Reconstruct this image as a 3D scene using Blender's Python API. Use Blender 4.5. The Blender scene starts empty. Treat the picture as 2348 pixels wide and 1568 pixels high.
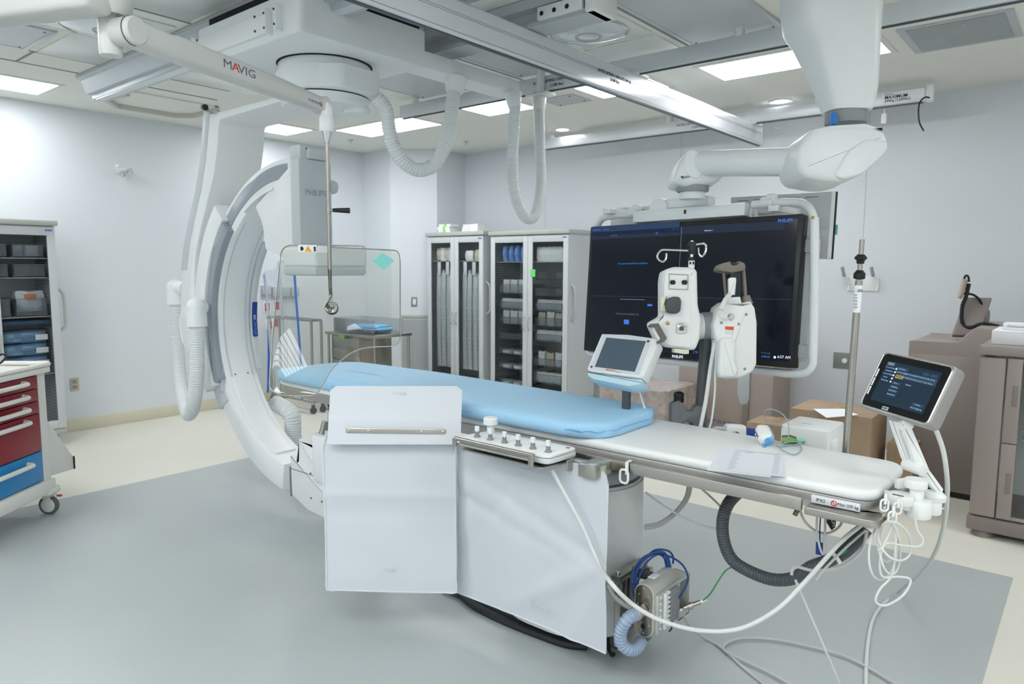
import bpy, bmesh, math, random
from mathutils import Vector, Matrix
random.seed(7)
SC = bpy.context.scene
COL = SC.collection
PI = math.pi
# ---------------------------------------------------------------- camera
YAW, PITCH, ROLL, FPX, CAMH = 0.692617587, 0.106592389, 0.00458814655, 1624.94683, 1.55
_f = Vector((-math.sin(YAW)*math.cos(PITCH), math.cos(YAW)*math.cos(PITCH), -math.sin(PITCH)))
_r0 = Vector((math.cos(YAW), math.sin(YAW), 0)); _u0 = _r0.cross(_f)
CR = _r0*math.cos(ROLL) + _u0*math.sin(ROLL); CU = _u0*math.cos(ROLL) - _r0*math.sin(ROLL); CF = _f
CC = Vector((0, 0, CAMH))
cam = bpy.data.cameras.new('camera'); camo = bpy.data.objects.new('camera', cam); COL.objects.link(camo)
cam.sensor_width = 36; cam.sensor_fit = 'HORIZONTAL'; cam.lens = FPX/2348*36
cam.clip_start = .05; cam.clip_end = 60
camo.matrix_world = Matrix(((CR.x, CU.x, -CF.x, 0), (CR.y, CU.y, -CF.y, 0), (CR.z, CU.z, -CF.z, CAMH), (0, 0, 0, 1)))
cam.dof.use_dof = True; cam.dof.focus_distance = 2.6; cam.dof.aperture_fstop = 5.6
SC.camera = camo
# ---------------------------------------------------------------- world, exposure
w = bpy.data.worlds.new('world'); SC.world = w; w.use_nodes = True
w.node_tree.nodes['Background'].inputs[0].default_value = (.8, .85, .9, 1)
w.node_tree.nodes['Background'].inputs[1].default_value = .2
SC.view_settings.view_transform = 'Standard'; SC.view_settings.look = 'None'
SC.view_settings.exposure = 0.12; SC.view_settings.gamma = 1; SC.view_settings.use_curve_mapping = False
SC.cycles.max_bounces = 10; SC.cycles.diffuse_bounces = 5; SC.cycles.transparent_max_bounces = 16
SC.cycles.caustics_reflective = False; SC.cycles.caustics_refractive = False; SC.cycles.sample_clamp_indirect = 6
LIGHT = 15          # strength of the ceiling light diffusers
CEIL = 2.956; XL = -7.28; YB = 6.68; XR = 2.9; YF = -3.4
# ---------------------------------------------------------------- helpers
def P(px, py, x=None, y=None, z=None, d=None):
    r = CF + CR*((px-1174)/FPX) - CU*((py-784)/FPX)
    if d is not None: t = d
    elif x is not None: t = (x-CC.x)/r.x
    elif y is not None: t = (y-CC.y)/r.y
    else: t = (z-CC.z)/r.z
    return CC + r*t
V = lambda *a: Vector(a)
def lin(c):
    if isinstance(c, str): c = [int(c[i:i+2], 16)/255 for i in (0, 2, 4)]
    return [((v+.055)/1.055)**2.4 if v > .04045 else v/12.92 for v in c] + [1]
MATS = {}
def mat(name, col='ffffff', rough=.5, metal=0, spec=.5, var=.03, vscale=6, bump=0, bscale=60, emit=0, coat=0, alpha=1, trans=0, ior=1.45, sss=0, stretch=None):
    if name in MATS: return MATS[name]
    m = bpy.data.materials.new(name); m.use_nodes = True; MATS[name] = m
    nt = m.node_tree; b = nt.nodes['Principled BSDF']; c = lin(col)
    tc = nt.nodes.new('ShaderNodeTexCoord'); src = tc.outputs['Object']
    if stretch:
        mp = nt.nodes.new('ShaderNodeMapping'); mp.inputs['Scale'].default_value = stretch; nt.links.new(src, mp.inputs[0]); src = mp.outputs[0]
    if var:
        n = nt.nodes.new('ShaderNodeTexNoise'); n.inputs['Scale'].default_value = vscale; n.inputs['Detail'].default_value = 4
        nt.links.new(src, n.inputs['Vector'])
        r = nt.nodes.new('ShaderNodeValToRGB'); r.color_ramp.elements[0].position = .3; r.color_ramp.elements[1].position = .7
        r.color_ramp.elements[0].color = [v*(1-var*2) for v in c[:3]]+[1]; r.color_ramp.elements[1].color = [min(1, v*(1+var)) for v in c[:3]]+[1]
        nt.links.new(n.outputs[0], r.inputs[0]); nt.links.new(r.outputs[0], b.inputs['Base Color'])
    else: b.inputs['Base Color'].default_value = c
    b.inputs['Roughness'].default_value = rough; b.inputs['Metallic'].default_value = metal
    b.inputs['Specular IOR Level'].default_value = spec; b.inputs['Coat Weight'].default_value = coat
    b.inputs['Transmission Weight'].default_value = trans; b.inputs['IOR'].default_value = ior; b.inputs['Alpha'].default_value = alpha
    if emit: b.inputs['Emission Color'].default_value = c; b.inputs['Emission Strength'].default_value = emit
    if bump:
        n2 = nt.nodes.new('ShaderNodeTexNoise'); n2.inputs['Scale'].default_value = bscale; n2.inputs['Detail'].default_value = 5
        nt.links.new(src, n2.inputs['Vector'])
        bp = nt.nodes.new('ShaderNodeBump'); bp.inputs['Strength'].default_value = bump; bp.inputs['Distance'].default_value = .01
        nt.links.new(n2.outputs[0], bp.inputs['Height']); nt.links.new(bp.outputs[0], b.inputs['Normal'])
    return m
def thin_glass(name, tint='f4fafa', ior=1.45, rough=0.0, haze=0, hcol='ffffff'):
    if name in MATS: return MATS[name]
    m = bpy.data.materials.new(name); m.use_nodes = True; MATS[name] = m
    nt = m.node_tree; nt.nodes.clear(); N = nt.nodes.new; L = nt.links.new
    out = N('ShaderNodeOutputMaterial'); tr = N('ShaderNodeBsdfTransparent'); tr.inputs[0].default_value = lin(tint)
    gl = N('ShaderNodeBsdfGlossy'); gl.inputs['Roughness'].default_value = rough
    fr = N('ShaderNodeFresnel'); fr.inputs[0].default_value = ior
    mx = N('ShaderNodeMixShader'); L(fr.outputs[0], mx.inputs[0]); L(tr.outputs[0], mx.inputs[1]); L(gl.outputs[0], mx.inputs[2])
    last = mx
    if haze:
        df = N('ShaderNodeBsdfDiffuse'); df.inputs[0].default_value = lin(hcol)
        no = N('ShaderNodeTexNoise'); no.inputs['Scale'].default_value = 9; no.inputs['Detail'].default_value = 6
        mr = N('ShaderNodeMath'); mr.operation = 'MULTIPLY'; mr.inputs[1].default_value = haze*2; L(no.outputs[0], mr.inputs[0])
        m2 = N('ShaderNodeMixShader'); L(mr.outputs[0], m2.inputs[0]); L(mx.outputs[0], m2.inputs[1]); L(df.outputs[0], m2.inputs[2]); last = m2
    L(last.outputs[0], out.inputs[0]); return m
def basis(z, x=None):
    z = Vector(z).normalized()
    if x is None: x = Vector((1, 0, 0)) if abs(z.x) < .9 else Vector((0, 1, 0))
    x = Vector(x); x = (x - z*x.dot(z)).normalized(); y = z.cross(x)
    return Matrix((x, y, z)).transposed()
def frame(o, x, y, z):
    M = Matrix((Vector(x), Vector(y), Vector(z))).transposed().to_4x4(); M.translation = Vector(o); return M
def RZ(a, o=(0, 0, 0)): return Matrix.Translation(Vector(o)) @ Matrix.Rotation(a, 4, 'Z')
class MB:
    def __init__(s, M=None): s.v = []; s.f = []; s.sm = []; s.M = M or Matrix()
    def add(s, vs, fs, smooth=True, M=None):
        k = len(s.v); T = s.M @ M if M is not None else s.M
        s.v += [T @ Vector(v) for v in vs]; s.f += [[i+k for i in f] for f in fs]; s.sm += [smooth]*len(fs); return s
    def bm(s, b, M=None):
        b.verts.index_update(); s.add([v.co.copy() for v in b.verts], [[v.index for v in f.verts] for f in b.faces], True, M); b.free(); return s
    def box(s, c, size, bev=0, seg=2, M=None, R=None, taper=None):
        b = bmesh.new(); bmesh.ops.create_cube(b, size=1)
        for v in b.verts:
            v.co = Vector((v.co.x*size[0], v.co.y*size[1], v.co.z*size[2]))
            if taper and v.co.z > 0: v.co.x *= taper[0]; v.co.y *= taper[1]
        if bev: bmesh.ops.bevel(b, geom=b.edges[:], offset=min(bev, min(size)*.49), segments=seg, affect='EDGES', profile=.5)
        T = Matrix.Translation(Vector(c))
        if R is not None: T = T @ R.to_4x4()
        if M is not None: T = M @ T
        return s.bm(b, T)
    def b2(s, a, c, bev=0, seg=2, M=None):
        a = Vector(a); c = Vector(c); return s.box((a+c)/2, [abs(c[i]-a[i]) for i in range(3)], bev, seg, M)
    def lathe(s, prof, o=(0, 0, 0), axis=(0, 0, 1), n=28, M=None, sy=1, x=None, arc=None, cap=True):
        B = basis(axis, x).to_4x4(); B.translation = Vector(o); T = M @ B if M is not None else B
        full = arc is None; A = (0, 2*PI) if full else arc; m = n if full else n+1
        vs = []; fs = []
        for r, h in prof:
            for i in range(m):
                a = A[0]+(A[1]-A[0])*i/n; vs.append((max(r, 1e-5)*math.cos(a), sy*max(r, 1e-5)*math.sin(a), h))
        for j in range(len(prof)-1):
            for i in range(n if full else n):
                i2 = (i+1) % m
                fs.append([j*m+i, j*m+i2, (j+1)*m+i2, (j+1)*m+i])
        if cap and full:
            if prof[0][0] > 1e-4: fs.append(list(range(m))[::-1])
            if prof[-1][0] > 1e-4: fs.append([(len(prof)-1)*m+i for i in range(m)])
        return s.add(vs, fs, True, T)
    def cyl(s, p0, p1, r, r1=None, n=24, bev=0, M=None):
        p0 = Vector(p0); p1 = Vector(p1); h = (p1-p0).length; r1 = r if r1 is None else r1
        pr = [(r, 0), (r1, h)] if not bev else [(r-bev, 0), (r-bev*.3, bev*.3), (r, bev), (r1, h-bev), (r1-bev*.3, h-bev*.3), (r1-bev, h)]
        return s.lathe(pr, p0, p1-p0, n, M)
    def sph(s, c, r, n=20, M=None, sc=(1, 1, 1)):
        b = bmesh.new(); bmesh.ops.create_uvsphere(b, u_segments=n, v_segments=max(8, n//2), radius=1)
        T = Matrix.Translation(Vector(c)) @ Matrix.Diagonal((r*sc[0], r*sc[1], r*sc[2], 1))
        return s.bm(b, M @ T if M is not None else T)
    def tube(s, pts, r, n=10, res=6, rib=0, ribn=None, M=None, sx=None, smooth=True):
        pts = [Vector(p) for p in pts]
        C = curve(pts, res) if smooth and len(pts) > 2 else pts
        if rib:
            L = sum((C[i+1]-C[i]).length for i in range(len(C)-1)); pitch = ribn or .02; k = max(8, int(L/pitch*4))
            C = resample(C, k)
        vs = []; fs = []; up = None; N = len(C)
        for i, p in enumerate(C):
            t = (C[min(i+1, N-1)]-C[max(i-1, 0)]).normalized()
            if up is None: up = (Vector((0, 0, 1)) if abs(t.z) < .9 else Vector((1, 0, 0)))
            up = (up - t*up.dot(t)).normalized(); q = t.cross(up)
            rr = r(i/(N-1)) if callable(r) else r
            if rib: rr *= 1 + rib*(0, .8, 1, .8)[i % 4] - rib*.5
            for j in range(n):
                a = 2*PI*j/n; vs.append(p + up*(rr*math.cos(a)*(sx or 1)) + q*(rr*math.sin(a)))
        for i in range(N-1):
            for j in range(n): fs.append([i*n+j, i*n+(j+1) % n, (i+1)*n+(j+1) % n, (i+1)*n+j])
        fs.append(list(range(n))[::-1]); fs.append([(N-1)*n+j for j in range(n)])
        return s.add(vs, fs, True, M)
    def prism(s, poly, h0, h1, M=None, bev=0, seg=2, hole=None):
        b = bmesh.new(); vs = [b.verts.new((x, y, h0)) for x, y in poly]; f = b.faces.new(vs)
        r = bmesh.ops.extrude_face_region(b, geom=[f]); bmesh.ops.translate(b, vec=(0, 0, h1-h0), verts=[g for g in r['geom'] if isinstance(g, bmesh.types.BMVert)])
        bmesh.ops.recalc_face_normals(b, faces=b.faces[:])
        if bev:
            ed = [e for e in b.edges if abs(e.verts[0].co.z-e.verts[1].co.z) < 1e-7]
            bmesh.ops.bevel(b, geom=ed, offset=bev, segments=seg, affect='EDGES', profile=.5)
        return s.bm(b, M)
    def grid(s, fn, nu, nv, th=0, M=None):
        """fn(u,v)->Vector; th = thickness along the normal"""
        pts = [[Vector(fn(i/nu, j/nv)) for j in range(nv+1)] for i in range(nu+1)]
        W = nv+1; vs = [p for row in pts for p in row]
        fs = [[i*W+j, (i+1)*W+j, (i+1)*W+j+1, i*W+j+1] for i in range(nu) for j in range(nv)]
        if th:
            k = len(vs); off = []
            for i in range(nu+1):
                for j in range(nv+1):
                    du = pts[min(i+1, nu)][j]-pts[max(i-1, 0)][j]; dv = pts[i][min(j+1, nv)]-pts[i][max(j-1, 0)]
                    off.append(pts[i][j]-du.cross(dv).normalized()*th)
            vs += off; fs += [[a+k for a in f[::-1]] for f in fs]
            for i in range(nu): fs += [[i*W, k+i*W, k+(i+1)*W, (i+1)*W], [(i+1)*W+nv, k+(i+1)*W+nv, k+i*W+nv, i*W+nv]]
            for j in range(nv): fs += [[j+1, k+j+1, k+j, j], [nu*W+j, k+nu*W+j, k+nu*W+j+1, nu*W+j+1]]
        return s.add(vs, fs, True, M)
    def build(s, name, m, parent=None, sharp=35, **kw):
        me = bpy.data.meshes.new(name)
        lo = Vector([min(v[i] for v in s.v) for i in range(3)]); hi = Vector([max(v[i] for v in s.v) for i in range(3)])
        c = (lo+hi)/2
        me.from_pydata([v-c for v in s.v], [], s.f); me.update()
        b = bmesh.new(); b.from_mesh(me); bmesh.ops.recalc_face_normals(b, faces=b.faces[:]); b.to_mesh(me); b.free()
        me.polygons.foreach_set('use_smooth', s.sm); me.set_sharp_from_angle(angle=math.radians(sharp))
        me.materials.append(m)
        o = bpy.data.objects.new(name, me); COL.objects.link(o); o.location = c
        if parent is not None:
            o.parent = parent; g = Vector()
            q = parent
            while q is not None: g += q.location; q = q.parent
            o.location = c-g
        for k, v in kw.items(): o[k] = v
        return o
def curve(pts, res=6, closed=False):
    out = []; n = len(pts)
    for i in range(n-1):
        p0 = pts[max(i-1, 0)]; p1 = pts[i]; p2 = pts[i+1]; p3 = pts[min(i+2, n-1)]
        for k in range(res):
            t = k/res; t2 = t*t; t3 = t2*t
            out.append(.5*((2*p1)+(p2-p0)*t+(2*p0-5*p1+4*p2-p3)*t2+(3*p1-p0-3*p2+p3)*t3))
    out.append(pts[-1]); return out
def resample(C, k):
    d = [0]
    for i in range(len(C)-1): d.append(d[-1]+(C[i+1]-C[i]).length)
    out = []; j = 0
    for i in range(k+1):
        t = d[-1]*i/k
        while j < len(C)-2 and d[j+1] < t: j += 1
        q = (t-d[j])/max(1e-9, d[j+1]-d[j]); out.append(C[j].lerp(C[j+1], min(1, q)))
    return out
def rrect(w, h, r, n=5, cx=0, cy=0):
    o = []
    for sx, sy, a0 in ((1, 1, 0), (-1, 1, 90), (-1, -1, 180), (1, -1, 270)):
        for i in range(n+1):
            a = math.radians(a0+90*i/n); o.append((cx+sx*(w/2-r)+r*math.cos(a), cy+sy*(h/2-r)+r*math.sin(a)))
    return o
def rpoly(pts, r, n=5):
    """round the corners of a polygon; r a number or list"""
    out = []; N = len(pts)
    for i, p in enumerate(pts):
        rr = r[i] if isinstance(r, (list, tuple)) else r
        p = Vector(p).to_2d() if len(p) > 2 else Vector(p); a = Vector(pts[i-1]); b = Vector(pts[(i+1) % N])
        if rr <= 0: out.append(tuple(p)); continue
        da = (a-p); db = (b-p); q = min(rr, da.length*.49, db.length*.49); s = p+da.normalized()*q; e = p+db.normalized()*q
        for k in range(n+1):
            t = k/n; out.append(tuple(s*(1-t)**2+p*2*t*(1-t)+e*t*t))
    return out
def thing(name, label, cat, loc=(0, 0, 0), group=None):
    o = bpy.data.objects.new(name, None); COL.objects.link(o); o.location = loc; o.empty_display_size = .1
    o['label'] = label; o['category'] = cat
    if group: o['group'] = group
    return o
def tag(o, label, cat, group=None):
    o['label'] = label; o['category'] = cat
    if group: o['group'] = group
    return o
def struct(mb, name, m, **k):
    o = mb.build(name, m, **k); o['kind'] = 'structure'; return o
def setloc(o, loc, rz=0): o.location = loc; o.rotation_euler = (0, 0, rz); return o
def dup(o, loc, rz=0, label=None):
    r = o.copy(); COL.objects.link(r); r.location = loc; r.rotation_euler = (0, 0, rz)
    if label: r['label'] = label
    for ch in list(o.children):
        c = ch.copy(); COL.objects.link(c); c.parent = r
        for g in list(ch.children):
            d = g.copy(); COL.objects.link(d); d.parent = c
    return r
def text_mb(txt, size, M, ext=.0006, align='CENTER', shear=0, space=1, bold=0):
    cu = bpy.data.curves.new('lettering', 'FONT'); cu.body = txt; cu.size = size; cu.extrude = ext; cu.align_x = align; cu.align_y = 'CENTER'
    cu.shear = shear; cu.space_character = space; cu.resolution_u = 2; cu.offset = bold
    o = bpy.data.objects.new('lettering', cu); COL.objects.link(o)
    me = bpy.data.meshes.new_from_object(o); mb = MB(); mb.add([v.co.copy() for v in me.vertices], [list(p.vertices) for p in me.polygons], False, M)
    bpy.data.objects.remove(o); bpy.data.curves.remove(cu); bpy.data.meshes.remove(me); return mb
def text(txt, size, o, right, up, m, parent, name='lettering', **k):
    right = Vector(right).normalized(); up = Vector(up); up = (up-right*up.dot(right)).normalized()
    mb = text_mb(txt, size, frame(o, right, up, right.cross(up)), **k)
    return mb.build(name, m, parent)
# ---------------------------------------------------------------- materials
white = mat('white_plastic', 'eceeed', .38, var=.01)
white2 = mat('white_satin_paint', 'e4e7e6', .45, var=.01)
cream = mat('cream_enamel', 'dcdbd3', .4, var=.01)
warm = mat('warm_white_enamel', 'e3e2dc', .45, var=.01)
grey = mat('mid_grey_plastic', '8d9296', .5, var=.02)
lgrey = mat('light_grey_plastic', 'b9bfc3', .45, var=.02)
dgrey = mat('dark_grey_plastic', '4a4d50', .5, var=.02)
black = mat('black_plastic', '17181a', .4, var=0)
steel = mat('brushed_steel', 'b8b4ac', .3, metal=1, var=.05, vscale=30, stretch=(1, 1, 30))
chrome = mat('polished_chrome', 'd8d8d6', .12, metal=1, var=0)
alu = mat('anodised_aluminium', 'dde2e6', .32, metal=.2, var=.01)
alu2 = mat('rail_aluminium', 'c3c9ce', .36, metal=.3, var=.01)
rubber = mat('grey_rubber', '5d6468', .7, var=.02)
cable_white = mat('white_cable_sheath', 'd9dcda', .45, var=0)
cable_grey = mat('grey_cable_sheath', 'c2c4c1', .5, var=0)
blue_pl = mat('blue_plastic', '1f3f8f', .4, var=0)
ink = mat('dark_ink', '2a2d31', .6, var=0)
ink_lt = mat('grey_ink', '8a9096', .6, var=0)
red_ink = mat('red_ink', 'cf3b2a', .6, var=0)
paper = mat('white_paper', 'eef0f3', .8, var=.01)
dark_void = mat('dark_void', '1c1d1d', .8, var=.02)
# ================================================================ ROOM
wall_m = mat('wall_paint', 'd9dee3', .5, var=.008, vscale=1.2)
ceil_m = mat('ceiling_paint', 'e8e9e3', .85, var=.008, vscale=1.5)
floor_m = mat('cream_vinyl_floor', 'dddbcf', .42, var=.012, vscale=2)
floor2_m = mat('grey_vinyl_floor', 'b0b7b7', .33, var=.02, vscale=1.6, bump=.04, bscale=260)
base_m = mat('tan_cove_base', 'd0ccb8', .5, var=.01)
T = .1
struct(MB().b2((XL-T, YF-T, -.1), (XR+T, YB+T+.1, 0)), 'floor', floor_m)
gi = struct(MB().b2((-5.21, YF, 0), (-.24, 4.25, .002)), 'floor_inset', floor2_m)
struct(MB().b2((XL-T, YF-T, CEIL), (XR+T, YB+T+.1, CEIL+.1)), 'ceiling', ceil_m)
struct(MB().b2((XL-T, YF-T, 0), (XL, YB+T, CEIL)), 'wall_left', wall_m)
struct(MB().b2((XL, YB, 0), (XR+T, YB+T, CEIL)), 'wall_back', wall_m)
struct(MB().b2((XR, YF-T, 0), (XR+T, YB, CEIL)), 'wall_right', wall_m)
struct(MB().b2((XL, YF-T, 0), (XR, YF, CEIL)), 'wall_front', wall_m)
# boxed column in the far corner
cpoly = [(XL, 5.8), (-6.75, 5.8), (-6.33, 6.18), (-6.33, YB), (XL, YB)]
struct(MB().prism(cpoly, 0, CEIL), 'wall_column', wall_m, sharp=20)
bb = MB().b2((XL, YF, 0), (XL+.012, 5.8, .115), .004)
struct(bb, 'baseboard_left', base_m)
struct(MB().b2((-6.33, YB-.012, 0), (XR, YB, .115), .004), 'baseboard_back', base_m)
struct(MB().b2((XL+.012, 5.788, 0), (-6.755, 5.8, .115), .004), 'baseboard_column', base_m)
# wall panel seams
for i, (x, z0) in enumerate(((-5.05, .9), (-3.35, .9), (-1.62, .1), (-.2, .1))):
    struct(MB().b2((x, YB-.003, z0), (x+.006, YB, CEIL)), 'trim_%d' % (i+1), mat('seam_filler', 'c6ccda', .6, var=0))
# ---------------- ceiling troffers
diff_m = mat('light_diffuser', 'fbfdff', .5, var=0, emit=LIGHT)
frame_m = mat('light_frame', 'dfe2dd', .5, var=0)
def troffer(x0, y0, x1, y1, label, vis=True):
    t = thing('ceiling_light', label, 'light', ((x0+x1)/2, (y0+y1)/2, CEIL), 'recessed ceiling light panels')
    f = MB(); w_ = .035
    for a, b in (((x0-w_, y0-w_), (x1+w_, y0)), ((x0-w_, y1), (x1+w_, y1+w_)), ((x0-w_, y0), (x0, y1)), ((x1, y0), (x1+w_, y1))):
        f.b2((a[0], a[1], CEIL-.008), (b[0], b[1], CEIL))
    f.build('frame', frame_m, t)
    MB().b2((x0, y0, CEIL-.005), (x1, y1, CEIL-.0005)).build('diffuser', diff_m, t)
    return t
troffer(-6.93, 1.5, -6.44, 2.15, 'glowing rectangular ceiling light above the cabinet with the red cart')
troffer(-6.92, 4.1, -6.45, 4.5, 'glowing ceiling light mostly hidden behind the tall ceiling arm column')
troffer(-6.27, 4.66, -5.18, 5.13, 'glowing ceiling light in front of the sprinkler, behind the left ribbed hose')
troffer(-4.53, 4.7, -3.98, 5.12, 'small glowing ceiling light behind the pair of hanging hoses')
troffer(-3.32, 4.76, -2.72, 5.19, 'glowing ceiling light half hidden by the long white ceiling beam')
troffer(-2.3, 4.83, -1.17, 5.27, 'wide glowing ceiling light crossed by the monitor ceiling arm')

lt = thing('ceiling_light', 'louvred ceiling light out of the photo, mirrored as stripes in the clear shield', 'light', (-.95, -.2, CEIL), 'recessed ceiling light panels')
for k in range(7):
    y_ = -1.0+k*.21
    MB().b2((-1.62, y_, CEIL-.006), (-.3, y_+.16, CEIL-.0005)).build('diffuser', mat('soft_light_diffuser', 'fbfdff', .5, var=0, emit=7.5), lt)
MB().b2((-1.66, -1.05, CEIL-.003), (-.26, .42, CEIL)).build('frame', frame_m, lt)
hid = 'unseen ceiling light panel added over the near half of the room as fill light'
for x0, y0 in ((-3.3, -1.1), (-5.2, .1), (.9, -1.1), (-3.3, -2.6), (-.6, -2.6), (.9, 1.7), (.9, 3.9)):  # unseen panels, added to brighten the near-side faces of the equipment
    troffer(x0, y0, x0+1.15, y0+.5, hid)
def downlight(x, y, label):
    t = thing('downlight', label, 'light', (x, y, CEIL), 'round downlights')
    MB().lathe([(.062, -.004), (.085, -.01), (.1, -.008), (.105, 0)], (x, y, CEIL), (0, 0, 1), 32, cap=False).build('trim_ring', white, t)
    MB().lathe([(.001, -.003), (.064, -.0035), (.064, -.001)], (x, y, CEIL), (0, 0, 1), 32).build('lens', mat('downlight_lens', 'fbfdff', .4, var=0, emit=LIGHT*1.2), t)
downlight(-2.215, 6.24, 'round white downlight in the ceiling beside the monitor arm column')
downlight(-4.406, 6.11, 'round white downlight in the ceiling beyond the hanging hoses')
def sprinkler(x, y, label):
    t = thing('sprinkler_head', label, 'sprinkler', (x, y, CEIL))
    MB().lathe([(.001, -.006), (.035, -.006), (.04, 0)], (x, y, CEIL), (0, 0, 1), 20).build('escutcheon', chrome, t)
    m = MB().cyl((x, y, CEIL-.006), (x, y, CEIL-.03), .009); m.cyl((x, y, CEIL-.03), (x, y, CEIL-.033), .018); m.build('deflector', chrome, t)
sprinkler(-6.64, 5.13, 'small chrome sprinkler head beside the glowing panel over the far left wall')
sprinkler(-5.67, 6.0, 'small pale sprinkler head in the ceiling beyond the left ribbed hose')
MXZ = frame((0, 0, 0), (1, 0, 0), (0, 0, 1), (0, -1, 0))
MYZ = frame((0, 0, 0), (0, 1, 0), (0, 0, 1), (1, 0, 0))
def pxz(mb, poly, y0, y1, bev=0, seg=2): return mb.prism(poly, -y1, -y0, MXZ, bev, seg)
def pyz(mb, poly, x0, x1, bev=0, seg=2): return mb.prism(poly, x0, x1, MYZ, bev, seg)
def each(parent, name, m, mbs, **k): return [q.build(name, m, parent, **k) for q in mbs]
def xz(px, py, y): v = P(px, py, y=y); return (v.x, v.z)
# ================================================================ CEILING FITTINGS
def perforated(name, col):
    m = mat(name, col, .45, metal=.35, var=0); nt = m.node_tree
    vo = nt.nodes.new('ShaderNodeTexVoronoi'); vo.inputs['Scale'].default_value = 170; vo.inputs['Randomness'].default_value = 0
    tc = nt.nodes.new('ShaderNodeTexCoord'); nt.links.new(tc.outputs['Object'], vo.inputs['Vector'])
    r = nt.nodes.new('ShaderNodeValToRGB'); r.color_ramp.elements[0].position = .3; r.color_ramp.elements[1].position = .45
    c = lin(col); r.color_ramp.elements[0].color = [v*.3 for v in c[:3]]+[1]; r.color_ramp.elements[1].color = c
    nt.links.new(vo.outputs['Distance'], r.inputs[0]); nt.links.new(r.outputs[0], nt.nodes['Principled BSDF'].inputs['Base Color']); return m
perf = perforated('perforated_metal', 'cdd2d4')
seam = mat('ceiling_seam', '8f958f', .7, var=0)
cpan = mat('ceiling_panel_enamel', 'dfe3df', .22, var=.008)
def air_panel(x0, y0, x1, y1, label):
    t = thing('air_diffuser', label, 'air diffuser', ((x0+x1)/2, (y0+y1)/2, CEIL), 'perforated ceiling air diffusers')
    f = MB(); w_ = .03
    for a, b in (((x0, y0), (x1, y0+w_)), ((x0, y1-w_), (x1, y1)), ((x0, y0+w_), (x0+w_, y1-w_)), ((x1-w_, y0+w_), (x1, y1-w_))):
        f.b2((a[0], a[1], CEIL-.012), (b[0], b[1], CEIL), .002)
    f.build('frame', alu2, t)
    MB().b2((x0+w_, y0+w_, CEIL-.009), (x1-w_, y1-w_, CEIL-.001)).build('perforated_screen', perf, t)
    for a in (x0+w_*1.8, x1-w_*1.8):
        for b in (y0+w_*1.8, y1-w_*1.8): MB().cyl((a, b, CEIL-.014), (a, b, CEIL-.008), .007, n=10).build('screw', ink_lt, t)
air_panel(-2.12, 3.05, -1.53, 4.34, 'grey perforated ceiling panel beside the base of the monitor arm column')
air_panel(-3.46, 3.3, -2.86, 4.25, 'grey perforated ceiling panel between the long white beam and the carriage arm')
air_panel(-4.52, 3.0, -3.92, 4.26, 'grey perforated ceiling panel behind the left ribbed hose socket')
air_panel(-5.56, .8, -4.99, 1.68, 'grey perforated ceiling panel above the shield arm near the cabinet side')
air_panel(-2.75, 1.6, -2.17, 2.9, 'grey perforated ceiling panel over the long white beam, cut by the top of the photo')
# glossy laminar panels and seams between them
n = 10
for a, b in (((-4.925, 1.45), (-4.91, 2.12)), ((-5.59, 1.7), (-5.575, 2.12)), ((-5.95, 1.5), (-5.935, 2.12)), ((-4.225, 1.3), (-4.21, 2.12)),
             ((-5.58, 2.45), (-5.565, 3.1)), ((-5.965, 2.5), (-5.95, 3.2)), ((-2.75, 4.40), (-1.5, 4.415)), ((-4.6, 4.40), (-2.86, 4.415)), ((-2.15, 3.2), (-2.135, 4.5)),
             ((-2.75, 4.49), (-1.5, 4.505)), ((-4.6, 4.49), (-3.0, 4.505)), ((-3.88, 3.1), (-3.865, 4.5)), ((-3.50, 3.3), (-3.485, 4.5)), ((-5.94, 1.72), (-5.58, 1.735))):
    struct(MB().b2((a[0], a[1], CEIL-.004), (b[0], b[1], CEIL)), 'trim_%d' % n, seam); n += 1
for a, b in (((-5.57, 1.74), (-4.93, 2.11)), ((-4.9, .9), (-4.23, 1.45)), ((-5.55, 2.5), (-4.9, 3.3)), ((-2.72, 4.0), (-2.2, 4.38)), ((-3.4, 4.27), (-2.9, 4.38)),
             ((-4.19, 1.2), (-3.5, 2.1))):
    struct(MB().b2((a[0], a[1], CEIL-.006), (b[0], b[1], CEIL), .002), 'trim_%d' % n, cpan); n += 1
cglass = thin_glass('clear_lens_glass', 'e6f0f6', 1.5)
def lens_light(x, y, r, label):
    t = thing('recessed_lens_fitting', label, 'ceiling fitting', (x, y, CEIL), 'recessed ceiling fittings with a round lens')
    MB().prism(rrect(.56, .56, .02, cx=x, cy=y), CEIL-.01, CEIL, bev=.003).build('housing_plate', cpan, t)
    MB().lathe([(r-.012, -.012), (r-.006, -.022), (r, -.02), (r, -.01)], (x, y, CEIL), n=48, cap=False).build('lens_rim', chrome, t)
    MB().lathe([(.001, -.045), (r*.5, -.04), (r*.85, -.028), (r-.01, -.016)], (x, y, CEIL), n=48).build('lens', mat('frosted_lens', 'dbe4ea', .08, var=.02, vscale=3, coat=.5), t)
    MB().lathe([(.05, -.036), (.075, -.05), (.08, -.046), (.085, -.036)], (x, y, CEIL), n=32, cap=False).build('centre_ring', lgrey, t)
lens_light(-2.47, 3.68, .235, 'round clear lens in a square white ceiling panel next to the long beam')
lens_light(-4.62, 1.82, .26, 'round bluish lens in the ceiling above the shield arm elbow')
lens_light(-4.78, 3.7, .2, 'pale round lens in the ceiling beyond the grey drum')
t = thing('access_panel', 'grey square access panel flush in the ceiling near the end of the wall rail', 'access panel', (-.76, 5.1, CEIL))
MB().prism(rrect(.58, .6, .01, cx=-.765, cy=5.12), CEIL-.006, CEIL).build('frame', lgrey, t)
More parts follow.
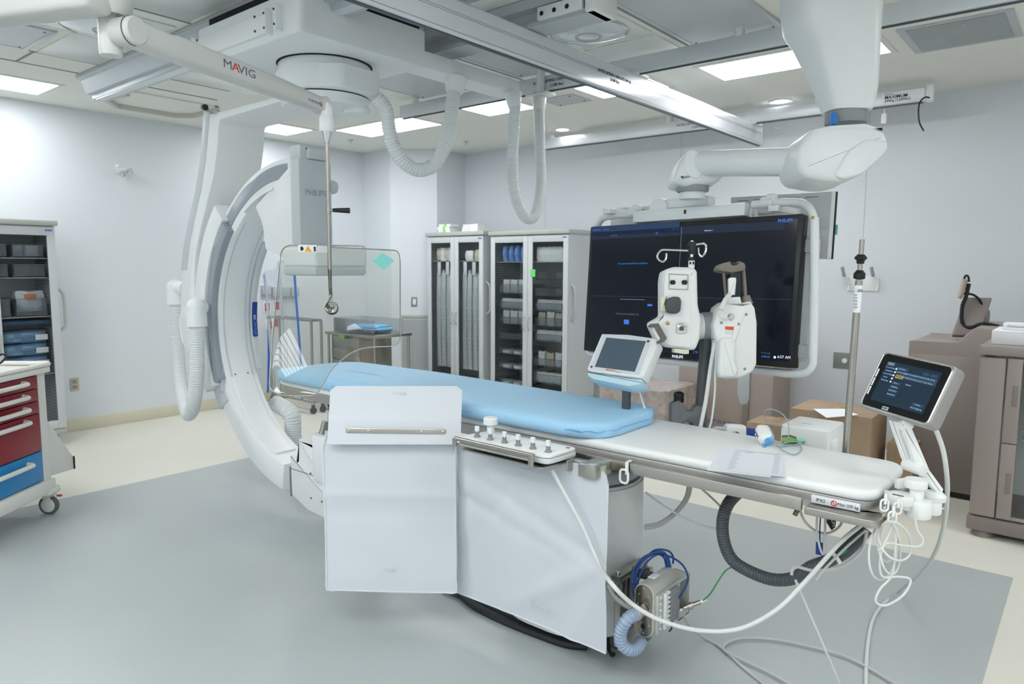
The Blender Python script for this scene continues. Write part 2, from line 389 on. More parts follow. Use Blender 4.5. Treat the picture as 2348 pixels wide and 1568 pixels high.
MB().prism(rrect(.49, .52, .006, cx=-.765, cy=5.12), CEIL-.01, CEIL-.004, bev=.002).build('panel_door', mat('access_panel_grey', 'a5abac', .5, metal=.3), t)
MB().cyl((-.72, 4.93, CEIL-.013), (-.72, 4.93, CEIL-.009), .008, n=12).build('latch', chrome, t)
t = thing('sensor_plate', 'small grey screwed plate in the ceiling behind the right hanging hose', 'plate', (-3.66, 5.05, CEIL))
MB().prism(rrect(.34, .3, .01, cx=-3.62, cy=5.06), CEIL-.006, CEIL).build('plate', lgrey, t)
for a in (-3.75, -3.5):
    for b in (4.95, 5.17): MB().cyl((a, b, CEIL-.01), (a, b, CEIL-.005), .008, n=10).build('screw', dgrey, t)
# octagonal recess rim
hx = [(-6.18, 2.56), (-6.49, 2.50), (-6.74, 2.70), (-6.74, 3.2), (-6.6, 3.32), (-6.18, 3.32)]
hm = mat('recess_rim', 'c9c8bd', .6, var=0)
t = thing('ceiling_recess', 'cream angular recess rim in the ceiling beside the tall ceiling column', 'ceiling recess', (-6.45, 2.9, CEIL))
m = MB()
for i in range(5):
    a = Vector((*hx[i], 0)); b = Vector((*hx[i+1], 0)); dd = (b-a).normalized(); nn = Vector((-dd.y, dd.x, 0))*.02
    m.add([(a.x+s*nn.x, a.y+s*nn.y, z) for s in (1, -1) for z in (CEIL-.05, CEIL)]+[(b.x+s*nn.x, b.y+s*nn.y, z) for s in (1, -1) for z in (CEIL-.05, CEIL)],
          [[0, 1, 5, 4], [2, 6, 7, 3], [0, 4, 6, 2], [1, 3, 7, 5], [0, 2, 3, 1], [4, 5, 7, 6]], False)
m.build('rim', hm, t)
MB().prism(hx, CEIL-.012, CEIL-.001).build('recess_panel', ceil_m, t)
# ================================================================ RAILS AND BEAM
def stub(mb, x, y, z0, r=.03): mb.lathe([(r*1.2, CEIL-.012), (r*1.2, CEIL)], (x, y, 0), n=16); mb.cyl((x, y, z0), (x, y, CEIL), r, n=16)
# wide C-arm rail nearest the camera
prof = [(2.13, 2.952), (2.13, 2.93), (2.165, 2.922), (2.185, 2.87), (2.20, 2.832), (2.235, 2.828), (2.24, 2.80), (2.30, 2.797), (2.34, 2.80), (2.34, 2.83), (2.40, 2.93), (2.42, 2.952)]
def rail(name, prof, x0, x1, label, m=alu, stubs=()):
    t = thing(name, label, 'ceiling rail', (x0, prof[0][0], prof[0][1]), 'ceiling rails')
    b = MB(); pyz(b, prof, x0, x1); b.build('rail_profile', m, t)
    return t
t = rail('ceiling_rail', prof, -6.03, 2.2, 'stepped aluminium ceiling rail nearest the camera, passing over the shield arm', alu2)
b = MB(); pyz(b, [(2.245, 2.805), (2.245, 2.792), (2.30, 2.792), (2.30, 2.805)], -5.98, 2.2); b.build('lower_lip', alu, t)
# far C-arm rail (shorter, behind the carriage)
t = thing('ceiling_rail', 'short aluminium ceiling rail with a white end bracket, above the round lens', 'ceiling rail', (-3.35, 3.1, 2.9), 'ceiling rails')
b = MB(); pyz(b, [(3.06, 2.952), (3.06, 2.90), (3.10, 2.89), (3.10, 2.83), (3.05, 2.825), (3.05, 2.80), (3.22, 2.80), (3.22, 2.952)], -3.3, -2.02); b.build('rail_profile', alu2, t)
b = MB(); b.b2((-2.36, 3.035, 2.82), (-2.08, 3.055, 2.885), .003); b.b2((-2.06, 3.03, 2.80), (-2.0, 3.24, 2.95), .006); b.build('end_bracket', white, t)
for x in (-2.33, -2.25, -2.17): MB().cyl((x, 3.033, 2.85), (x, 3.04, 2.85), .012, n=14).build('bracket_hole', black, t)
# rails of the monitor system
def mrail(x0, x1, y, w_, label, lx=None, stubs=()):
    t = thing('ceiling_rail', label, 'ceiling rail', (x0, y, 2.85), 'ceiling rails')
    b = MB(); b.b2((x0, y, 2.80), (x1, y+w_, 2.905), .008); b.build('rail_profile', alu, t)
    b = MB(); b.b2((x0+.02, y+.02, 2.79), (x1-.02, y+w_-.02, 2.80)); b.build('slot', mat('rail_slot', '5d666d', .5, metal=.5), t)
    for sx in stubs:
        b = MB(); stub(b, sx, y+w_/2, 2.9); b.build('hanger', white, t)
    if lx:
        for lxx in lx:
            text('RATED LIFTING CAPACITY 544 kg', .028, (lxx, y-.0015, 2.86), (1, 0, 0), (0, 0, 1), ink, t)
            text('(1200 lbs)', .028, (lxx, y-.0015, 2.825), (1, 0, 0), (0, 0, 1), ink, t)
    return t
mrail(-4.72, .9, 4.17, .05, 'white ceiling rail crossing behind the pair of hanging hoses', (-3.06,), (-4.55, -1.75, -.3))
t = mrail(-4.72, -1.12, 6.2, .06, 'white ceiling rail along the far wall with a capacity label at its end', (-2.95,), (-4.62, -3.25, -1.9))
b = MB(); b.b2((-1.12, 6.19, 2.795), (-1.07, 6.27, 2.915), .008); b.build('end_cap', white, t)
b = MB(); b.b2((-1.42, 6.196, 2.82), (-1.13, 6.2, 2.895)); lb = b.build('capacity_label', paper, t)
text('MAXIMUM', .034, (-1.40, 6.194, 2.858), (1, 0, 0), (0, 0, 1), ink, t, align='LEFT', bold=.0004)
text('544kg (1200lbs)', .028, (-1.40, 6.194, 2.832), (1, 0, 0), (0, 0, 1), ink, t, align='LEFT')
text('guldmann', .016, (-1.40, 6.194, 2.882), (1, 0, 0), (0, 0, 1), ink_lt, t, align='LEFT')
# long beam along Y hanging under the rails
t = thing('ceiling_beam', 'long white glossy beam hanging under the rails, with a small capacity notice', 'ceiling beam', (-2.5, 4, 2.7))
BX = -2.43
b = MB(); b.prism(rpoly([(BX, 2.632), (BX, 2.8), (BX-.05, 2.8), (BX-.05, 2.632)], .014), .4, 6.42, frame((0, 0, 0), (1, 0, 0), (0, 0, 1), (0, -1, 0)) @ Matrix.Diagonal((1, 1, -1, 1)))
b.build('beam_profile', mat('beam_aluminium', 'e2e6ec', .2, metal=.1, var=.006, coat=.3), t)
b = MB()
for z in (2.648, 2.725, 2.735): b.b2((BX-.001, .4, z), (BX+.0012, 6.4, z+.0022))
b.build('groove_lines', ink_lt, t)
b = MB(); b.b2((BX-.035, .42, 2.626), (BX-.012, 6.4, 2.634)); b.build('bottom_slot', mat('rail_slot'), t)
text('RATED LIFTING CAPACITY 544 kg', .026, (BX+.0015, 3.92, 2.73), (0, 1, 0), (0, 0, 1), ink, t)
text('(1200 lbs)', .026, (BX+.0015, 3.92, 2.70), (0, 1, 0), (0, 0, 1), ink, t)
b = MB(); b.b2((BX-.07, 4.16, 2.79), (BX+.02, 4.32, 2.81), .004); b.b2((BX-.07, 6.2, 2.79), (BX+.02, 6.36, 2.81), .004); b.build('trolley_plate', white, t)
b = MB().tube([P(1772, 292, y=6.4), P(1785, 295, y=6.38), P(1792, 289, y=6.3)], .004); b.build('cable_loop', cable_grey, t)
# ================================================================ C-ARM
ca = thing('c_arm_xray_system', 'white ceiling-hung C-shaped x-ray machine around the head of the table', 'x-ray machine', (-3.45, 2.45, 2.66))
pg = mat('machine_white', 'eceff0', .42, var=.006); pg2 = mat('machine_grey', 'c8ced2', .42, var=.006)
glassy = mat('machine_gloss_grey', '98a0a8', .15, var=.01, coat=.6)
ZB = 2.66
b = MB(); b.prism(rpoly([(-3.03, 2.06), (-3.03, 2.88), (-4.02, 2.88), (-4.02, 2.06)], [.03, .02, .05, .02]), ZB, 2.865, bev=.012); b.build('carriage_cover', pg, ca)
b = MB()
b.b2((-4.0, 2.04, 2.70), (-3.28, 2.07, 2.80), .004); b.b2((-4.02, 2.02, 2.69), (-3.995, 2.10, 2.81), .003); b.b2((-3.29, 2.02, 2.69), (-3.265, 2.10, 2.81), .003)
b.b2((-3.2, 2.02, 2.69), (-3.175, 2.10, 2.81), .003); b.b2((-4.1, 2.02, 2.69), (-4.075, 2.10, 2.81), .003); b.build('roller_brackets', pg, ca)
for x in (-3.95, -3.36, -3.277, -3.187):
    for z in (2.715, 2.785): MB().cyl((x, 2.016, z), (x, 2.022, z), .006, n=10).build('bracket_screw', dgrey, ca)
b = MB(); b.b2((-4.0, 2.12, 2.865), (-3.05, 2.85, 2.93)); b.build('carriage_frame', dark_void, ca)
b = MB(); b.prism(rpoly([(-3.03, 2.86), (-3.03, 3.72), (-3.2, 3.72), (-3.2, 2.86)], .015), ZB+.005, 2.755, bev=.006); b.build('cable_arm', pg, ca)
# drum
DC = V(-3.45, 2.50, 0)
b = MB(); b.lathe([(.262, 2.66), (.262, 2.657), (.258, 2.655)], (DC.x, DC.y, 0), n=64); b.build('shadow_gap', dark_void, ca)
b = MB(); b.lathe([(.25, 2.656), (.254, 2.65), (.254, 2.62), (.268, 2.60), (.268, 2.5), (.262, 2.488), (.25, 2.485)], (DC.x, DC.y, 0), n=64)
b.prism(rpoly([(-3.32, 2.26), (-3.16, 2.40), (-3.17, 2.66), (-3.3, 2.74), (-3.6, 2.5)], .03), 2.488, 2.615, bev=.01); b.build('drum', pg, ca)
b = MB(); b.lathe([(.236, 2.487), (.24, 2.482), (.24, 2.478)], (DC.x, DC.y, 0), n=64); b.build('drum_gap', dark_void, ca)
b = MB(); b.lathe([(.001, 2.478), (.243, 2.478), (.243, 2.44), (.23, 2.425), (.001, 2.42)], (DC.x, DC.y, 0), n=64)
b.lathe([(.085, 2.43), (.08, 2.40), (.001, 2.398)], (DC.x+.12, DC.y+.12, 0), n=32); b.build('pivot_disc', pg, ca)
# L arm : side outline traced on its near face, extruded to its real depth
YN, YF_ = 2.29, 2.61
outer = [(480, 227), (469.5, 251), (466, 300), (460, 370), (449, 440), (434, 505), (423, 561), (417, 619), (413, 690), (414, 760), (425, 812)]
inner = [(460, 812), (455, 740), (446, 690), (444, 640), (447, 585), (457, 533), (474, 464), (490, 400), (498, 333), (501, 275)]
po = [xz(a, c, YN) for a, c in outer[:]]; pi_ = [xz(a, c, YN) for a, c in inner]
zb = pi_[-1][1]
po[0] = (po[0][0], 2.485)
poly = po + pi_ + [(DC.x+.1, zb+.02), (DC.x+.1, 2.485)]
b = MB(); pxz(b, rpoly(poly, .03, 3), YN, YF_, .012); la = b.build('l_arm', pg, ca)
strip = [xz(a-1, c, YN) for a, c in outer[1:8]] + [xz(a+12, c, YN) for a, c in outer[1:8]][::-1]
b = MB(); pxz(b, strip, YN-.004, YN+.01, .002); b.build('edge_strip', pg2, la)
b = MB(); b.cyl(P(467, 246, y=2.3), P(471, 246, y=2.22), .018, bev=.004); b.build('bumper', black, ca)
# C ring
CXc, CZc, RI = -3.617, 1.165, .824
Y0, Y1 = 2.34, 2.56
def arcpts(r, a0, a1, n, cx=CXc, cz=CZc): return [(cx+r*math.cos(math.radians(a0+(a1-a0)*i/n)), cz+r*math.sin(math.radians(a0+(a1-a0)*i/n))) for i in range(n+1)]
A0, A1 = 87, 262
b = MB(); pxz(b, arcpts(RI, A0, A1, 60)+arcpts(RI+.165, A1, A0, 60), Y0, Y1, .012); cring = b.build('c_arc', pg, ca)
b = MB(); pxz(b, arcpts(RI+.055, A0+2, 140, 24)+arcpts(RI+.135, 140, A0+2, 24), Y0-.006, Y0+.01, .003); b.build('side_track', glassy, cring)
b = MB(); pxz(b, arcpts(RI-.012, 205, 252, 20)+arcpts(RI+.003, 252, 205, 20), Y0+.035, Y1-.045, .003); b.build('inner_channel_cover', white, cring)
b = MB()
for yy in (Y0+.03, Y1-.04): pxz(b, arcpts(RI-.0035, 128, 205, 30)+arcpts(RI+.003, 205, 128, 30), yy, yy+.006)
b.build('inner_ridges', pg2, cring)
for yy in (Y0+.06, Y1-.07):
    aa = math.radians(204); MB().sph((CXc+(RI-.003)*math.cos(aa), yy, CZc+(RI-.003)*math.sin(aa)), .005, 10).build('cover_screw', dgrey, cring)
b = MB(); pxz(b, arcpts(RI-.035, 140, 203, 30)+arcpts(RI+.02, 203, 140, 30), Y1-.002, Y1+.03, .004); b.build('inner_lip', pg2, cring)
b = MB(); st = arcpts(RI-.0385, 170, 187, 12)+arcpts(RI-.034, 187, 170, 12); pxz(b, st, Y1-.004, Y1+.032); bl = b.build('blue_label', blue_pl, cring); bl['label'] = 'dark blue label strip with white lettering'
aa = math.radians(178.5); o = V(CXc+(RI-.0395)*math.cos(aa), Y1+.015, CZc+(RI-.0395)*math.sin(aa))
text('Azurion', .034, o+V(0, 0, .05), (0, 0, -1), (0, 1, 0), white, cring, ext=.0004); text('ClarityIQ', .034, o-V(-.003, 0, .062), (0, 0, -1), (0, 1, 0), mat('pale_blue_ink', '6f93d6', .5, var=0), cring, ext=.0004)
# sleeve carrying the arc
b = MB(); pxz(b, arcpts(RI+.10, 134, 206, 40)+arcpts(RI+.235, 206, 134, 40), Y0-.05, Y1+.06, .014); sl = b.build('arc_sleeve', pg, ca)
b = MB(); pxz(b, arcpts(RI+.015, 135, 205, 40)+arcpts(RI+.105, 205, 135, 40), Y0-.045, Y0+.02, .012); b.build('sleeve_side_cover', glassy, sl)
b = MB(); pxz(b, arcpts(RI+.06, 205, 214, 8)+arcpts(RI+.2, 214, 206, 8), Y0-.01, Y1+.03, .01); b.b2((CXc-.80, Y0-.02, .72), (CXc-.775, Y0+.02, .84), .004); b.build('sleeve_tail', pg2, sl)
# pivot housing between L arm and sleeve
b = MB(); b.lathe([(.16, 0), (.17, .02), (.17, .18), (.14, .24)], (CXc-RI-.40, 2.45, 1.2), (1, 0, 0), 40); b.build('pivot_housing', pg, ca)
# detector carriage
cov = [(584, 474), (664, 380), (672, 382), (678, 570), (668, 585), (646, 590), (608, 573), (603, 526), (598, 505)]
b = MB(); pxz(b, rpoly([xz(*p, Y0-.012) for p in cov], .02, 3), Y0-.012, Y1+.01, .008); dcv = b.build('detector_cover', pg, ca)
b = MB(); pxz(b, arcpts(RI+.002, 98, 122, 10)+arcpts(RI+.016, 122, 98, 10), Y0-.02, Y0); b.build('cover_ridge', white, dcv)
xf = P(685, 400, y=Y0-.03).x
b = MB(); b.b2((xf-.09, Y0-.03, 1.665), (xf, 2.53, 2.14), .014); b.b2((xf-.085, Y0-.02, 1.60), (xf-.005, 2.52, 1.67), .008); dh = b.build('detector_lift', pg2, ca)
text('PHILIPS', .045, (xf+.001, Y0+.078, 1.955), (0, 1, 0), (0, 0, 1), mat('grey_badge', 'a3abb2', .5, var=0), dh, bold=.0006)
tp = [(658, 354), (733, 362), (736, 368), (732, 372), (742, 395), (664, 388), (600, 425)]
b = MB(); b.b2((xf-.11, Y0-.012, 2.13), (xf-.01, 2.50, 2.215), .006); b.b2((xf-.05, Y0+.03, 2.14), (xf+.012, 2.48, 2.2), .006); b.build('lift_top_cap', pg2, dh)
for yy in (Y0+.03, Y0+.13): MB().cyl((xf-.012, yy, 2.195), (xf-.004, yy, 2.195), .005, n=10).build('cap_screw', dgrey, dh)
b = MB(); b.lathe([(.001, 0), (.035, .005), (.04, .02), (.04, .05)], (xf-.03, 2.575, 2.0), (0, -1, 0), 24); b.build('side_knob', pg2, dh)
dcx, dcy = P(723, 605, y=2.28).x, 2.28
b = MB(); b.b2((dcx-.31, dcy, 1.54), (dcx, dcy+.35, 1.655), .022, 3); b.build('detector_housing', pg, ca)
b = MB(); b.box((dcx-.155, dcy+.175, 1.52), (.315, .355, .055), .02, 2); b.build('detector_rim', pg2, ca)
b = MB(); b.lathe([(.11, 0), (.12, -.02), (.12, -.12), (.1, -.14)], (dcx-.26, dcy+.40, 1.67)); b.build('filter_housing', pg2, ca)
# tube housing at the foot of the arc
yn = Y0-.02
hb = [(664, 1040), (683, 1057), (683, 1005), (700, 1012), (716, 1022), (742, 1024), (746, 1190), (705, 1170), (668, 1135)]
b = MB(); pxz(b, rpoly([xz(*p, yn) for p in hb[:1]+hb[1:6]]+[(xz(742, 1024, yn)[0]+.22, xz(742, 1024, yn)[1]), (xz(742, 1024, yn)[0]+.22, .14)]+[xz(*p, yn) for p in hb[6:]], .012, 3), yn, Y1+.03, .012); th = b.build('tube_housing', pg, ca)
b = MB(); x0_ = xz(664, 1060, yn)[0]; b.b2((x0_, yn-.003, .18), (x0_+.004, yn+.01, .36)); b.b2((x0_, yn-.003, .35), (x0_+.5, yn+.01, .354)); b.build('housing_seams', grey, th)
for px, py in ((712, 1085), (735, 1094), (713, 1142), (738, 1150)): MB().cyl(P(px, py, y=yn-.004), P(px, py, y=yn+.004), .005, n=10).build('housing_screw', dgrey, th)
tx = xz(742, 1024, yn)[0]
b = MB(); b.prism(rrect(.34, .30, .06, cx=tx+.05, cy=2.45), .33, .60, bev=.01); b.build('tube_block', pg, ca)
b = MB(); b.lathe([(.095, .59), (.1, .6), (.1, .74), (.088, .74), (.088, .61)], (tx+.03, 2.45, 0), n=36); b.build('collimator_ring', pg2, ca)
# cable hoses near the L arm
ribw = mat('ribbed_white_hose', 'e0e4e4', .35, var=0)
def hose(pts, r, pitch, name, parent, m=ribw, rib=.09, n=14, res=8): return MB().tube(pts, r, n, res, rib, pitch).build(name, m, parent, sharp=60)
e1 = P(402, 660, y=2.42); e2 = P(450, 705, y=2.2)
for e, f in ((e1, V(.12, .02, 0)), (e2, V(-.03, .05, 0))):
    b = MB(); b.sph(e, .062, 20); b.cyl(e, e+V(0, 0, -.12), .06, .064); b.cyl(e, e+f, .05); b.build('hose_elbow', pg, ca)
hp = [P(404, 690, y=2.42), P(407, 790, y=2.42), P(414, 880, y=2.37), P(426, 935, y=2.3), P(434, 950, y=2.28), P(444, 925, y=2.22), P(451, 860, y=2.2), P(452, 740, y=2.2)]
hose(hp, .045, .016, 'cable_hose', ca)
b = MB().tube([P(432, 700, y=2.4), P(420, 730, y=2.4), P(424, 770, y=2.4), P(436, 800, y=2.4)], .03, sx=.7); b.build('hose_guide', pg, ca)
hp = [P(633, 925, y=2.72), P(645, 932, y=2.7), P(668, 950, y=2.7), P(672, 985, y=2.7), P(672, 1040, y=2.7)]
hose(hp, .055, .016, 'tube_hose', ca)
# big ceiling hoses
def sock(mb, p, ax, r0, r1, h): mb.cyl(p, Vector(p)+Vector(ax)*h, r0, r1, 28, bev=.004)
ht = thing('ribbed_hose', 'ribbed white hose looping from the round drum up to the ceiling carriage', 'hose', P(1040, 210, z=2.6), 'ribbed hoses hanging from the ceiling')
pA = P(862, 215, x=-3.25); 
def dz(px, py, q): v = P(px, py, d=q); return v
dA = (V(-3.19, 2.55, 2.5)-CC).dot(CF); dB = (V(-3.12, 3.1, 2.6)-CC).dot(CF)
L1 = [(862, 222), (884, 250), (893, 300), (905, 340), (930, 375), (965, 390), (1000, 372), (1026, 320), (1034, 270), (1040, 215)]
hose([dz(x, y, dA+(dB-dA)*i/9) for i, (x, y) in enumerate(L1)], .038, .017, 'hose_body', ht, rib=.16)
b = MB(); p = dz(1041, 212, dB); q = dz(1047, 178, dB); b.cyl(p, q, .052, .072, bev=.004); b.build('socket', white, ht)
ht2 = thing('ribbed_hose', 'narrow U-shaped ribbed white hose hanging nearest the big screen', 'hose', P(1200, 230, z=2.6), 'ribbed hoses hanging from the ceiling')
dC = (V(-3.12, 3.55, 2.6)-CC).dot(CF); dD = (V(-3.1, 4.2, 2.6)-CC).dot(CF)
L2 = [(1181, 240), (1178, 300), (1175, 380), (1179, 440), (1195, 485), (1213, 502), (1230, 485), (1240, 430), (1238, 330), (1236, 245)]
hose([dz(x, y, dC+(dD-dC)*i/9) for i, (x, y) in enumerate(L2)], .037, .015, 'hose_body', ht2, rib=.10)
MB().cyl(dz(1180, 247, dC), dz(1176, 213, dC), .042, .058, bev=.004).build('socket', white, ht2); MB().cyl(dz(1236, 253, dD), dz(1238, 224, dD), .044, .048, bev=.004).build('socket', white, ht2)
b = MB(); v = dz(1239, 222, dD); b.b2((v.x-.1, v.y-.05, v.z), (v.x+.1, v.y+.05, v.z+.02), .004); b.cyl(v, (v.x, v.y, CEIL), .03); b.build('ceiling_plate', white, ht2)
# ================================================================ PATIENT TABLE
pvc = mat('white_pvc', 'd0d5db', .42, var=.008, bump=.05, bscale=300)
pad_m = mat('white_table_pad', 'eef0ef', .35, var=.005)
TZ = .885
pt = thing('patient_table', 'long white x-ray table with steel edge rails on a grey floor column', 'table', (-1.75, 2.5, 0))
out = rpoly([(-3.75, 2.30), (-3.2, 2.262), (-.47, 2.262), (-.47, 2.70), (-.75, 2.715), (-1.3, 2.775), (-3.2, 2.775), (-3.75, 2.70)], [.12, .1, .075, .09, .3, .3, .1, .12], 6)
b = MB(); b.prism(out, .848, TZ, bev=.016, seg=3); b.build('table_pad', pad_m, pt)
cxm = -2.0
def off(p, d): return [(x-d*(1 if x > cxm else -1), y-d*(1 if y > 2.5 else -1)) for x, y in p]
b = MB(); b.prism(off(out, .006), .80, .849, bev=.004); b.build('table_frame', mat('table_frame_steel', 'bdbab5', .35, metal=.6, var=.04, vscale=20, stretch=(1, 20, 20)), pt)
b = MB(); b.b2((-1.95, 2.2, .803), (-.665, 2.216, .842), .002); b.build('accessory_rail', steel, pt)
for x in (-1.9, -1.55, -1.2, -.9, -.7):
    MB().cyl((x, 2.198, .822), (x, 2.262, .822), .006, n=10).build('rail_spacer', steel, pt)
b = MB(); b.b2((-1.95, 2.79, .803), (-.55, 2.806, .842), .002); b.build('accessory_rail', steel, pt)
lipo = rpoly([(-.655, 2.20), (-.455, 2.20), (-.445, 2.235), (-.445, 2.30), (-.52, 2.262), (-.655, 2.262)], [.004, .04, .03, .01, .02, .004], 5)
b = MB(); b.prism(lipo, .795, .82, bev=.004); b.build('foot_bumper', steel, pt)
b = MB(); b.b2((-.65, 2.247, .822), (-.51, 2.2565, .846), .001); lb = b.build('rating_label', paper, pt); lb['label'] = 'white rating label with IPX2 and a red prohibition circle'
text('IPX2', .014, (-.622, 2.2465, .834), (1, 0, 0), (0, 0, 1), ink, pt); text('Max. 275 kg', .012, (-.543, 2.2465, .834), (1, 0, 0), (0, 0, 1), ink, pt)
b = MB(); b.lathe([(.0065, 0), (.009, 0), (.009, .001), (.0065, .001)], (-.583, 2.2468, .834), (0, -1, 0), 20, cap=False); b.box((-.583, 2.246, .834), (.015, .001, .002), R=Matrix.Rotation(.8, 3, 'Y')); b.build('prohibition_sign', red_ink, pt)
# floor column
def stad(x0, x1, y0, y1, r): return rrect(x1-x0, y1-y0, r, 8, (x0+x1)/2, (y0+y1)/2)
colm = mat('column_grey', 'eef1f1', .4, var=.006)
b = MB(); b.prism(stad(-2.02, -1.41, 2.235, 2.75, .25), .05, .66, bev=.004); pc_ = b.build('column', colm, pt)
b = MB(); b.prism(stad(-2.0, -1.415, 2.24, 2.74, .248), .66, .672); b.prism(stad(-1.98, -1.46, 2.27, 2.71, .215), .72, .80, bev=.01); b.build('column_neck', pg2, pt)
b = MB()
for k, (z, s) in enumerate(((.664, 1), (.69, .985), (.72, .94))): pass
b.prism(stad(-2.012, -1.42, 2.245, 2.74, .245), .672, .735, bev=.02, seg=3); b.build('column_collar', mat('collar_grey', 'a3abb0', .4, var=.01), pt)
cb = P(1424, 1107, y=2.34)
text('PHILIPS', .034, (-1.494, 2.314, .703), (1, 1, 0), (0, 0, 1), mat('collar_badge', '858e94', .4, var=0), pt, bold=.0006)
b = MB()
for a in (-1.52,): b.b2((a, 2.233, .06), (a+.004, 2.26, .655))
b.build('column_seam', grey, pc_)
b = MB(); b.prism(stad(-2.32, -1.50, 2.29, 2.9, .1), 0, .022, bev=.006); b.prism(rpoly([(-2.34, 2.285), (-2.2, 2.28), (-2.12, 2.34), (-2.3, 2.36)], .01), .0, .03, bev=.004); b.build('floor_plate', dgrey, pt)
# blue mattress
mm = mat('blue_mattress_cover', 'a6d3f1', .55, var=.012, vscale=3, bump=.05, bscale=30)
mt = thing('mattress', 'long light blue mattress lying on the white table', 'mattress', (-2.5, 2.5, TZ))
prof = [(0.008, 0.001), (0, .006), (-.002, .028), (-.001, .048), (.006, .059), (.03, .064)]
base = rpoly([(-3.72, 2.26), (-2.9, 2.235), (-1.42, 2.235), (-1.425, 2.77), (-3.0, 2.785), (-3.66, 2.78)], [.13, .2, .17, .17, .2, .17], 12)
import bisect
def mattress(base, z0, prof):
    N = len(base); vs = []; fs = []
    cx_, cy_ = -2.56, 2.505
    P2 = []
    for i in range(N):
        a = Vector(base[i-1]); b_ = Vector(base[(i+1) % N]); t = (b_-a).normalized(); nn = Vector((-t.y, t.x)); P2.append((Vector(base[i]), nn))
    rings = list(prof)
    for k, (ins, h) in enumerate(rings):
        for i, (p, nn) in enumerate(P2):
            wv = 0
            if p.x > -1.72 and 1 <= k <= 4:
                s = math.atan2(p.y-2.5, p.x+1.65); wv = .005*math.sin(s*29)*math.sin(s*9+1)+.002*math.sin(s*61)*(1 if k != 3 else 1.4)
            q = p+nn*(ins+wv); zz = h + (.012*math.exp(-((q.x+3.05)/.35)**2) if h > .04 else 0)+(.004*math.sin(q.x*9+1) if h > .05 else 0)
            vs.append((q.x, q.y, z0+zz))
    for k in range(len(rings)-1):
        for i in range(N): fs.append([k*N+i, k*N+(i+1) % N, (k+1)*N+(i+1) % N, (k+1)*N+i])
    # inner rings for a gently crowned top
    last = len(rings)-1
    for s in (.8, .5, .2):
        for i, (p, nn) in enumerate(P2):
            q = p+nn*.03; x = cx_+(q.x-cx_)*(1-(1-s)*.45); y = cy_+(q.y-cy_)*s; x = cx_+(q.x-cx_)*(.96 if s == .8 else .9 if s == .5 else .84)
            z = .066+.012*math.exp(-((x+3.05)/.35)**2)+.004*math.sin(x*9+1)*1+.0015*math.sin(x*23+y*15)
            if abs(x+2.55) < .1: z -= .003*math.exp(-((x+2.55-.3*(y-2.5))/.02)**2)
            vs.append((x, y, z0+z))
        last += 1
        for i in range(N): fs.append([(last-1)*N+i, (last-1)*N+(i+1) % N, last*N+(i+1) % N, last*N+i])
    fs.append([last*N+i for i in range(N)]); fs.append([i for i in range(N)][::-1])
    m = MB(); m.add(vs, fs); return m
mattress(base, TZ, prof).build('cover', mm, mt, sharp=70)
sb = []
for i in range(len(base)):
    a = Vector(base[i-1]); b_ = Vector(base[(i+1) % len(base)]); t = (b_-a).normalized(); nn = Vector((-t.y, t.x)); q = Vector(base[i])-nn*.0035
    if q.x > -3.5: sb.append(V(q.x, q.y, TZ+.03+(.004*math.sin(i*1.7) if q.x > -1.7 else 0)))
# one seam run : order it as a continuous open path
i0 = min(range(len(sb)), key=lambda i: (sb[i].x > -3.0, sb[i].y))
sb = [p for p in sb if True]
sq = [p for p in sb if p.y < 2.3 and p.x < -1.6]; sr = [p for p in sb if p.x >= -1.6]
sr.sort(key=lambda p: math.atan2(p.y-2.5, p.x+1.7)); sq.sort(key=lambda p: p.x)
MB().tube(sq+sr, .002, 6, 2).build('seam_piping', mat('blue_seam', '7cb8e4', .6, var=0), mt)
# ---------------------------------------------------------------- lower shield on the table rail
sh = thing('lead_curtain', 'wide white lead curtain hanging under the control panel, beside the folding flap', 'radiation curtain', (-1.7, 2.12, .83))
xa, xb_ = -2.068, -1.306
def topz(x): return .828-.0*(x)
def cur2(u, v):
    x = xa+(xb_-xa)*u; zt = .828; zb = .138
    if u > .93: zt -= .055*(1-math.sqrt(max(0, 1-((u-.93)/.07)**2)))
    z = zb+(zt-zb)*v
    y = 2.12 + .010*math.sin(3.1*u+2.2*v)*(1-v*.4)
    y += -.012*math.exp(-(((u-.62)*.8+(v-.22)*-1.1)/.07)**2)*(u > .3)*min(1, (u-.3)*4)*.8
    y += .008*math.exp(-(((u-.5)*.35+(v-.66))/.05)**2)+.009*math.exp(-(((u-.35)*.25+(v-.55))/.04)**2)*(1-u)
    y -= .009*math.exp(-(((u-.95)*1.0+(v-.32)*-.5)/.05)**2)
    y += .007*math.exp(-(((u-.1)*1.5-(v-.35))/.08)**2)*(u < .6)
    return V(x, y, z)
b = MB(); b.grid(cur2, 70, 60, .007); b.build('curtain_sheet', pvc, sh, sharp=60)
ed = [cur2(u/20, 0)-V(0, .001, 0) for u in range(21)]+[cur2(1, v/20)-V(0, .001, 0) for v in range(1, 21)]
MB().tube(ed, .0028, 6, 1).build('welded_edge', mat('welded_seam', 'd9dee2', .35, var=0), sh)
text('RADPAD', .03, (-1.60, 2.105, .225), (1, 0, 0), (0, 0, 1), mat('embossed_mark', 'd2d7dc', .4, var=0), sh, ext=.0008)
b = MB(); b.b2((-2.09, 2.09, .80), (-1.99, 2.10, .845), .002); b.b2((-1.99, 2.125, .80), (-1.40, 2.15, .84), .003); b.build('hanger_bar', steel, sh)
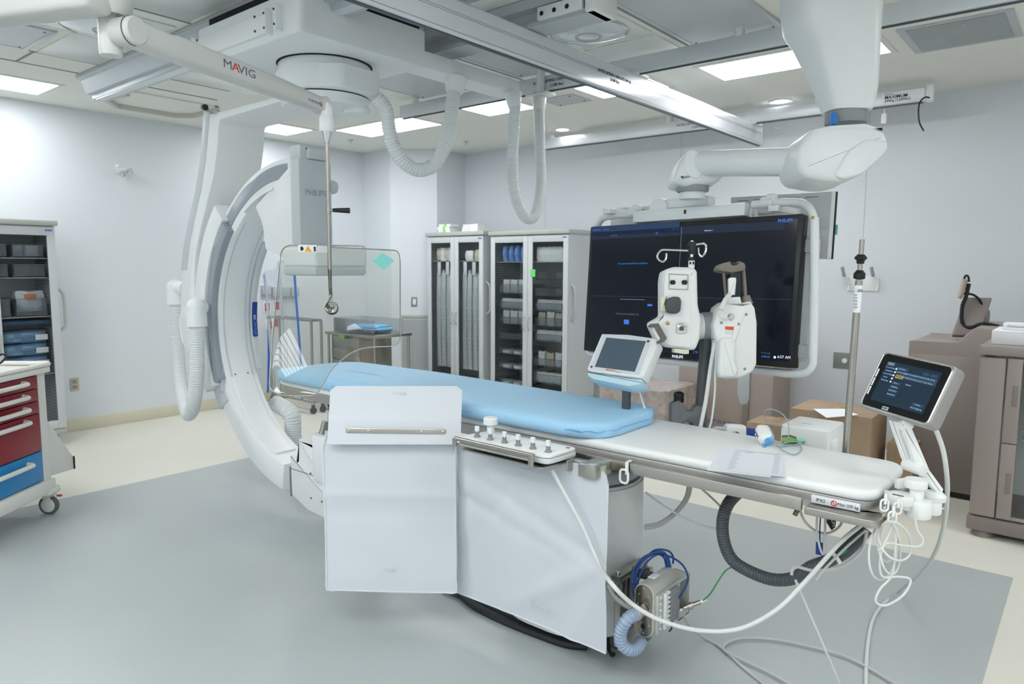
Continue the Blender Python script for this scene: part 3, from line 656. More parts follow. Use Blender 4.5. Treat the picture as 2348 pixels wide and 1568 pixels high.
b = MB(); b.b2((-1.42, 2.09, .79), (-1.345, 2.20, .838), .003); b.cyl((-1.34, 2.13, .775), (-1.34, 2.13, .835), .016, n=20); b.b2((-1.47, 2.085, .80), (-1.46, 2.15, .84), .002); b.build('hinge_clamp', steel, sh)
# front folding part (faces the camera)
sf = thing('lead_curtain', 'white folding lead shield with a raised upper flap and steel strip', 'radiation curtain', P(900, 1100, d=2.95))
def c1(px, py, dd=2.95): return P(px, py, d=dd)
def panel(px0, py0, px1, py1, top=None, wav=0.0, d0=2.95, d1=2.99):
    def fn(u, v):
        x = px0(v)+(px1(v)-px0(v))*u; y = py1(u)+(py0(u)-py1(u))*v
        d = d0+(d1-d0)*u
        p = P(x, y, d=d); return p-CF*(wav*(math.sin(v*9+1)*.4+math.exp(-((v-.62)/.03)**2)*.8-math.exp(-((v-.5)/.05)**2)*.6+math.exp(-((v-.08)/.04)**2)*.3))
    return fn
def pl(v): return 750-10*v+ (8*(max(0, v-.93)/.07)**2)
fn = panel(pl, lambda u: 998+4*u, lambda v: 1046-3*v, lambda u: 1351+7*math.sin(u*1.6), wav=.006)
b = MB(); b.grid(fn, 40, 50, .008); b.build('lower_sheet', pvc, sf, sharp=60)
MB().tube([fn(0, v/12)+V(0, 0, 0)-CF*.001 for v in range(12, -1, -1)]+[fn(u/12, 0)-CF*.001 for u in range(1, 13)]+[fn(1, v/12)-CF*.001 for v in range(1, 13)], .0035, 6, 2).build('welded_edge', mat('welded_seam'), sf)
text('MAVIG', .024, fn(.47, .135)-CF*.002, CR, CU, mat('embossed_mark'), sf, ext=.0008)
# upper flap: folded shape leaning back to the table
def fl(u, v):
    x = (750+8*v)+((1056+4*v)-(750+8*v))*u; y = 1017-132*v
    d = 2.90+.05*v+.04*u+(.05*max(0, v-.42))
    if v > .93 and (u < .04 or u > .96): y += 9*(1-min(u, 1-u)/.04)*(v-.93)/.07
    return P(x, y, d=d)
b = MB(); b.grid(fl, 50, 40, .008); uf = b.build('upper_flap', pvc, sf, sharp=60)
MB().tube([fl(u/10, 0)-CF*.001 for u in range(11)], .004, 6, 2).build('flap_hem', mat('welded_seam'), sf)
text('MAVIG', .022, fl(.52, .86)-CF*.002, CR, CU, mat('embossed_mark'), sf, ext=.0008)
a0 = fl(.14, .235)-CF*.004; a1 = fl(.885, .215)-CF*.004; ax = (a1-a0).normalized(); az = ax.cross(CF).normalized()*-1
M_ = frame((a0+a1)/2, ax, CU, ax.cross(CU)); L_ = (a1-a0).length
b = MB(); b.prism(rrect(L_, .021, .004), 0, .003, M_, bev=.0008); st_ = b.build('steel_strip', steel, sf)
for s in (-.48, -.28, .26, .475):
    q = M_ @ V(s*L_, 0, .003); MB().lathe([(.001, .0025), (.003, .002), (.0055, 0)], q, M_.to_3x3() @ V(0, 0, 1), 12).build('screw', chrome, st_)
b = MB(); b.tube([P(737, 995, d=2.97), P(745, 965, d=2.97)], .012); b.b2(P(746, 975, d=3.0)-V(.01, .01, .02), P(746, 975, d=3.0)+V(.02, .01, .02), .003); b.build('swing_hinge', steel, sf)
# ---------------------------------------------------------------- control module on the rail
cm = thing('table_control_panel', 'white table-side control panel with six small joysticks behind a steel bar', 'control panel', (-1.71, 2.10, .83))
X0, X1, Yn, Yf = -1.945, -1.475, 2.0, 2.175
MC = RZ(0, (0, 0, 0))
b = MB(); b.prism(rpoly([(X0, Yn), (X1-.01, Yn-.005), (X1, Yf), (X0+.03, Yf)], [.03, .035, .03, .04], 6), .838, .858, bev=.006); b.build('lower_shell', mat('panel_shell', 'd5dadb', .4, var=0), cm)
b = MB(); b.prism(rpoly([(X0+.002, Yn+.002), (X1-.012, Yn-.003), (X1-.002, Yf-.002), (X0+.032, Yf-.002)], [.03, .035, .03, .04], 6), .8595, .872, bev=.005); b.build('top_plate', white, cm)
tops = [(1094, 985), (1124, 993), (1156.5, 1000), (1188, 1008), (1222, 1014), (1257, 1022)]
for i, (px, py) in enumerate(tops):
    q = P(px, py, y=2.045); q.z = .872; x = q.x
    b = MB(); b.lathe([(.014, 0), (.014, .003), (.009, .008), (.0085, .02), (.0095, .022)], (x, 2.045, .872), n=16); jb = b.build('joystick', grey, cm)
    b = MB(); b.box((x, 2.045, .872+.033), (.017, .014, .024), .004, 3); b.build('joystick_cap', white, jb)
kx = P(1125, 975, y=2.13).x
b = MB(); b.lathe([(.001, 0), (.016, 0), (.015, .035), (.001, .036)], (kx, 2.13, .872), n=24); kb = b.build('knob_stem', mat('panel_shell'), cm)
b = MB(); b.lathe([(.001, 0), (.02, 0), (.029, .004), (.03, .026), (.026, .031), (.001, .032)], (kx, 2.13, .906), n=32); b.build('round_knob', white, cm)
for i in range(9):
    for j in range(2):
        if (i+j) % 5 != 4:
            x = -1.80+i*.029+(.01 if j else 0)
            MB().box((x, 2.10+j*.035, .873), (.021, .013, .004), .0018, 2).build('button', white, cm)
MB().box((-1.50, 2.14, .8725), (.014, .012, .002), .0005).build('red_label', mat('label_red', 'c8323c', .5, var=0), cm)
bar = [(X0+.0, Yn-.012), ]
b = MB(); b.cyl((X0+.005, Yn-.016, .868), (X1-.055, Yn-.03, .872), .0085, n=16); b.b2((X0-.001, Yn-.026, .835), (X0+.02, Yn-.018, .87), .003); b.b2((X1-.075, Yn-.04, .826), (X1-.052, Yn-.031, .872), .003)
b.cyl((X0+.01, Yn-.012, .845), (X1-.06, Yn-.025, .85), .005, n=12); b.build('front_bar', steel, cm)
b = MB(); b.prism(rpoly([(X0+.03, Yn-.008), (X1-.03, Yn-.02), (X1-.01, Yf-.05), (X0+.03, Yf-.02)], .015), .822, .829, bev=.002); b.build('mounting_plate', steel, cm)
# small white cable clip on the rail
def ring_clip(c, s, ax=(0, 1, 0)):
    B = basis(ax).to_4x4(); B.translation = Vector(c); m = MB()
    pts = [B @ V(x, y, 0) for x, y in rrect(.03*s, .045*s, .012*s, 4)]; m.tube(pts+[pts[0]], .004*s, 8, 1); return m
t = thing('cable_clip', 'white plastic cable clip hooked on the steel rail beside the curtain hinge', 'cable clip', (-1.27, 2.19, .84))
m = MB(); m.b2((-1.283, 2.19, .80), (-1.27, 2.196, .85), .002); m.b2((-1.283, 2.19, .845), (-1.27, 2.22, .85), .002); m.build('hook', white, t)
ring_clip((-1.283, 2.185, .795), 1.1).build('loop', white, t)
# papers on the table
def sheet(px4, z, name, th=.0006):
    pts = [P(x, y, z=z) for x, y in px4]; m = MB(); m.add(pts+[p+V(0, 0, th) for p in pts], [[0, 1, 2, 3], [7, 6, 5, 4], [0, 4, 5, 1], [1, 5, 6, 2], [2, 6, 7, 3], [3, 7, 4, 0]], False); return m, pts
pp = mat('printed_paper', 'e9ecf4', .8, var=0)
m, q = sheet([(1655, 1032), (1797, 1047), (1766, 1094), (1620, 1078)], TZ+.0006, 's'); tag(m.build('paper_sheet', pp), 'lower printed sheet, half covered by the other paper on the white table', 'paper')
t = thing('paper_sheet', 'top printed form with lines of text lying on the white table', 'paper', q[0])
m, q = sheet([(1671, 1028), (1797, 1046), (1798, 1093), (1648, 1078)], TZ+.0022, 's'); m.build('sheet', pp, t)
ex = (q[1]-q[0]); ey = (q[0]-q[3]); 
o_ = q[3]+V(0, 0, .0009)
for k in range(17):
    v = .08+k*.048
    for (u0, u1) in ((.12, .12+.14*(.6+.4*math.sin(k*2.3)**2)), (.83, .93)):
        a = o_+(q[2]-q[3])*u0*.97+ey*v; c = o_+(q[2]-q[3])*u1*.97+ey*v; m = (c-a).normalized(); nn = V(-m.y, m.x, 0)*.0012
        MB().add([a-nn, c-nn, c+nn, a+nn], [[0, 1, 2, 3]], False).build('printed_line', ink_lt, t)
for (u0, u1, v) in ((.15, .9, .93), (.3, .45, .88)):
    a = o_+(q[2]-q[3])*u0+ey*v; c = o_+(q[2]-q[3])*u1+ey*v; m = (c-a).normalized(); nn = V(-m.y, m.x, 0)*.0022
    MB().add([a-nn, c-nn, c+nn, a+nn], [[0, 1, 2, 3]], False).build('header_bar', mat('teal_ink', '7fb7c4', .6, var=0), t)
# small handheld sensor with tubing
t = thing('pressure_transducer', 'small white and blue handheld medical unit lying on the table edge', 'medical device', (-.98, 2.66, TZ))
hc = P(1752, 1012, y=2.64); hc.z = TZ+.034; Rm = Matrix.Rotation(math.radians(-52), 4, 'Z') @ Matrix.Rotation(math.radians(25), 4, 'Y')
Mh = Matrix.Translation(hc) @ Rm
MB(Mh).box((0, 0, 0), (.085, .055, .05), .02, 4).build('body', white, t)
MB(Mh).box((0, .006, .001), (.089, .05, .044), .02, 4).build('blue_shell', mat('pale_blue_plastic', '8fb6de', .35, var=0), t)
b = MB(Mh); b.cyl((.04, 0, .005), (.056, 0, .005), .012); b.cyl((.05, -.012, -.012), (.075, -.02, -.01), .007); b.build('blue_valve', mat('clear_blue_plastic', '5fa3d6', .2, var=0), t)
text('PHILIPS', .011, Mh @ V(0, -.0285, 0), Mh.to_3x3() @ V(1, 0, 0), Mh.to_3x3() @ V(0, 0, 1), mat('label_navy', '23355f', .5, var=0), t)
mz = P(1800, 1010, z=TZ+.01)
b = MB(); b.lathe([(.001, 0), (.018, 0), (.02, .03), (.012, .05), (.001, .052)], mz+V(-.01, 0, 0), (1, .25, .1), 20); b.build('mask_adapter', thin_glass('clear_green_plastic', 'cfe6b8', 1.45), t)
b = MB(); b.cyl(mz+V(.04, .012, .006), mz+V(.07, .02, .009), .006); b.build('green_cap', mat('mint_plastic', '7fd8a8', .4, var=0), t)
tz = TZ+.005
tb = [P(1780, 1020, z=tz), P(1800, 1035, z=tz), P(1822, 1042, z=tz), P(1838, 1030, z=tz), P(1825, 1014, z=tz), P(1795, 1018, z=tz), P(1815, 1012, z=tz+.01), P(1838, 1017, z=tz), P(1785, 1024, z=tz)]
MB().tube(tb, .0022, 6, 6).build('tubing', mat('blue_grey_tube', '9fb2bd', .4, var=0), t)
tb = [P(1808, 1003, z=tz+.03), P(1808, 975, y=2.75), P(1795, 950, y=2.8), P(1768, 938, y=2.82), P(1753, 945, y=2.83), P(1760, 965, y=2.85), P(1795, 978, y=2.9)]
MB().tube(tb, .0022, 6, 6).build('tubing', mat('blue_grey_tube'), t)
# ================================================================ SHIELD ARM + GLASS
ar = thing('shield_arm', 'cream ceiling support arm with logo lettering, holding the clear shield', 'support arm', P(270, 0, d=2.1))
armm = mat('arm_enamel', 'cdcecb', .4, var=.008)
e0 = P(293, 72, d=2.13); e1 = P(736, 241, d=3.1)
ax = (e1-e0).normalized(); side = ax.cross(V(0, 0, 1)).normalized(); up = side.cross(ax)
if side.dot(CF) > 0: side = -side
L_ = (e1-e0).length
def arm_body():
    m = MB(); n = 40; vs = []; fs = []; K = 16
    for i in range(n+1):
        t = i/n; s = t*L_
        top = .048-.006*t+.003*math.sin(t*PI); bot = .05-.01*t
        if t < .16: k = t/.16; top = .05-.014*math.sin(k*PI/2)+.006*k
        if t > .75: k = (t-.75)/.25; top = .045-.010*k; bot = .04-.004*k
        if t < .05: wd = .03
        wd = .036-.006*t
        for j in range(K):
            a = 2*PI*j/K; ca_, sa = math.cos(a), math.sin(a)
            hz = .84*(top if sa > 0 else bot)*(abs(sa)**.55)*(1 if sa > 0 else -1); wx = wd*(abs(ca_)**.45)*(1 if ca_ > 0 else -1)
            vs.append(e0+ax*s+up*hz+side*wx)
    for i in range(n):
        for j in range(K): fs.append([i*K+j, i*K+(j+1) % K, (i+1)*K+(j+1) % K, (i+1)*K+j])
    fs.append(list(range(K))); fs.append([n*K+j for j in range(K)]); m.add(vs, fs); return m
arm_body().build('arm_cover', armm, ar, sharp=50)
b = MB(); b.lathe([(.037, -.04), (.041, -.034), (.041, .034), (.037, .038)], e0, side, 40); b.build('elbow_joint', armm, ar)
b = MB(); b.lathe([(.0415, .016), (.043, .017), (.0415, .02)], e0, side, 40, cap=False); b.build('elbow_gap', dgrey, ar)
b = MB(); b.lathe([(.032, -.033), (.036, -.028), (.036, .03), (.032, .034)], e1, side, 40); ej = b.build('end_joint', armm, ar)
# vertical knuckle left of elbow
kp = P(251, 55, d=2.15); zt = 1.55+(601-20)/1625*2.13
b = MB(); b.lathe([(.031, 0), (.033, .01), (.033, .115), (.03, .12)], (kp.x, kp.y, e0.z-.065), (0, 0, 1), 32); b.b2(kp-V(.01, .01, .04), e0+V(0, 0, .03), .01); b.build('knuckle', armm, ar)
b = MB(); b.lathe([(.001, e0.z+.05), (.055, e0.z+.05), (.065, e0.z+.07), (.075, e0.z+.15), (.001, e0.z+.17)], (kp.x, kp.y, 0), (0, 0, 1), 36)
pa = P(110, 22, d=1.75); 
b.build('swivel_housing', mat('arm_enamel'), ar)
u0 = P(185, 15, z=2.28); u1 = P(-230, 64, z=2.28); ud = (u1-u0).normalized(); uw = ud.cross(V(0, 0, 1)); uw = uw if uw.dot(CF) > 0 else -uw
b = MB(frame(u0, ud, uw, ud.cross(uw))); sg = 1 if ud.cross(uw).z > 0 else -1; Lu = (u1-u0).length; b.b2((-.02, 0, 0), (Lu, .10, .13*sg), .018, 3); b.build('upper_arm', mat('arm_enamel'), ar)
b = MB(); b.lathe([(.001, 0), (.058, 0), (.066, .04), (.066, .12)], (kp.x, kp.y, e0.z+.12), (0, 0, 1), 36); b.build('grey_cap', mat('blue_grey_cover', '8890a0', .4, var=0), ar)
# ceiling mount out of frame, so that the arm hangs from something
b = MB(); q = u1-ud*.03+uw*.05; b.cyl((q.x, q.y, q.z+.02), (q.x, q.y, CEIL), .06); b.build('ceiling_post', armm, ar)
lo = e0+ax*(L_*.47)+side*.036+up*.004
fnorm = side
rgt = ax if ax.dot(CR) > 0 else -ax
def arm_text(s, size, at, m, hz=0, wx=1.5, **k): text_mb(s, size, frame(e0+ax*(L_*at)+side*(.0358-.0055*at)+up*hz, rgt*wx, up, rgt.cross(up)), .0005, **k).build('lettering', m, ar)
navy = mat('logo_slate', '5f6b78', .5, var=0)
arm_text('M', .042, .385, navy, .004); arm_text('A', .042, .426, red_ink, .004); arm_text('VIG', .042, .486, navy, .004)
arm_text('PORTEGRA', .014, .915, navy, -.008); arm_text('2', .024, .955, red_ink, -.008)
# lower stem
sx_ = P(748, 262, d=3.1)
vt = V(sx_.x, sx_.y, 0)
b = MB(); b.tube([e1+V(0, 0, 0), vt+V(0, 0, e1.z-.01), vt+V(0, 0, e1.z-.06)], .026, 16); b.lathe([(.028, e1.z-.115), (.031, e1.z-.11), (.031, e1.z-.055), (.028, e1.z-.05)], vt, n=28); b.build('stem_head', white, ar)
b = MB(); b.lathe([(.012, e1.z-.165), (.012, e1.z-.16), (.026, e1.z-.118), (.026, e1.z-.113)], vt, n=28); b.build('steel_cone', chrome, ar)
zz = P(748, 660, d=3.1).z; dsc = P(760, 706, d=3.05)
b = MB(); b.tube([vt+V(0, 0, e1.z-.16), vt+V(0, 0, zz+.1), vt+V(0, 0, zz), vt+V(.002, 0, zz-.05), P(749, 705, d=3.08), P(755, 713, d=3.06), dsc], .0085, 14, 6); b.build('rod', steel, ar)
hz_ = P(748, 480, d=3.1).z
b = MB(); b.cyl(vt+V(0, 0, hz_-.014), vt+V(0, 0, hz_+.014), .013); b.cyl(vt+V(0, 0, hz_), vt+V(0, 0, hz_)+CR*.03, .007); b.build('handle_clamp', steel, ar)
b = MB(); b.cyl(vt+V(0, 0, hz_)+CR*.02, vt+V(0, 0, hz_)+CR*.095-V(0, 0, .002), .0085, .0125, bev=.002); b.build('handle_grip', black, ar)
# glass pane
Gc = V(-2.5592, 1.8956, 1.3197); Gn = V(.7175, -.5428, .4364).normalized()
def G(px, py, o=0): r = CF+CR*((px-1174)/FPX)-CU*((py-784)/FPX); t = (Gc-CC).dot(Gn)/r.dot(Gn); return CC+r*t+Gn*o
GX = V(.6176, .7855, -.0384); GX = (GX-Gn*GX.dot(Gn)).normalized(); GY = Gn.cross(GX)
def g2(px, py): q = G(px, py)-Gc; return (q.dot(GX), q.dot(GY))
gp = [g2(*p) for p in [(645, 560), (912, 574), (918, 590), (918, 785), (900, 794), (850, 795), (815, 802), (785, 822), (758, 850), (742, 882), (730, 900), (715, 907), (640, 906), (617, 890), (626, 760), (628, 742)]]
gp = rpoly(gp, [.06, .03, .03, .03, .02, .05, .05, .08, .08, .03, .03, .03, .05, .05, .01, .01], 5)
gl = thing('radiation_shield', 'clear curved-cut glass shield hanging on the steel rod in front of the machine', 'glass shield', Gc)
MG = frame(Gc, GX, GY, Gn)
MB().prism(gp, -.004, .004, MG, bev=.0012).build('glass_pane', thin_glass('lead_glass', 'fafbf8', 1.55, 0), gl)
edge = [MG @ V(x, y, 0) for x, y in gp]
MB().tube(edge+[edge[0]], .0026, 6, 1).build('pane_edge', mat('glass_edge', 'c9cac4', .15, metal=.1, var=0), gl)
dc = G(761, 706, .006)
b = MB(); b.lathe([(.001, .016), (.008, .016), (.011, .012), (.012, .006), (.024, .004), (.027, 0)], dc, Gn, 32); b.build('mount_disc', chrome, gl)
b = MB(); b.lathe([(.027, -.012), (.027, 0)], dc-Gn*.008, Gn, 32); b.build('rubber_washer', black, gl)
# labels on the pane
def gtag(pxs, m, name, o=.0055): 
    q = [g2(*p) for p in pxs]; return MB().prism(q if True else q, o-.0006, o, MG).build(name, m, gl)
gtag([(684, 562), (726, 563), (727, 580), (684, 579)], paper, 'warning_label')
gtag([(728, 564), (757, 566), (757, 582), (728, 580)], mat('frosted_label', 'd5dad9', .6, var=0), 'text_label')
gtag([(699, 578), (706, 564.5), (716, 579)], mat('warning_yellow', 'f0b323', .5, var=0), 'warning_triangle', .0065)
gtag([(689, 568), (693, 566), (697, 572), (693, 577), (689, 575)], ink, 'person_icon', .0065); gtag([(719, 567), (724, 567), (724, 578), (720, 578)], ink, 'machine_icon', .0065)
text('!', .012, G(706.5, 573, .0072), GX, GY, ink, gl, ext=.0003)
st1 = tag(MB().prism([g2(854, 600), g2(877, 581), g2(904, 598), g2(881, 620)], .0045, .0055, MG).build('sticky_note', mat('teal_note', '86d6d0', .7, var=0)), 'turquoise diamond-shaped sticky note on the top corner of the clear shield', 'sticky note')
# ================================================================ MONITOR BOOM
CFh = V(CF.x, CF.y, 0).normalized()
def dpt(p): return (Vector(p)-CC).dot(CF)
def vprism(mb, pts, d, th, bev=0, seg=2, r=0):
    """outline seen at depth d, real thickness th away from the camera"""
    o = P(pts[0][0], pts[0][1], d=d); q = [P(x, y, d=d)-o for x, y in pts]
    pl_ = [(v.dot(CR), v.dot(CU)) for v in q]
    if r: pl_ = rpoly(pl_, r, 4)
    return mb.prism(pl_, -th, 0, frame(o, CR, CU, -CF), bev, seg)
def vball(mb, px, py, d, rpx, sc=(1, 1, 1)): return mb.sph(P(px, py, d=d), rpx*d/FPX, 18, sc=sc)
bw = mat('boom_white', 'e2e6e7', .33, var=.005)
bo = thing('monitor_boom', 'white ceiling column with elbow and arm that carries the big screen', 'monitor arm', P(1905, 60, d=2.95))
def superell(cx_, cy_, z, a, b_, n=40, p=.6):
    return [V(cx_, cy_, z)+CR_h*(a*(abs(math.cos(t))**p)*(1 if math.cos(t) > 0 else -1))+CFh*(b_*(abs(math.sin(t))**p)*(1 if math.sin(t) > 0 else -1)) for t in [2*PI*i/n for i in range(n)]]
CR_h = V(CFh.y, -CFh.x, 0)
secs = []
for px0, px1, py, dep, d in ((1893, 1988, 257, .085, 2.95), (1890, 1993, 245, .09, 2.95), (1878, 1999, 205, .105, 2.95), (1850, 1999, 140, .13, 2.95), (1832, 1998, 98, .15, 2.95), (1818, 1998, 78, .16, 2.95), (1811, 1998, 62, .168, 2.95), (1806, 2000, 20, .172, 2.95), (1806, 2003, -60, .172, 2.95), (1806, 2006, -128, .172, 2.95)):
    a = P(px0, py, d=d); c = P(px1, py, d=d); m_ = (a+c)/2; secs.append(superell(m_.x, m_.y, m_.z, (c-a).length/2, dep, p=.55))
b = MB(); n_ = 40; vs = [v for s in secs for v in s]
fs = [[i*n_+j, i*n_+(j+1) % n_, (i+1)*n_+(j+1) % n_, (i+1)*n_+j] for i in range(len(secs)-1) for j in range(n_)]+[list(range(n_)), [(len(secs)-1)*n_+j for j in range(n_)]]
b.add(vs, fs); b.build('column_cover', bw, bo, sharp=50)
m_ = (P(1808, -128, d=2.95)+P(2006, -128, d=2.95))/2
MB().lathe([(.14, m_.z-.02), (.14, CEIL-.02), (.2, CEIL-.01), (.2, CEIL)], (m_.x, m_.y, 0), n=40).build('ceiling_flange', bw, bo)
c = P(1940, 262, d=2.95)
MB().lathe([(.081, c.z-.04), (.082, c.z-.035), (.082, c.z+.03)], (c.x, c.y, 0), n=40).build('grey_collar', grey, bo)
bq = MB(); vprism(bq, [(1907, 260), (1911, 256), (1916, 256), (1920, 260), (1920, 286), (1907, 286)], 2.95-.08, .02, .004, 3, .002); bq.build('release_button', mat('bright_blue_button', '1f78c8', .4, var=0), bo)
b = MB(); vprism(b, [(1858, 296), (1893, 286), (1985, 280), (2030, 296), (2041, 318), (2038, 345), (2012, 372), (1975, 402), (1935, 415), (1900, 413), (1845, 403), (1831, 375), (1833, 335)], 2.83, .24, .03, 4, .03)
b.build('elbow_housing', bw, bo, sharp=50)
b = MB(); vprism(b, [(1912, 402), (1945, 345), (1985, 318), (2038, 322), (2036, 345), (2008, 372), (1975, 400), (1935, 411)], 2.822, .03, .01, 3, .02); b.build('elbow_access_cover', bw, bo)
b = MB(); vprism(b, [(1852, 312), (1868, 296), (1905, 287), (1985, 282), (2030, 297), (1925, 305), (1880, 318)], 2.835, .1, .008, 3, .01); b.build('elbow_top_shell', bw, bo)
j0 = P(1590, 375, d=3.45); j1 = P(1870, 370, d=2.93)
b = MB(); b.tube([j0, j1], .058, 24, sx=1.05, smooth=False); b.build('horizontal_arm', bw, bo)
b = MB(); vprism(b, [(1546, 418), (1549, 398), (1562, 362), (1580, 344), (1605, 340), (1650, 352), (1664, 366), (1664, 400), (1652, 413), (1612, 424), (1575, 425)], 3.38, .19, .035, 4, .02); b.build('wrist_housing', bw, bo, sharp=50)
b = MB(); vprism(b, [(1574, 346), (1590, 341), (1608, 352), (1614, 372), (1612, 398), (1600, 412), (1580, 404), (1565, 385)], 3.375, .02, .006, 3, .02); b.build('wrist_cap', bw, bo)
c = P(1588, 430, d=3.47)
b = MB(); b.lathe([(.074, c.z-.022), (.078, c.z-.016), (.078, c.z+.01), (.07, c.z+.022)], (c.x, c.y, 0), n=36); b.build('wrist_ring', grey, bo)
b = MB(); b.lathe([(.06, P(1588, 458, d=3.5).z), (.06, c.z-.02)], (c.x, c.y, 0), n=32); b.build('drop_post', bw, bo)
# ---- big screen
TL, TR, BR, BL = V(-2.268, 3.403, 1.774), V(-1.075, 3.324, 1.791), V(-1.04, 3.256, 1.096), V(-2.223, 3.342, 1.073)
MX = ((TR-TL)+(BR-BL)).normalized(); MY = ((TL-BL)+(TR-BR)); MY = (MY-MX*MY.dot(MX)).normalized(); MN = MX.cross(MY)
MC_ = (TL+TR+BR+BL)/4; MS = frame(MC_, MX, MY, MN)
def S2(px, py, C=MC_, N=MN, X=MX, Y=MY): r = CF+CR*((px-1174)/FPX)-CU*((py-784)/FPX); q = CC+r*((C-CC).dot(N)/r.dot(N))-C; return (q.dot(X), q.dot(Y))
mo = thing('large_monitor', 'huge black wall-sized screen in a white tube frame, showing a dark menu', 'monitor', MC_)
b = MB(MS); b.box((0, 0, -.035), (1.196, .70, .07), .006); b.build('bezel', black, mo)
scr = mat('screen_dark', '0b1220', .12, var=0, emit=.0, spec=.6); scr.node_tree.nodes['Principled BSDF'].inputs['Emission Color'].default_value = lin('141a26'); scr.node_tree.nodes['Principled BSDF'].inputs['Emission Strength'].default_value = .12
b = MB(MS); b.box((0, .003, .0008), (1.155, .648, .002)); sc_ = b.build('screen', scr, mo)
blue_ui = mat('screen_blue', '2f6fc8', .5, var=0, emit=.6); dim_ui = mat('screen_dim_blue', '1d3150', .5, var=0, emit=.5); grey_ui = mat('screen_grey', '5c6672', .5, var=0, emit=.5); wht_ui = mat('screen_white', 'd5e2f0', .5, var=0, emit=.7)
def ui(px0, py0, px1, py1, m, name, M=MS, f=S2, z=.0024, par=None, skew=None):
    a = f(px0, py0); c = f(px1, py1); mb = MB(M)
    mb.add([(a[0], a[1], z), (c[0], a[1], z), (c[0], c[1], z), (a[0], c[1], z)], [[3, 2, 1, 0]], False); return mb.build(name, m, par or sc_)
def uit(s, px, py, size, m, f=S2, M=MS, z=.0024, par=None, **k):
    a = f(px, py); return text_mb(s, size, M @ Matrix.Translation((a[0], a[1], z)), ext=.0002, **k).build('lettering', m, par or sc_)
ui(1357, 520, 1558, 531, dim_ui, 'title_bar'); ui(1357, 533, 1558, 540, mat('screen_navy', '101c33', .5, var=0, emit=.5), 'tab_bar')
ui(1398, 538, 1416, 541, grey_ui, 'tab'); a = S2(1559, 600); MB(MS).box((a[0], .165, .0024), (.003, .31, .0004)).build('divider', grey_ui, sc_); a = S2(1559, 682); MB(MS).box((0, a[1], .0024), (1.14, .0025, .0004)).build('divider', dim_ui, sc_)
ui(1422, 685, 1479, 688, grey_ui, 'field_bar'); ui(1485, 697, 1496, 702, blue_ui, 'tag'); ui(1613, 526, 1637, 531, dim_ui, 'tag'); ui(1504, 532, 1509, 537, blue_ui, 'marker')
ui(1560, 520, 1800, 526, mat('screen_navy'), 'title_bar')
uit('Acquisition', 1368, 527, .012, blue_ui); uit('Review', 1391, 526.5, .012, blue_ui); uit('PHILIPS', 1801, 506, .022, blue_ui, bold=.0003)
uit('No patient selected for acquisition', 1451, 604, .0135, blue_ui); uit('Connect the IntelliVue XS', 1438, 720, .014, grey_ui); uit('Reference 1', 1625, 528.5, .009, wht_ui)
uit('6:57 AM', 1798, 819, .018, wht_ui); uit('0:00:00', 1756, 818, .014, blue_ui); uit('Fluoroscopy', 1756, 809, .009, grey_ui); uit('LTB  15', 1600, 808, .016, blue_ui)
uit('PHILIPS', 1554, 818, .020, wht_ui, par=mo, bold=.0004)
for x in (1543, 1548, 1553): ui(x, 524, x+3, 528, blue_ui, 'window_button')
b = MB(MS); a = S2(1437, 738); b.box((a[0], a[1], .003), (.032, .024, .003), .001); b.build('module_icon', blue_ui, sc_)
b = MB(MS); a = S2(1777, 819); b.cyl((a[0], a[1], .002), (a[0], a[1], .003), .006, n=14); b.build('status_dot', wht_ui, sc_)
# frame tubes
def MF(px, py, o=-.05): a = S2(px, py); return MS @ V(a[0], a[1], o)
fw = mat('tube_white', 'dfe3e4', .3, var=0)
def ft(pts, name='frame_tube', r=.019): return MB().tube([MF(*p) for p in pts], r, 14, 6).build(name, fw, mo)
ft([(1353, 540), (1358, 516), (1370, 498), (1395, 492), (1450, 488)])
ft([(1715, 466), (1790, 460), (1828, 462), (1848, 476), (1856, 500)])
MB().tube([MF(1857, 496, -.05), MF(1858, 640, -.05), MF(1854, 815, -.05)], .021, 14, 2).build('frame_tube', fw, mo)
ft([(1854, 810), (1852, 838), (1835, 855), (1800, 857), (1785, 856)])
ft([(1790, 856), (1600, 836), (1480, 824), (1360, 811)])
ft([(1375, 812), (1348, 810), (1338, 802), (1345, 793), (1365, 788)], r=.021)
b = MB(MS); a = S2(1452, 478); c = S2(1716, 487); b.b2((a[0], c[1]-.012, -.09), (c[0]-.02, c[1]+.05, .0), .006); tb_ = b.build('top_bracket', bw, mo)
a = S2(1571, 481); MB(MS).box((a[0], a[1]-.01, .001), (.012, .02, .002)).build('sensor_window', black, tb_)
b = MB(MS); a = S2(1520, 468); c = S2(1620, 463); b.b2((a[0], a[1]-.02, -.09), (c[0], a[1]+.03, -.02), .004); b.build('bracket_plate', bw, mo)
a = S2(1507, 474); b = MB(MS); b.lathe([(.001, .0), (.05, .005), (.055, .02), (.055, .10)], (a[0], a[1]-.004, .0), (0, 0, -1), 28); b.build('speaker_dome', bw, mo)
for px, py in ((1440, 484), (1750, 461)):
    a = S2(px, py); b = MB(MS); b.lathe([(.024, -.03), (.027, -.025), (.027, .025), (.024, .03)], (a[0], a[1], -.05), (1, 0, 0), 24); b.box((a[0]+.02, a[1]+.022, -.05), (.045, .035, .04), .008, 3); b.build('tube_clamp', fw, mo)
a = S2(1836, 555); b = MB(MS); b.b2((.585, -.30, -.07), (.66, -.24, -.05), .004); b.b2((.585, .18, -.07), (.66, .24, -.05), .004); b.b2((.56, -.32, -.1), (.62, .26, -.06), .006); b.build('side_brackets', lgrey, mo)
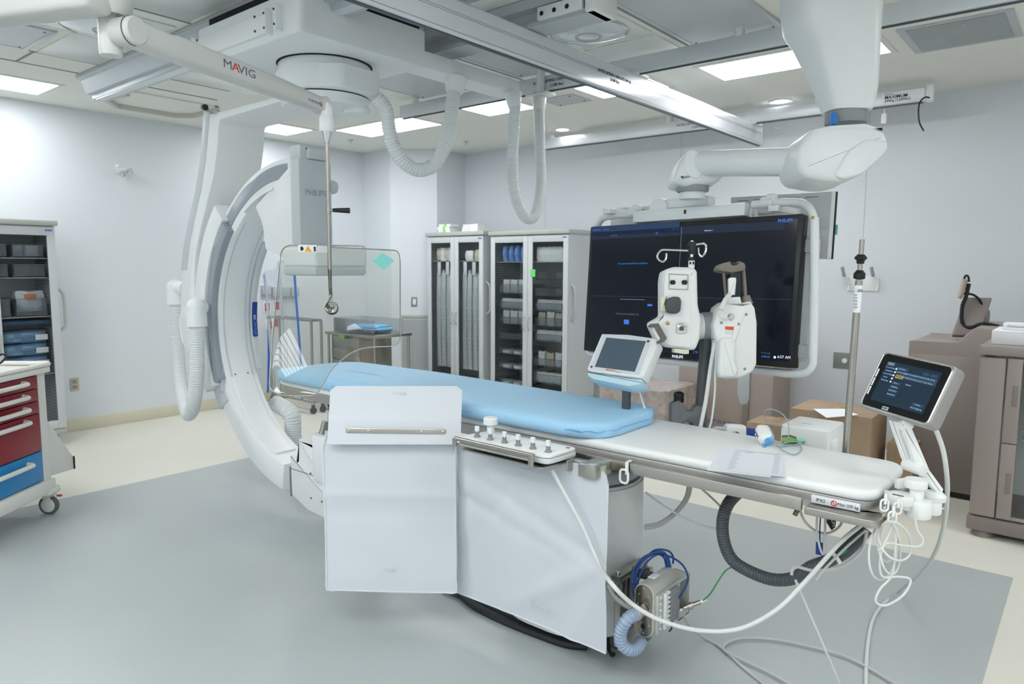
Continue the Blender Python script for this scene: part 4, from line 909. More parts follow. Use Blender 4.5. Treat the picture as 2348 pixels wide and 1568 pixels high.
a = S2(1858, 497); MB(MS).box((a[0], a[1], -.027), (.014, .014, .002)).build('yellow_label', mat('label_yellow', 'b9a04a', .5, var=0), mo)
# back monitors
def back_mon(c4, dl, dr, label, note=False):
    A = P(*c4[0], d=dl); B_ = P(*c4[1], d=dr); hh = c4[2]; X = (B_-A).normalized(); Y = V(0, 0, 1); Y = (Y-X*Y.dot(X)).normalized(); N = X.cross(Y)
    w_ = (B_-A).length; M = frame(A+X*w_/2-Y*hh/2, X, Y, N); t = thing('backup_monitor', label, 'monitor', M.translation, 'monitors seen from behind above the big screen')
    MB(M).box((0, 0, -.022), (w_, hh, .04), .004).build('rear_shell', mat('rear_white', 'd3d7d8', .45, var=0), t)
    MB(M).box((0, 0, -.05), (w_+.004, hh+.002, .014), .002).build('front_bezel', black, t)
    for k in range(5): MB(M).box((-w_*.36+k*w_*.17, hh*.43, 0), (w_*.12, .004, .001)).build('vent_slot', grey, t)
    MB(M).box((0, -hh*.05, .0), (w_*.99, .0015, .001)).build('shell_seam', lgrey, t)
    return t, M, w_, hh
t, M, w_, hh = back_mon(((1675, 452), (1908, 438), .325), 3.85, 3.42, 'white back of a second screen sticking out behind the big one, black-edged')
MB(M).box((w_*.5+.006, -.02, -.058), (.012, .05, .001)).build('teal_note', mat('teal_note', '86d6d0', .7, var=0), t)
b = MB(M); b.box((-w_*.14, hh*.30, .01), (.12, .06, .02), .005); b.tube([V(-w_*.2, hh*.3, .02), V(-w_*.16, hh*.1, .04), V(-w_*.12, hh*.0, .03)], .012, 10); b.build('wall_bracket', fw, t)
back_mon(((1400, 477), (1492, 471), .30), 4.25, 4.0, 'white screen back showing over the big screen corner on the cabinet side')
v0 = P(1790, 470, d=3.30); v1 = P(1800, 520, d=3.6)
MB().b2((v0.x-.05, MS.translation.y+.02, v0.z-.03), (v0.x+.0, 3.72, v0.z+.0), .004).build('rear_strut', fw, mo)
v0 = P(1450, 480, d=4.1); MB().b2((v0.x-.03, MS.translation.y+.04, v0.z-.04), (v0.x+.02, v0.y+.06, v0.z-.01), .004).build('rear_strut', fw, mo)
# ================================================================ INJECTOR
iw = mat('injector_white', 'e4e6e5', .38, var=.004); taupe = mat('taupe_plastic', '7d766b', .45, var=.01); seamw = mat('moulding_seam', '9aa0a2', .5, var=0)
inj = thing('contrast_injector', 'white twin-headed contrast injector with hooks, on a grey post behind the table', 'injector', P(1600, 975, y=2.83))
D0 = dpt(P(1610, 975, y=2.86))
b = MB(); b.cyl(P(1606, 945, d=D0), P(1620, 765, d=D0), .0245, n=28); b.build('post', dgrey, inj)
b = MB(); b.cyl(P(1605, 940, d=D0), P(1606, 930, d=D0), .0275, n=28, bev=.002); b.build('post_collar', black, inj)
b = MB(); vprism(b, [(1540, 985), (1541, 927), (1556, 918), (1568, 925), (1574, 941), (1590, 943), (1598, 930), (1622, 932), (1624, 990), (1592, 988), (1588, 972), (1572, 966), (1563, 975), (1560, 988)], D0-.03, .07, .006, 2, .004); b.build('rail_mount', mat('mount_grey', '66686a', .5, var=.01), inj)
b = MB(); q = P(1556, 922, d=D0); b.lathe([(.021, 0), (.0225, .004), (.0225, .02), (.021, .022), (.0225, .026), (.0225, .04), (.012, .046), (.001, .047)], q, n=24); b.build('clamp_knob', black, inj)
b = MB(); b.b2(P(1600, 985, d=D0)+V(-.08, -.06, -.06), P(1600, 985, d=D0)+V(.02, .0, .01), .004); b.build('rail_clamp', mat('mount_grey'), inj)
# head one
h1 = [(1521, 640), (1525, 618), (1545, 611), (1590, 612), (1600, 620), (1602, 700), (1606, 716), (1610, 730), (1606, 778), (1597, 800), (1590, 803), (1536, 796), (1510, 780), (1494, 745), (1496, 738), (1521, 724)]
D1 = D0-.03
b = MB(); vprism(b, h1, D1-.09, .13, .018, 4, .012); hd = b.build('pump_head', iw, inj, sharp=50)
b = MB(); vprism(b, [(1523, 650), (1526, 622), (1540, 617), (1578, 618), (1585, 625), (1583, 797), (1536, 792), (1512, 778), (1498, 748), (1522, 727)], D1-.094, .02, .004, 2, .008); b.build('front_face', iw, hd)
b = MB(); pts = [(1534, 628), (1578, 630), (1577, 664), (1534, 662)]; q = [P(x, y, d=D1-.096) for x, y in pts]
for i in range(4): b.cyl(q[i], q[(i+1) % 4], .0016, n=6)
b.build('door_seam', seamw, hd)
for px in (1543, 1570):
    b = MB(); vprism(b, [(px-7, 647), (px-4, 642), (px+4, 642), (px+7, 647), (px+4, 652), (px-4, 652)], D1-.1, .012, .002, 1); b.build('black_latch', black, hd)
b = MB(); vprism(b, [(1525, 700), (1531, 685), (1545, 679), (1560, 681), (1563, 690), (1561, 713), (1553, 719), (1538, 718), (1528, 714)], D1-.125, .045, .008, 3, .01); b.build('roller_cover', dgrey, hd)
b = MB(); vprism(b, [(1514, 680), (1530, 679), (1524, 698), (1530, 716), (1515, 715)], D1-.115, .03, .004, 2, .003); b.build('cream_latch', mat('cream_plastic', 'd6d8c4', .45, var=0), hd)
b = MB(); vprism(b, [(1553, 742), (1562, 740), (1575, 743), (1576, 762), (1566, 765), (1551, 763)], D1-.102, .02, .003, 2, .003); b.build('steel_fitting', chrome, hd)
b = MB(); vprism(b, [(1559, 748), (1568, 748), (1568, 758), (1559, 758)], D1-.112, .012, .001); b.build('fitting_core', dgrey, hd)
b = MB(); b.lathe([(.001, .006), (.006, .004), (.008, 0)], P(1531, 741, d=D1-.096), -CF, 14); b.build('brass_screw', mat('brass', 'b59a63', .3, metal=1, var=0), hd)
b = MB(); vprism(b, [(1488, 747), (1496, 742), (1510, 741), (1529, 775), (1524, 783), (1510, 788), (1507, 784), (1516, 778), (1499, 748), (1491, 751)], D1-.13, .03, .002, 1); b.build('pinch_bracket', mat('bracket_steel', '6e6a66', .35, metal=.8, var=0), hd)
b = MB(); vprism(b, [(1494, 752), (1503, 748), (1518, 776), (1511, 782)], D1-.125, .035, .005, 2, .003); b.build('pinch_block', iw, hd)
b = MB(); vprism(b, [(1546, 799), (1580, 802), (1580, 811), (1570, 812), (1546, 808)], D1-.09, .05, .003, 2); b.build('air_detector', mat('cream_plastic'), hd)
ib = thing('iv_hook', 'short black and steel double hook standing on top of the injector pump head', 'hook', P(1586, 612, d=D1))
b = MB(); b.cyl(P(1585, 615, d=D1), P(1586, 594, d=D1), .0135, n=20); b.build('label_sleeve', paper, ib)
for dx in (-3, 4): vprism(MB(), [(1584+dx, 606), (1588+dx, 606), (1588+dx, 600), (1584+dx, 600)], D1-.0145, .002).build('icon', ink, ib)
b = MB(); b.cyl(P(1586, 598, d=D1), P(1586, 590, d=D1), .0145); b.cyl(P(1586.5, 583, d=D1), P(1587, 555, d=D1), .017, n=20, bev=.002); vball(b, 1576, 565, D1, 4); b.build('black_collar', black, ib)
b = MB(); b.cyl(P(1586, 594, d=D1), P(1586.5, 580, d=D1), .008); b.cyl(P(1587, 555, d=D1), P(1587, 552, d=D1), .008)
b.tube([P(1578, 575, d=D1), P(1530, 573, d=D1), P(1516, 574, d=D1), P(1508, 584, d=D1), P(1509, 594, d=D1), P(1519, 600, d=D1), P(1527, 594, d=D1), P(1528, 581, d=D1)], .0045, 10, 8); b.build('steel_hook', chrome, ib)
b = MB(); b.tube([P(1595, 561, d=D1), P(1614, 559, d=D1), P(1619, 567, d=D1), P(1617, 580, d=D1), P(1610, 588, d=D1), P(1603, 583, d=D1), P(1601, 568, d=D1)], .0045, 10, 8); b.build('steel_hook', chrome, ib)
# joint
def hcyl(mb, px0, px1, py, rpx, d, bev=.003): return mb.cyl(P(px0, py, d=d), P(px1, py-1, d=d), rpx*d/FPX, n=36, bev=bev)
b = MB(); hcyl(b, 1592, 1613, 749, 30, D0); hcyl(b, 1628, 1660, 747, 29, D0); b.build('joint_hubs', iw, inj)
b = MB(); hcyl(b, 1609, 1636, 748, 32, D0-.0); b.build('joint_ring', grey, inj)
# head two
h2 = [(1645, 722), (1652, 702), (1668, 690), (1700, 695), (1722, 690), (1732, 706), (1737, 740), (1736, 835), (1727, 852), (1702, 866), (1668, 869), (1652, 866), (1647, 852), (1646, 782), (1640, 770), (1636, 745)]
b = MB(); vprism(b, h2, D1-.08, .15, .012, 3, .004); h2o = b.build('syringe_head', iw, inj, sharp=50)
b = MB(); vprism(b, [(1651, 780), (1660, 773), (1686, 776), (1690, 790), (1686, 822), (1695, 850), (1688, 866), (1655, 867), (1648, 855)], D1-.105, .06, .016, 3, .01); b.build('front_bulge', iw, h2o, sharp=50)
b = MB(); vprism(b, [(1663, 748), (1683, 749), (1682, 757), (1663, 755)], D1-.0815, .003); b.build('orange_label', mat('label_orange', 'e2512f', .5, var=0), h2o)
b = MB(); vprism(b, [(1663, 756), (1683, 758), (1682, 768), (1663, 766)], D1-.0815, .003); b.build('serial_label', mat('frosted_label', 'd5dad9', .6, var=0), h2o)
for px, py in ((1654, 740), (1694, 743), (1711, 721), (1708, 846)):
    MB().lathe([(.001, .003), (.004, .003), (.006, 0)], P(px, py, d=D1-.081), -CF, 12).build('screw', grey, h2o)
b = MB(); b.lathe([(.001, .012), (.008, .012), (.011, .006), (.018, 0)], P(1676, 727, d=D1-.078), -CF, 20); b.build('port', chrome, h2o)
b = MB(); vprism(b, [(1668, 694), (1672, 681), (1698, 680), (1702, 697)], D1-.06, .09, .006, 2); b.build('syringe_collar', iw, h2o)
b = MB(); vprism(b, [(1648, 613), (1655, 604), (1675, 599), (1680, 606), (1690, 604), (1695, 598), (1708, 603), (1711, 612), (1707, 620), (1680, 625), (1650, 620)], D1-.06, .09, .006, 2, .004); b.build('top_handle', taupe, h2o)
b = MB(); b.cyl(P(1659, 620, d=D1-.02), P(1665, 680, d=D1-.02), .0065); b.build('guard_rod', taupe, h2o)
b = MB(); b.cyl(P(1704, 618, d=D1-.02), P(1709, 680, d=D1-.02), .0085); b.build('guard_rod', taupe, h2o)
b = MB(); b.cyl(P(1709, 678, d=D1-.02), P(1713, 698, d=D1-.02), .018, .026, n=20); b.build('rod_bellows', taupe, h2o)
b = MB(); b.cyl(P(1686, 685, d=D1-.02), P(1685, 625, d=D1-.02), .030, n=28); b.build('syringe_barrel', thin_glass('clear_plastic', 'dfe5e6', 1.45, .05), h2o)
b = MB(); vprism(b, [(1671, 640), (1675, 636), (1687, 636), (1689, 640), (1686, 676), (1672, 675)], D1-.075, .02, .004, 3, .002); b.build('hand_switch', white, h2o)
b = MB(); b.tube([P(1674, 674, d=D1-.09), P(1662, 690, d=D1-.11), P(1653, 710, d=D1-.12)], .010, 10, 8, .12, .006); b.tube([P(1653, 710, d=D1-.12), P(1650, 725, d=D1-.12), P(1662, 731, d=D1-.1), P(1676, 728, d=D1-.08)], .0035, 8); b.build('coiled_cord', cable_white, h2o)
# injector cables behind the table
for pts, r, lab in (([(1638, 786), (1636, 800), (1628, 850), (1618, 920), (1607, 975), (1603, 992)], .0085, 'thicker white cable dropping from the injector joint down behind the table'),
                    ([(1642, 800), (1640, 850), (1639, 900), (1632, 960), (1624, 990)], .0045, 'thin white cable dropping from the injector joint down behind the table')):
    tag(MB().tube([P(x, y, d=D0-.07) for x, y in pts], r, 10, 6).build('cable', cable_white), lab, 'cable')
b = MB(); b.cyl(P(1639, 780, d=D0-.06), P(1637, 800, d=D0-.06), .012); b.build('cable_gland', lgrey, inj)
# injector display
IC = V(-1.5229, 2.5411, 1.1875); IY = V(.0133, .5795, .8148); IX = V(.9999, -.007, -.0113); IN = IX.cross(IY)
IC = CC+(IC-CC)*(3.02/2.95); 
idp = thing('injector_display', 'small tilted white touch display with a slate screen on a dark post', 'display', IC)
fI = lambda px, py: S2(px, py, IC, IN, IX, IY); MI = frame(IC, IX, IY, IN)
q4 = [fI(*p) for p in ((1379, 764), (1440, 766), (1505, 775), (1509, 783), (1475, 862), (1470, 866), (1440, 862), (1350, 850), (1345, 845))]
b = MB(MI); b.prism(rpoly(q4, .006, 3), -.062, -.001, bev=.008, seg=3); b.build('housing', iw, idp, sharp=50)
q5 = [fI(*p) for p in ((1382, 768), (1440, 769), (1494, 779), (1465, 860), (1352, 846))]
b = MB(MI); b.prism(rpoly(q5, .004, 3), -.002, .0006); b.build('front_panel', mat('lavender_panel', 'cfd2d9', .4, var=0), idp)
q6 = [fI(*p) for p in ((1390.7, 774), (1481.5, 782.5), (1455.6, 852.5), (1364, 841))]
b = MB(MI); b.prism(q6, 0, .0014); b.build('screen', mat('slate_screen', '4f5f6c', .25, var=0, spec=.4), idp)
q7 = [fI(*p) for p in ((1345, 850), (1352, 852), (1440, 866), (1470, 868), (1476, 878), (1440, 884), (1360, 868), (1347, 860))]
b = MB(MI); b.prism(rpoly(q7, .004, 3), -.07, -.004, bev=.004); b.build('blue_lower_shell', mat('pale_blue_shell', 'b9d6e2', .4, var=0), idp)
uit('MEDRAD', 1400, 849, .0115, mat('logo_red', 'd8674f', .5, var=0), f=fI, M=MI, z=.0012, par=idp, shear=.2, bold=.0002); uit('Avanta', 1418.5, 853.5, .009, ink_lt, f=fI, M=MI, z=.0012, par=idp)
a = fI(1489, 781); b = MB(MI); b.lathe([(.0045, 0), (.0055, 0), (.0055, .001), (.0045, .001)], (a[0]-.004, a[1]-.004, .001), n=20); b.box((a[0]-.004, a[1]-.004, .0015), (.008, .001, .0006)); b.box((a[0]-.004, a[1]-.004, .0015), (.001, .008, .0006)); b.build('cross_emblem', ink, idp)
a = fI(1356.5, 841); b = MB(MI); b.lathe([(.0035, 0), (.0052, 0), (.0052, .001), (.0035, .001)], (a[0], a[1], .001), n=20); b.build('blue_emblem', blue_pl, idp)
q = P(1437, 878, d=3.0); b = MB(); b.b2((q.x-.016, q.y-.012, .83), (q.x+.016, q.y+.012, q.z+.02), .003); b.build('post', dgrey, idp)
b = MB(); b.b2((q.x-.04, 2.78, .80), (q.x+.04, q.y+.04, .85), .004); b.build('rail_clamp', mat('mount_grey'), idp)
tag(MB().tube([P(1462, 884, d=3.02), P(1466, 900, d=3.02), P(1480, 940, d=3.02), P(1489, 962, d=3.02)], .005, 8).build('cable', cable_white), 'short white cable hanging from the back of the tilted injector display', 'cable')
q = P(1492, 962, d=3.02); MB().sph(q, .016, 14)
# ================================================================ IV POLE
yp = 2.80
ip = thing('iv_pole', 'tall stainless pole with black collars clamped to the far table rail', 'pole', P(1938, 1045, y=yp))
def pp_(px, py): return P(px, py, y=yp)
a = pp_(1938, 1050); top = pp_(1977, 549)
ax0 = (top-a)
def along(py): t = (1050-py)/(1050-549.); return a+ax0*t
b = MB(); b.cyl(a-ax0.normalized()*.06, along(640), .0125, n=20); b.build('lower_tube', steel, ip)
b = MB(); b.cyl(along(645), along(549), .0085, n=18); b.build('upper_tube', steel, ip)
b = MB(); b.lathe([(.012, 0), (.02, .004), (.02, .022), (.014, .03), (.011, .034)], along(638), ax0, 24); b.build('black_collar', black, ip)
b = MB(); b.lathe([(.011, 0), (.013, .003), (.014, .012), (.021, .018), (.021, .024), (.012, .034)], along(603), ax0, 24); b.build('black_collar', black, ip)
b = MB(); b.cyl(along(712), along(651), .0131, n=20); b.build('white_label', paper, ip)
text('GIS', .014, along(664)-CF*.0137, CR, ax0, ink, ip)
for k in range(5): vprism(MB(), [(1957, 675+k*7), (1966, 675+k*7), (1966, 677+k*7), (1957, 677+k*7)], dpt(along(690))-.0138, .001).build('label_line', ink_lt, ip)
b = MB(); b.b2((a.x-.03, 2.78, .78), (a.x+.03, 2.825, .85), .004); b.cyl((a.x, 2.82, .815), (a.x, 2.87, .815), .014); b.build('rail_clamp', steel, ip)
# ================================================================ TOUCH PANEL
tc_ = V(-.4479, 2.4523, 1.183); tX = V(.8544, -.5166, -.0568).normalized(); tY = V(.2667, .342, .9011); tY = (tY-tX*tY.dot(tX)).normalized(); tN = tX.cross(tY)
TM = frame(tc_, tX, tY, tN)
fT = lambda px, py: S2(px, py, tc_, tN, tX, tY)
ts = thing('touch_panel', 'black tablet-like touch screen in a silver frame above the foot of the table', 'touch screen', tc_)
b = MB(TM); b.prism(rrect(.262, .198, .02, 6), -.05, .0, bev=.006, seg=3); b.build('casing', mat('panel_silver', 'a3a2a0', .35, metal=.5, var=.01), ts)
b = MB(TM)
rr = [V(x, y, .001) for x, y in rrect(.25, .186, .015, 6)]; b.tube(rr+[rr[0]], .0032, 8, 1); b.build('chrome_rim', chrome, ts)
b = MB(TM); b.prism(rrect(.245, .181, .013, 6), -.001, .002); gs = b.build('glass_front', mat('gloss_black', '0d1013', .12, var=0), ts)
scr2 = mat('panel_screen', '101c28', .15, var=0); scr2.node_tree.nodes['Principled BSDF'].inputs['Emission Color'].default_value = lin('1c2f42'); scr2.node_tree.nodes['Principled BSDF'].inputs['Emission Strength'].default_value = .6
b = MB(TM); b.prism(rrect(.196, .138, .002, 2), .002, .0026); s2_ = b.build('screen', scr2, ts)
def tu(x0, y0, x1, y1, m, name): MB(TM).add([(x0, y0, .0031), (x1, y0, .0031), (x1, y1, .0031), (x0, y1, .0031)], [[0, 1, 2, 3]], False).build(name, m, s2_)
def tt(s, x, y, size, m, **k): text_mb(s, size, TM @ Matrix.Translation((x, y, .0036)), ext=.0002, **k).build('lettering', m, s2_)
u_d = mat('ui_panel', '22384d', .5, var=0, emit=.45); u_t = mat('ui_text', '86a8c4', .5, var=0, emit=.5); u_g = mat('ui_grey', '5d6b70', .5, var=0, emit=.4); u_y = mat('ui_yellow', 'a0934a', .5, var=0, emit=.5)
tu(-.095, .055, -.068, .066, u_g, 'tab'); tu(-.045, .022, .095, .045, u_d, 'field_area'); tu(-.047, .020, -.018, .031, u_y, 'selected_button')
tu(-.06, .046, -.012, .057, u_d, 'tab'); tu(.04, .048, .062, .058, u_d, 'tab'); tu(.066, .048, .09, .058, u_d, 'tab')
for k in range(4): tu(-.05, -.002-k*.013, -.016, .007-k*.013, u_d, 'menu_button')
tu(.05, -.05, .09, -.041, u_d, 'menu_button'); tu(.05, -.062, .09, -.053, u_d, 'menu_button')
for s, x, y in (('Exam', -.081, .0605), ('X-ray Settings', -.077, .048), ('Collimation', -.077, .037), ('C-arm & Table', -.077, .026), ('Series', -.08, .015), ('Processing', -.078, .004), ('Left Coronary', -.033, .04), ('Right Coronary', .0, .04), ('Left Ventricle', .035, .04), ('Cardiac Swing', .07, .04), ('One Shot', -.033, .0255), ('Co-Registration', .0, .028), ('Aortic Arch', .035, .027), ('New Patient', .07, .027), ('Store', -.035, .0035), ('Roadmap', -.033, -.0095), ('Dual Fluoro', -.033, -.0225), ('Stent Boost', -.033, -.0355), ('Options', .01, .007), ('ECG Triggering', .07, -.0575), ('Screen', .07, -.0455), ('Coronary', -.035, .0515)):
    tt(s, x, y, .0062, u_t if y != .0255 else ink)
for k in range(5): MB(TM).box((-.055, .048-k*.011, .0032), (.005, .005, .0004)).build('menu_icon', wht_ui, s2_)
MB(TM).box((-.03, -.083, .0034), (.022, .0105, .001)).build('barcode_label', paper, ts)
b = MB(TM)
for k in range(9): b.box((-.0385+k*.0021, -.083, .0041), (.001+.0006*(k % 2), .007, .0004))
b.build('barcode_bars', ink, ts)
for k in range(3): MB(TM).box((-.116, .022-k*.031, .0034), (.0055, .028, .001)).build('white_label', paper, ts)
b = MB(); 
def limb(pts, d, th, name, m=white, r=.002, bev=.003): x = MB(); vprism(x, pts, d, th, bev, 2, r); return x.build(name, m, ts)
dA_ = dpt(P(2100, 1060, x=-.40)); dA_ = 2.17
limb([(2044, 964), (2072, 970), (2092, 1020), (2100, 1066), (2082, 1068), (2072, 1050)], dA_+.03, .02, 'arm_link')
limb([(2068, 972), (2090, 978), (2116, 1040), (2133, 1080), (2120, 1088), (2100, 1064)], dA_, .022, 'arm_link')
limb([(2112, 1062), (2132, 1078), (2164, 1122), (2160, 1134), (2150, 1130), (2108, 1085)], dA_+.01, .025, 'lower_link')
b = MB(); b.cyl(P(2075, 1062, d=dA_+.05), P(2118, 1078, d=dA_-.01), .02, n=24, bev=.003); b.build('arm_pivot', white, ts)
b = MB(); b.cyl(P(2072, 975, d=dA_+.03), P(2082, 972, d=dA_), .018); b.build('tilt_hinge', white, ts)
b = MB(); q = P(2140, 1136, d=dA_+.02); b.lathe([(.034, -.014), (.036, -.01), (.036, .002), (.026, .012), (.012, .014)], q, n=28); b.build('swivel_base', white, ts)
# rail knobs at the foot end
tk = thing('rail_clamp_knob', 'white double round clamp knob on the steel rail at the table foot', 'clamp', P(2090, 1150, d=2.12))
dk = 2.1
def rc(px, py, rpx, h, name, m=white, d=dk, prof=None):
    q = P(px, py, d=d); r = rpx*d/FPX; MB().lathe(prof or [(r*.94, -h), (r, -h+.003), (r, -.004), (r*.94, 0), (.001, .001)], q, n=32).build(name, m, tk)
rc(2101, 1098, 24, .026, 'upper_knob'); rc(2103, 1118, 15, .05, 'knob_stem')
rc(2107, 1147, 27, .05, 'clamp_body'); rc(2065, 1132, 27, .03, 'clamp_cap'); rc(2135, 1150, 22, .035, 'rear_body', d=dk+.05)
b = MB(); vprism(b, [(2045, 1130), (2105, 1140), (2105, 1178), (2050, 1165)], dk-.01, .05, .006, 2, .004); b.build('clamp_block', white, tk)
b = MB(); vprism(b, [(2062, 1102), (2095, 1097), (2095, 1118), (2062, 1122)], dk+.04, .03, .004, 2); b.build('spacer_block', white, tk)
b = MB(); b.tube([P(2085, 1180, d=dk), P(2110, 1186, d=dk), P(2126, 1190, d=dk-.01)], .006, 10); b.build('lever', steel, tk)
b = MB(); b.tube([P(2140, 1163, d=dk+.05), P(2160, 1160, d=dk+.05), P(2162, 1166, d=dk+.04), P(2142, 1168, d=dk+.04)], .004, 8); b.build('lever', steel, tk)
b = MB(); vprism(b, [(2048, 1132), (2072, 1137), (2072, 1139.5), (2048, 1134.5)], dk-.062, .004); b.build('grip_slot', dgrey, tk)
er = MB(); er.tube([P(2015, 1170, d=2.12), P(2075, 1108, d=2.25)], .008, 8); 
b = MB(); b.b2((-.452, 2.26, .81), (-.438, 2.66, .845), .002); b.build('end_rail', steel, pt)
# clips
for i, (px, py) in enumerate(((2028, 1158), (2046, 1186), (2058, 1165))):
    t = thing('cable_clip', ('white plastic cable clip on the table foot rail nearest the rating label', 'white plastic cable clip holding the coiled white cord', 'white plastic cable clip tucked under the round clamp knob')[i], 'cable clip', P(px, py, d=2.05))
    ring_clip(P(px, py, d=2.05), .75, CFh).build('loop', white, t)
    q = P(px+3, py-14, d=2.05); MB().box(q, (.008, .012, .03), .002).build('hook', white, t)
# ================================================================ STORAGE CABINETS
cabm = mat('cabinet_grey', 'c9cdcf', .4, var=.005); cabt = mat('cabinet_top_grey', 'b6b9b3', .45, var=.005); cabi = mat('cabinet_inside', '9fa3a4', .5, var=.01)
door_gl = thin_glass('door_glass', 'fbfdfd', 1.22)
clear_bin = thin_glass('clear_bin_plastic', 'f0f2f5', 1.25, .1, haze=.10, hcol='d5d8de')
def cabinet(M, w_, dep, z0, H, label, doors=True, handle_side=1):
    o = M @ V(w_/2, dep/2, 0); t = thing('storage_cabinet', label, 'cabinet', (o.x, o.y, 0), 'glass-door storage cabinets')
    b = MB(M); s = .02
    b.b2((0, .02, z0), (s, dep, H)); b.b2((w_-s, .02, z0), (w_, dep, H)); b.b2((s, dep-s, z0), (w_-s, dep, H)); b.b2((s, .02, z0), (w_-s, dep-s, z0+.03)); b.b2((s, .02, H-.03), (w_-s, dep-s, H)); b.build('carcass', cabm, t)
    b = MB(M); b.b2((-.02, -.02, H), (w_+.02, dep, H+.045), .008); b.build('top', cabt, t)
    b = MB(M); b.b2((0, .01, z0-.04), (w_, dep, z0), .004); b.build('base', cabt, t)
    b = MB(M)
    for sx in (s, w_-s-.006):
        for k in range(int((H-z0)/.028)-2): b.b2((sx, .07, z0+.05+k*.028), (sx+.006, dep-.03, z0+.062+k*.028))
    b.build('shelf_runners', mat('runner_grey', 'a9adae', .5, var=0), t)
    fwd = .062; hw = w_/2
    for k in range(2):
        x0 = k*hw+.002; x1 = (k+1)*hw-.002
        b = MB(M)
        b.b2((x0, 0, z0+.01), (x0+fwd, .02, H-.01), .003); b.b2((x1-fwd, 0, z0+.01), (x1, .02, H-.01), .003); b.b2((x0+fwd, 0, H-.08), (x1-fwd, .02, H-.01), .002); b.b2((x0+fwd, 0, z0+.01), (x1-fwd, .02, z0+.08), .002)
        d = b.build('door', cabm, t)
        MB(M).b2((x0+fwd, .008, z0+.08), (x1-fwd, .012, H-.08)).build('door_glass', door_gl, d)
        hx_ = hw-.035 if k == 0 else hw+.035; zc = z0+(H-z0)*.45
        MB(M).tube([V(hx_, 0, zc-.075), V(hx_, -.028, zc-.05), V(hx_, -.034, zc), V(hx_, -.028, zc+.05), V(hx_, 0, zc+.075)], .006, 8).build('handle', cabt, d)
    MB(M).b2((w_-.075, -.001, H-.045), (w_-.02, 0, H-.03)).build('blue_badge', mat('badge_blue', '5c82c4', .5, var=0), t)
    X = w_ if handle_side > 0 else 0; e = .055*handle_side; zc = z0+(H-z0)*.60
    MB(M).tube([V(X, .06, zc+.17), V(X+e*.8, .06, zc+.13), V(X+e, .06, zc+.05), V(X+e, .06, zc-.1), V(X+e*.9, .06, zc-.16), V(X, .06, zc-.2)], .012, 10).build('push_handle', cabt, t)
    for cx_, cy_ in ((.07, .07), (w_-.07, .07), (.07, dep-.07), (w_-.07, dep-.07)):
        b = MB(M); b.cyl((cx_, cy_, z0-.04), (cx_, cy_, z0-.07), .012); b.b2((cx_-.018, cy_-.02, .035), (cx_-.012, cy_+.03, z0-.065)); b.b2((cx_+.012, cy_-.02, .035), (cx_+.018, cy_+.03, z0-.065)); b.b2((cx_-.018, cy_-.02, z0-.075), (cx_+.018, cy_+.03, z0-.065))
        b.cyl((cx_-.011, cy_+.01, .038), (cx_+.011, cy_+.01, .038), .038, n=20, bev=.004); b.build('caster', rubber, t)
    return t
Mb1 = Matrix.Translation((-6.32, 6.0, 0)); Mb2 = Matrix.Translation((-5.28, 5.98, 0)); MLc = RZ(PI/2, (-6.75, 1.20, 0))
cabinet(Mb1, .91, .5, .15, 1.90, 'narrower grey glass-door cabinet holding long hanging packs, box stack on its top')
cabinet(Mb2, 1.06, .52, .15, 1.885, 'wider grey glass-door cabinet with bins of packs and a green note on the door')
cabinet(MLc, .96, .5, .15, 1.865, 'grey glass-door cabinet behind the red and blue drawer cart')
# soft package prototypes
def pouch(sx, sy, sz, m, name, seed, crum=.08):
    rnd = random.Random(seed); b = bmesh.new(); bmesh.ops.create_cube(b, size=1); bmesh.ops.subdivide_edges(b, edges=b.edges[:], cuts=5, use_grid_fill=True)
    ph = [rnd.random()*9 for _ in range(6)]
    for v in b.verts:
        x, y, z = v.co; k = 1-(abs(y)*2)**4*.0
        r = (abs(x)*2)**3+(abs(z)*2)**3
        y *= 1-.55*min(1, r*.6)
        n1 = math.sin(x*11+ph[0])*math.sin(z*9+ph[1])+math.sin(z*17+ph[2]+x*5)*.6+math.sin(x*23+ph[3])*.3
        v.co = V(x*sx*(1+.05*math.sin(z*7+ph[4])), y*sy*(1+crum*5*n1*.3), z*sz*(1+.05*math.sin(x*8+ph[5])*(z > 0)))
    m_ = MB(); m_.bm(b); return m_
pkw = mat('package_white', 'f0f1f1', .4, var=.06, vscale=30, bump=.3, bscale=50); pkb = mat('package_blue', '7ba4de', .5, var=.05, vscale=20); pkc = mat('package_cream', 'd6cbb8', .5, var=.06, vscale=25)
pk_tint = mat('package_clear', 'e6eaec', .25, var=.1, vscale=40, bump=.4, bscale=60)
class Proto:
    def __init__(s, mk): s.mk = mk; s.o = None
    def put(s, loc, label, cat, group, rz=0, name='wrapped_package'):
        if s.o is None: s.o = s.mk(); o = s.o
        else: o = s.o.copy(); COL.objects.link(o)
        o.location = loc; o.rotation_euler = (0, 0, rz); o['label'] = label; o['category'] = cat; o['group'] = group; return o
P_w = Proto(lambda: pouch(.09, .06, .155, pkw, 'p', 1).build('wrapped_package', pkw)); P_w2 = Proto(lambda: pouch(.12, .08, .12, pkw, 'p', 2, .12).build('wrapped_package', pkw))
P_b = Proto(lambda: pouch(.06, .12, .17, pkb, 'p', 3).build('wrapped_package', pkb)); P_c = Proto(lambda: pouch(.09, .07, .14, pkc, 'p', 4).build('wrapped_package', pkc))
P_l = Proto(lambda: pouch(.07, .05, 1.15, pk_tint, 'p', 5, .05).build('long_package', pk_tint)); P_s = Proto(lambda: pouch(.13, .12, .05, pkw, 'p', 6).build('wrapped_package', pkw))
bin_n = [0]
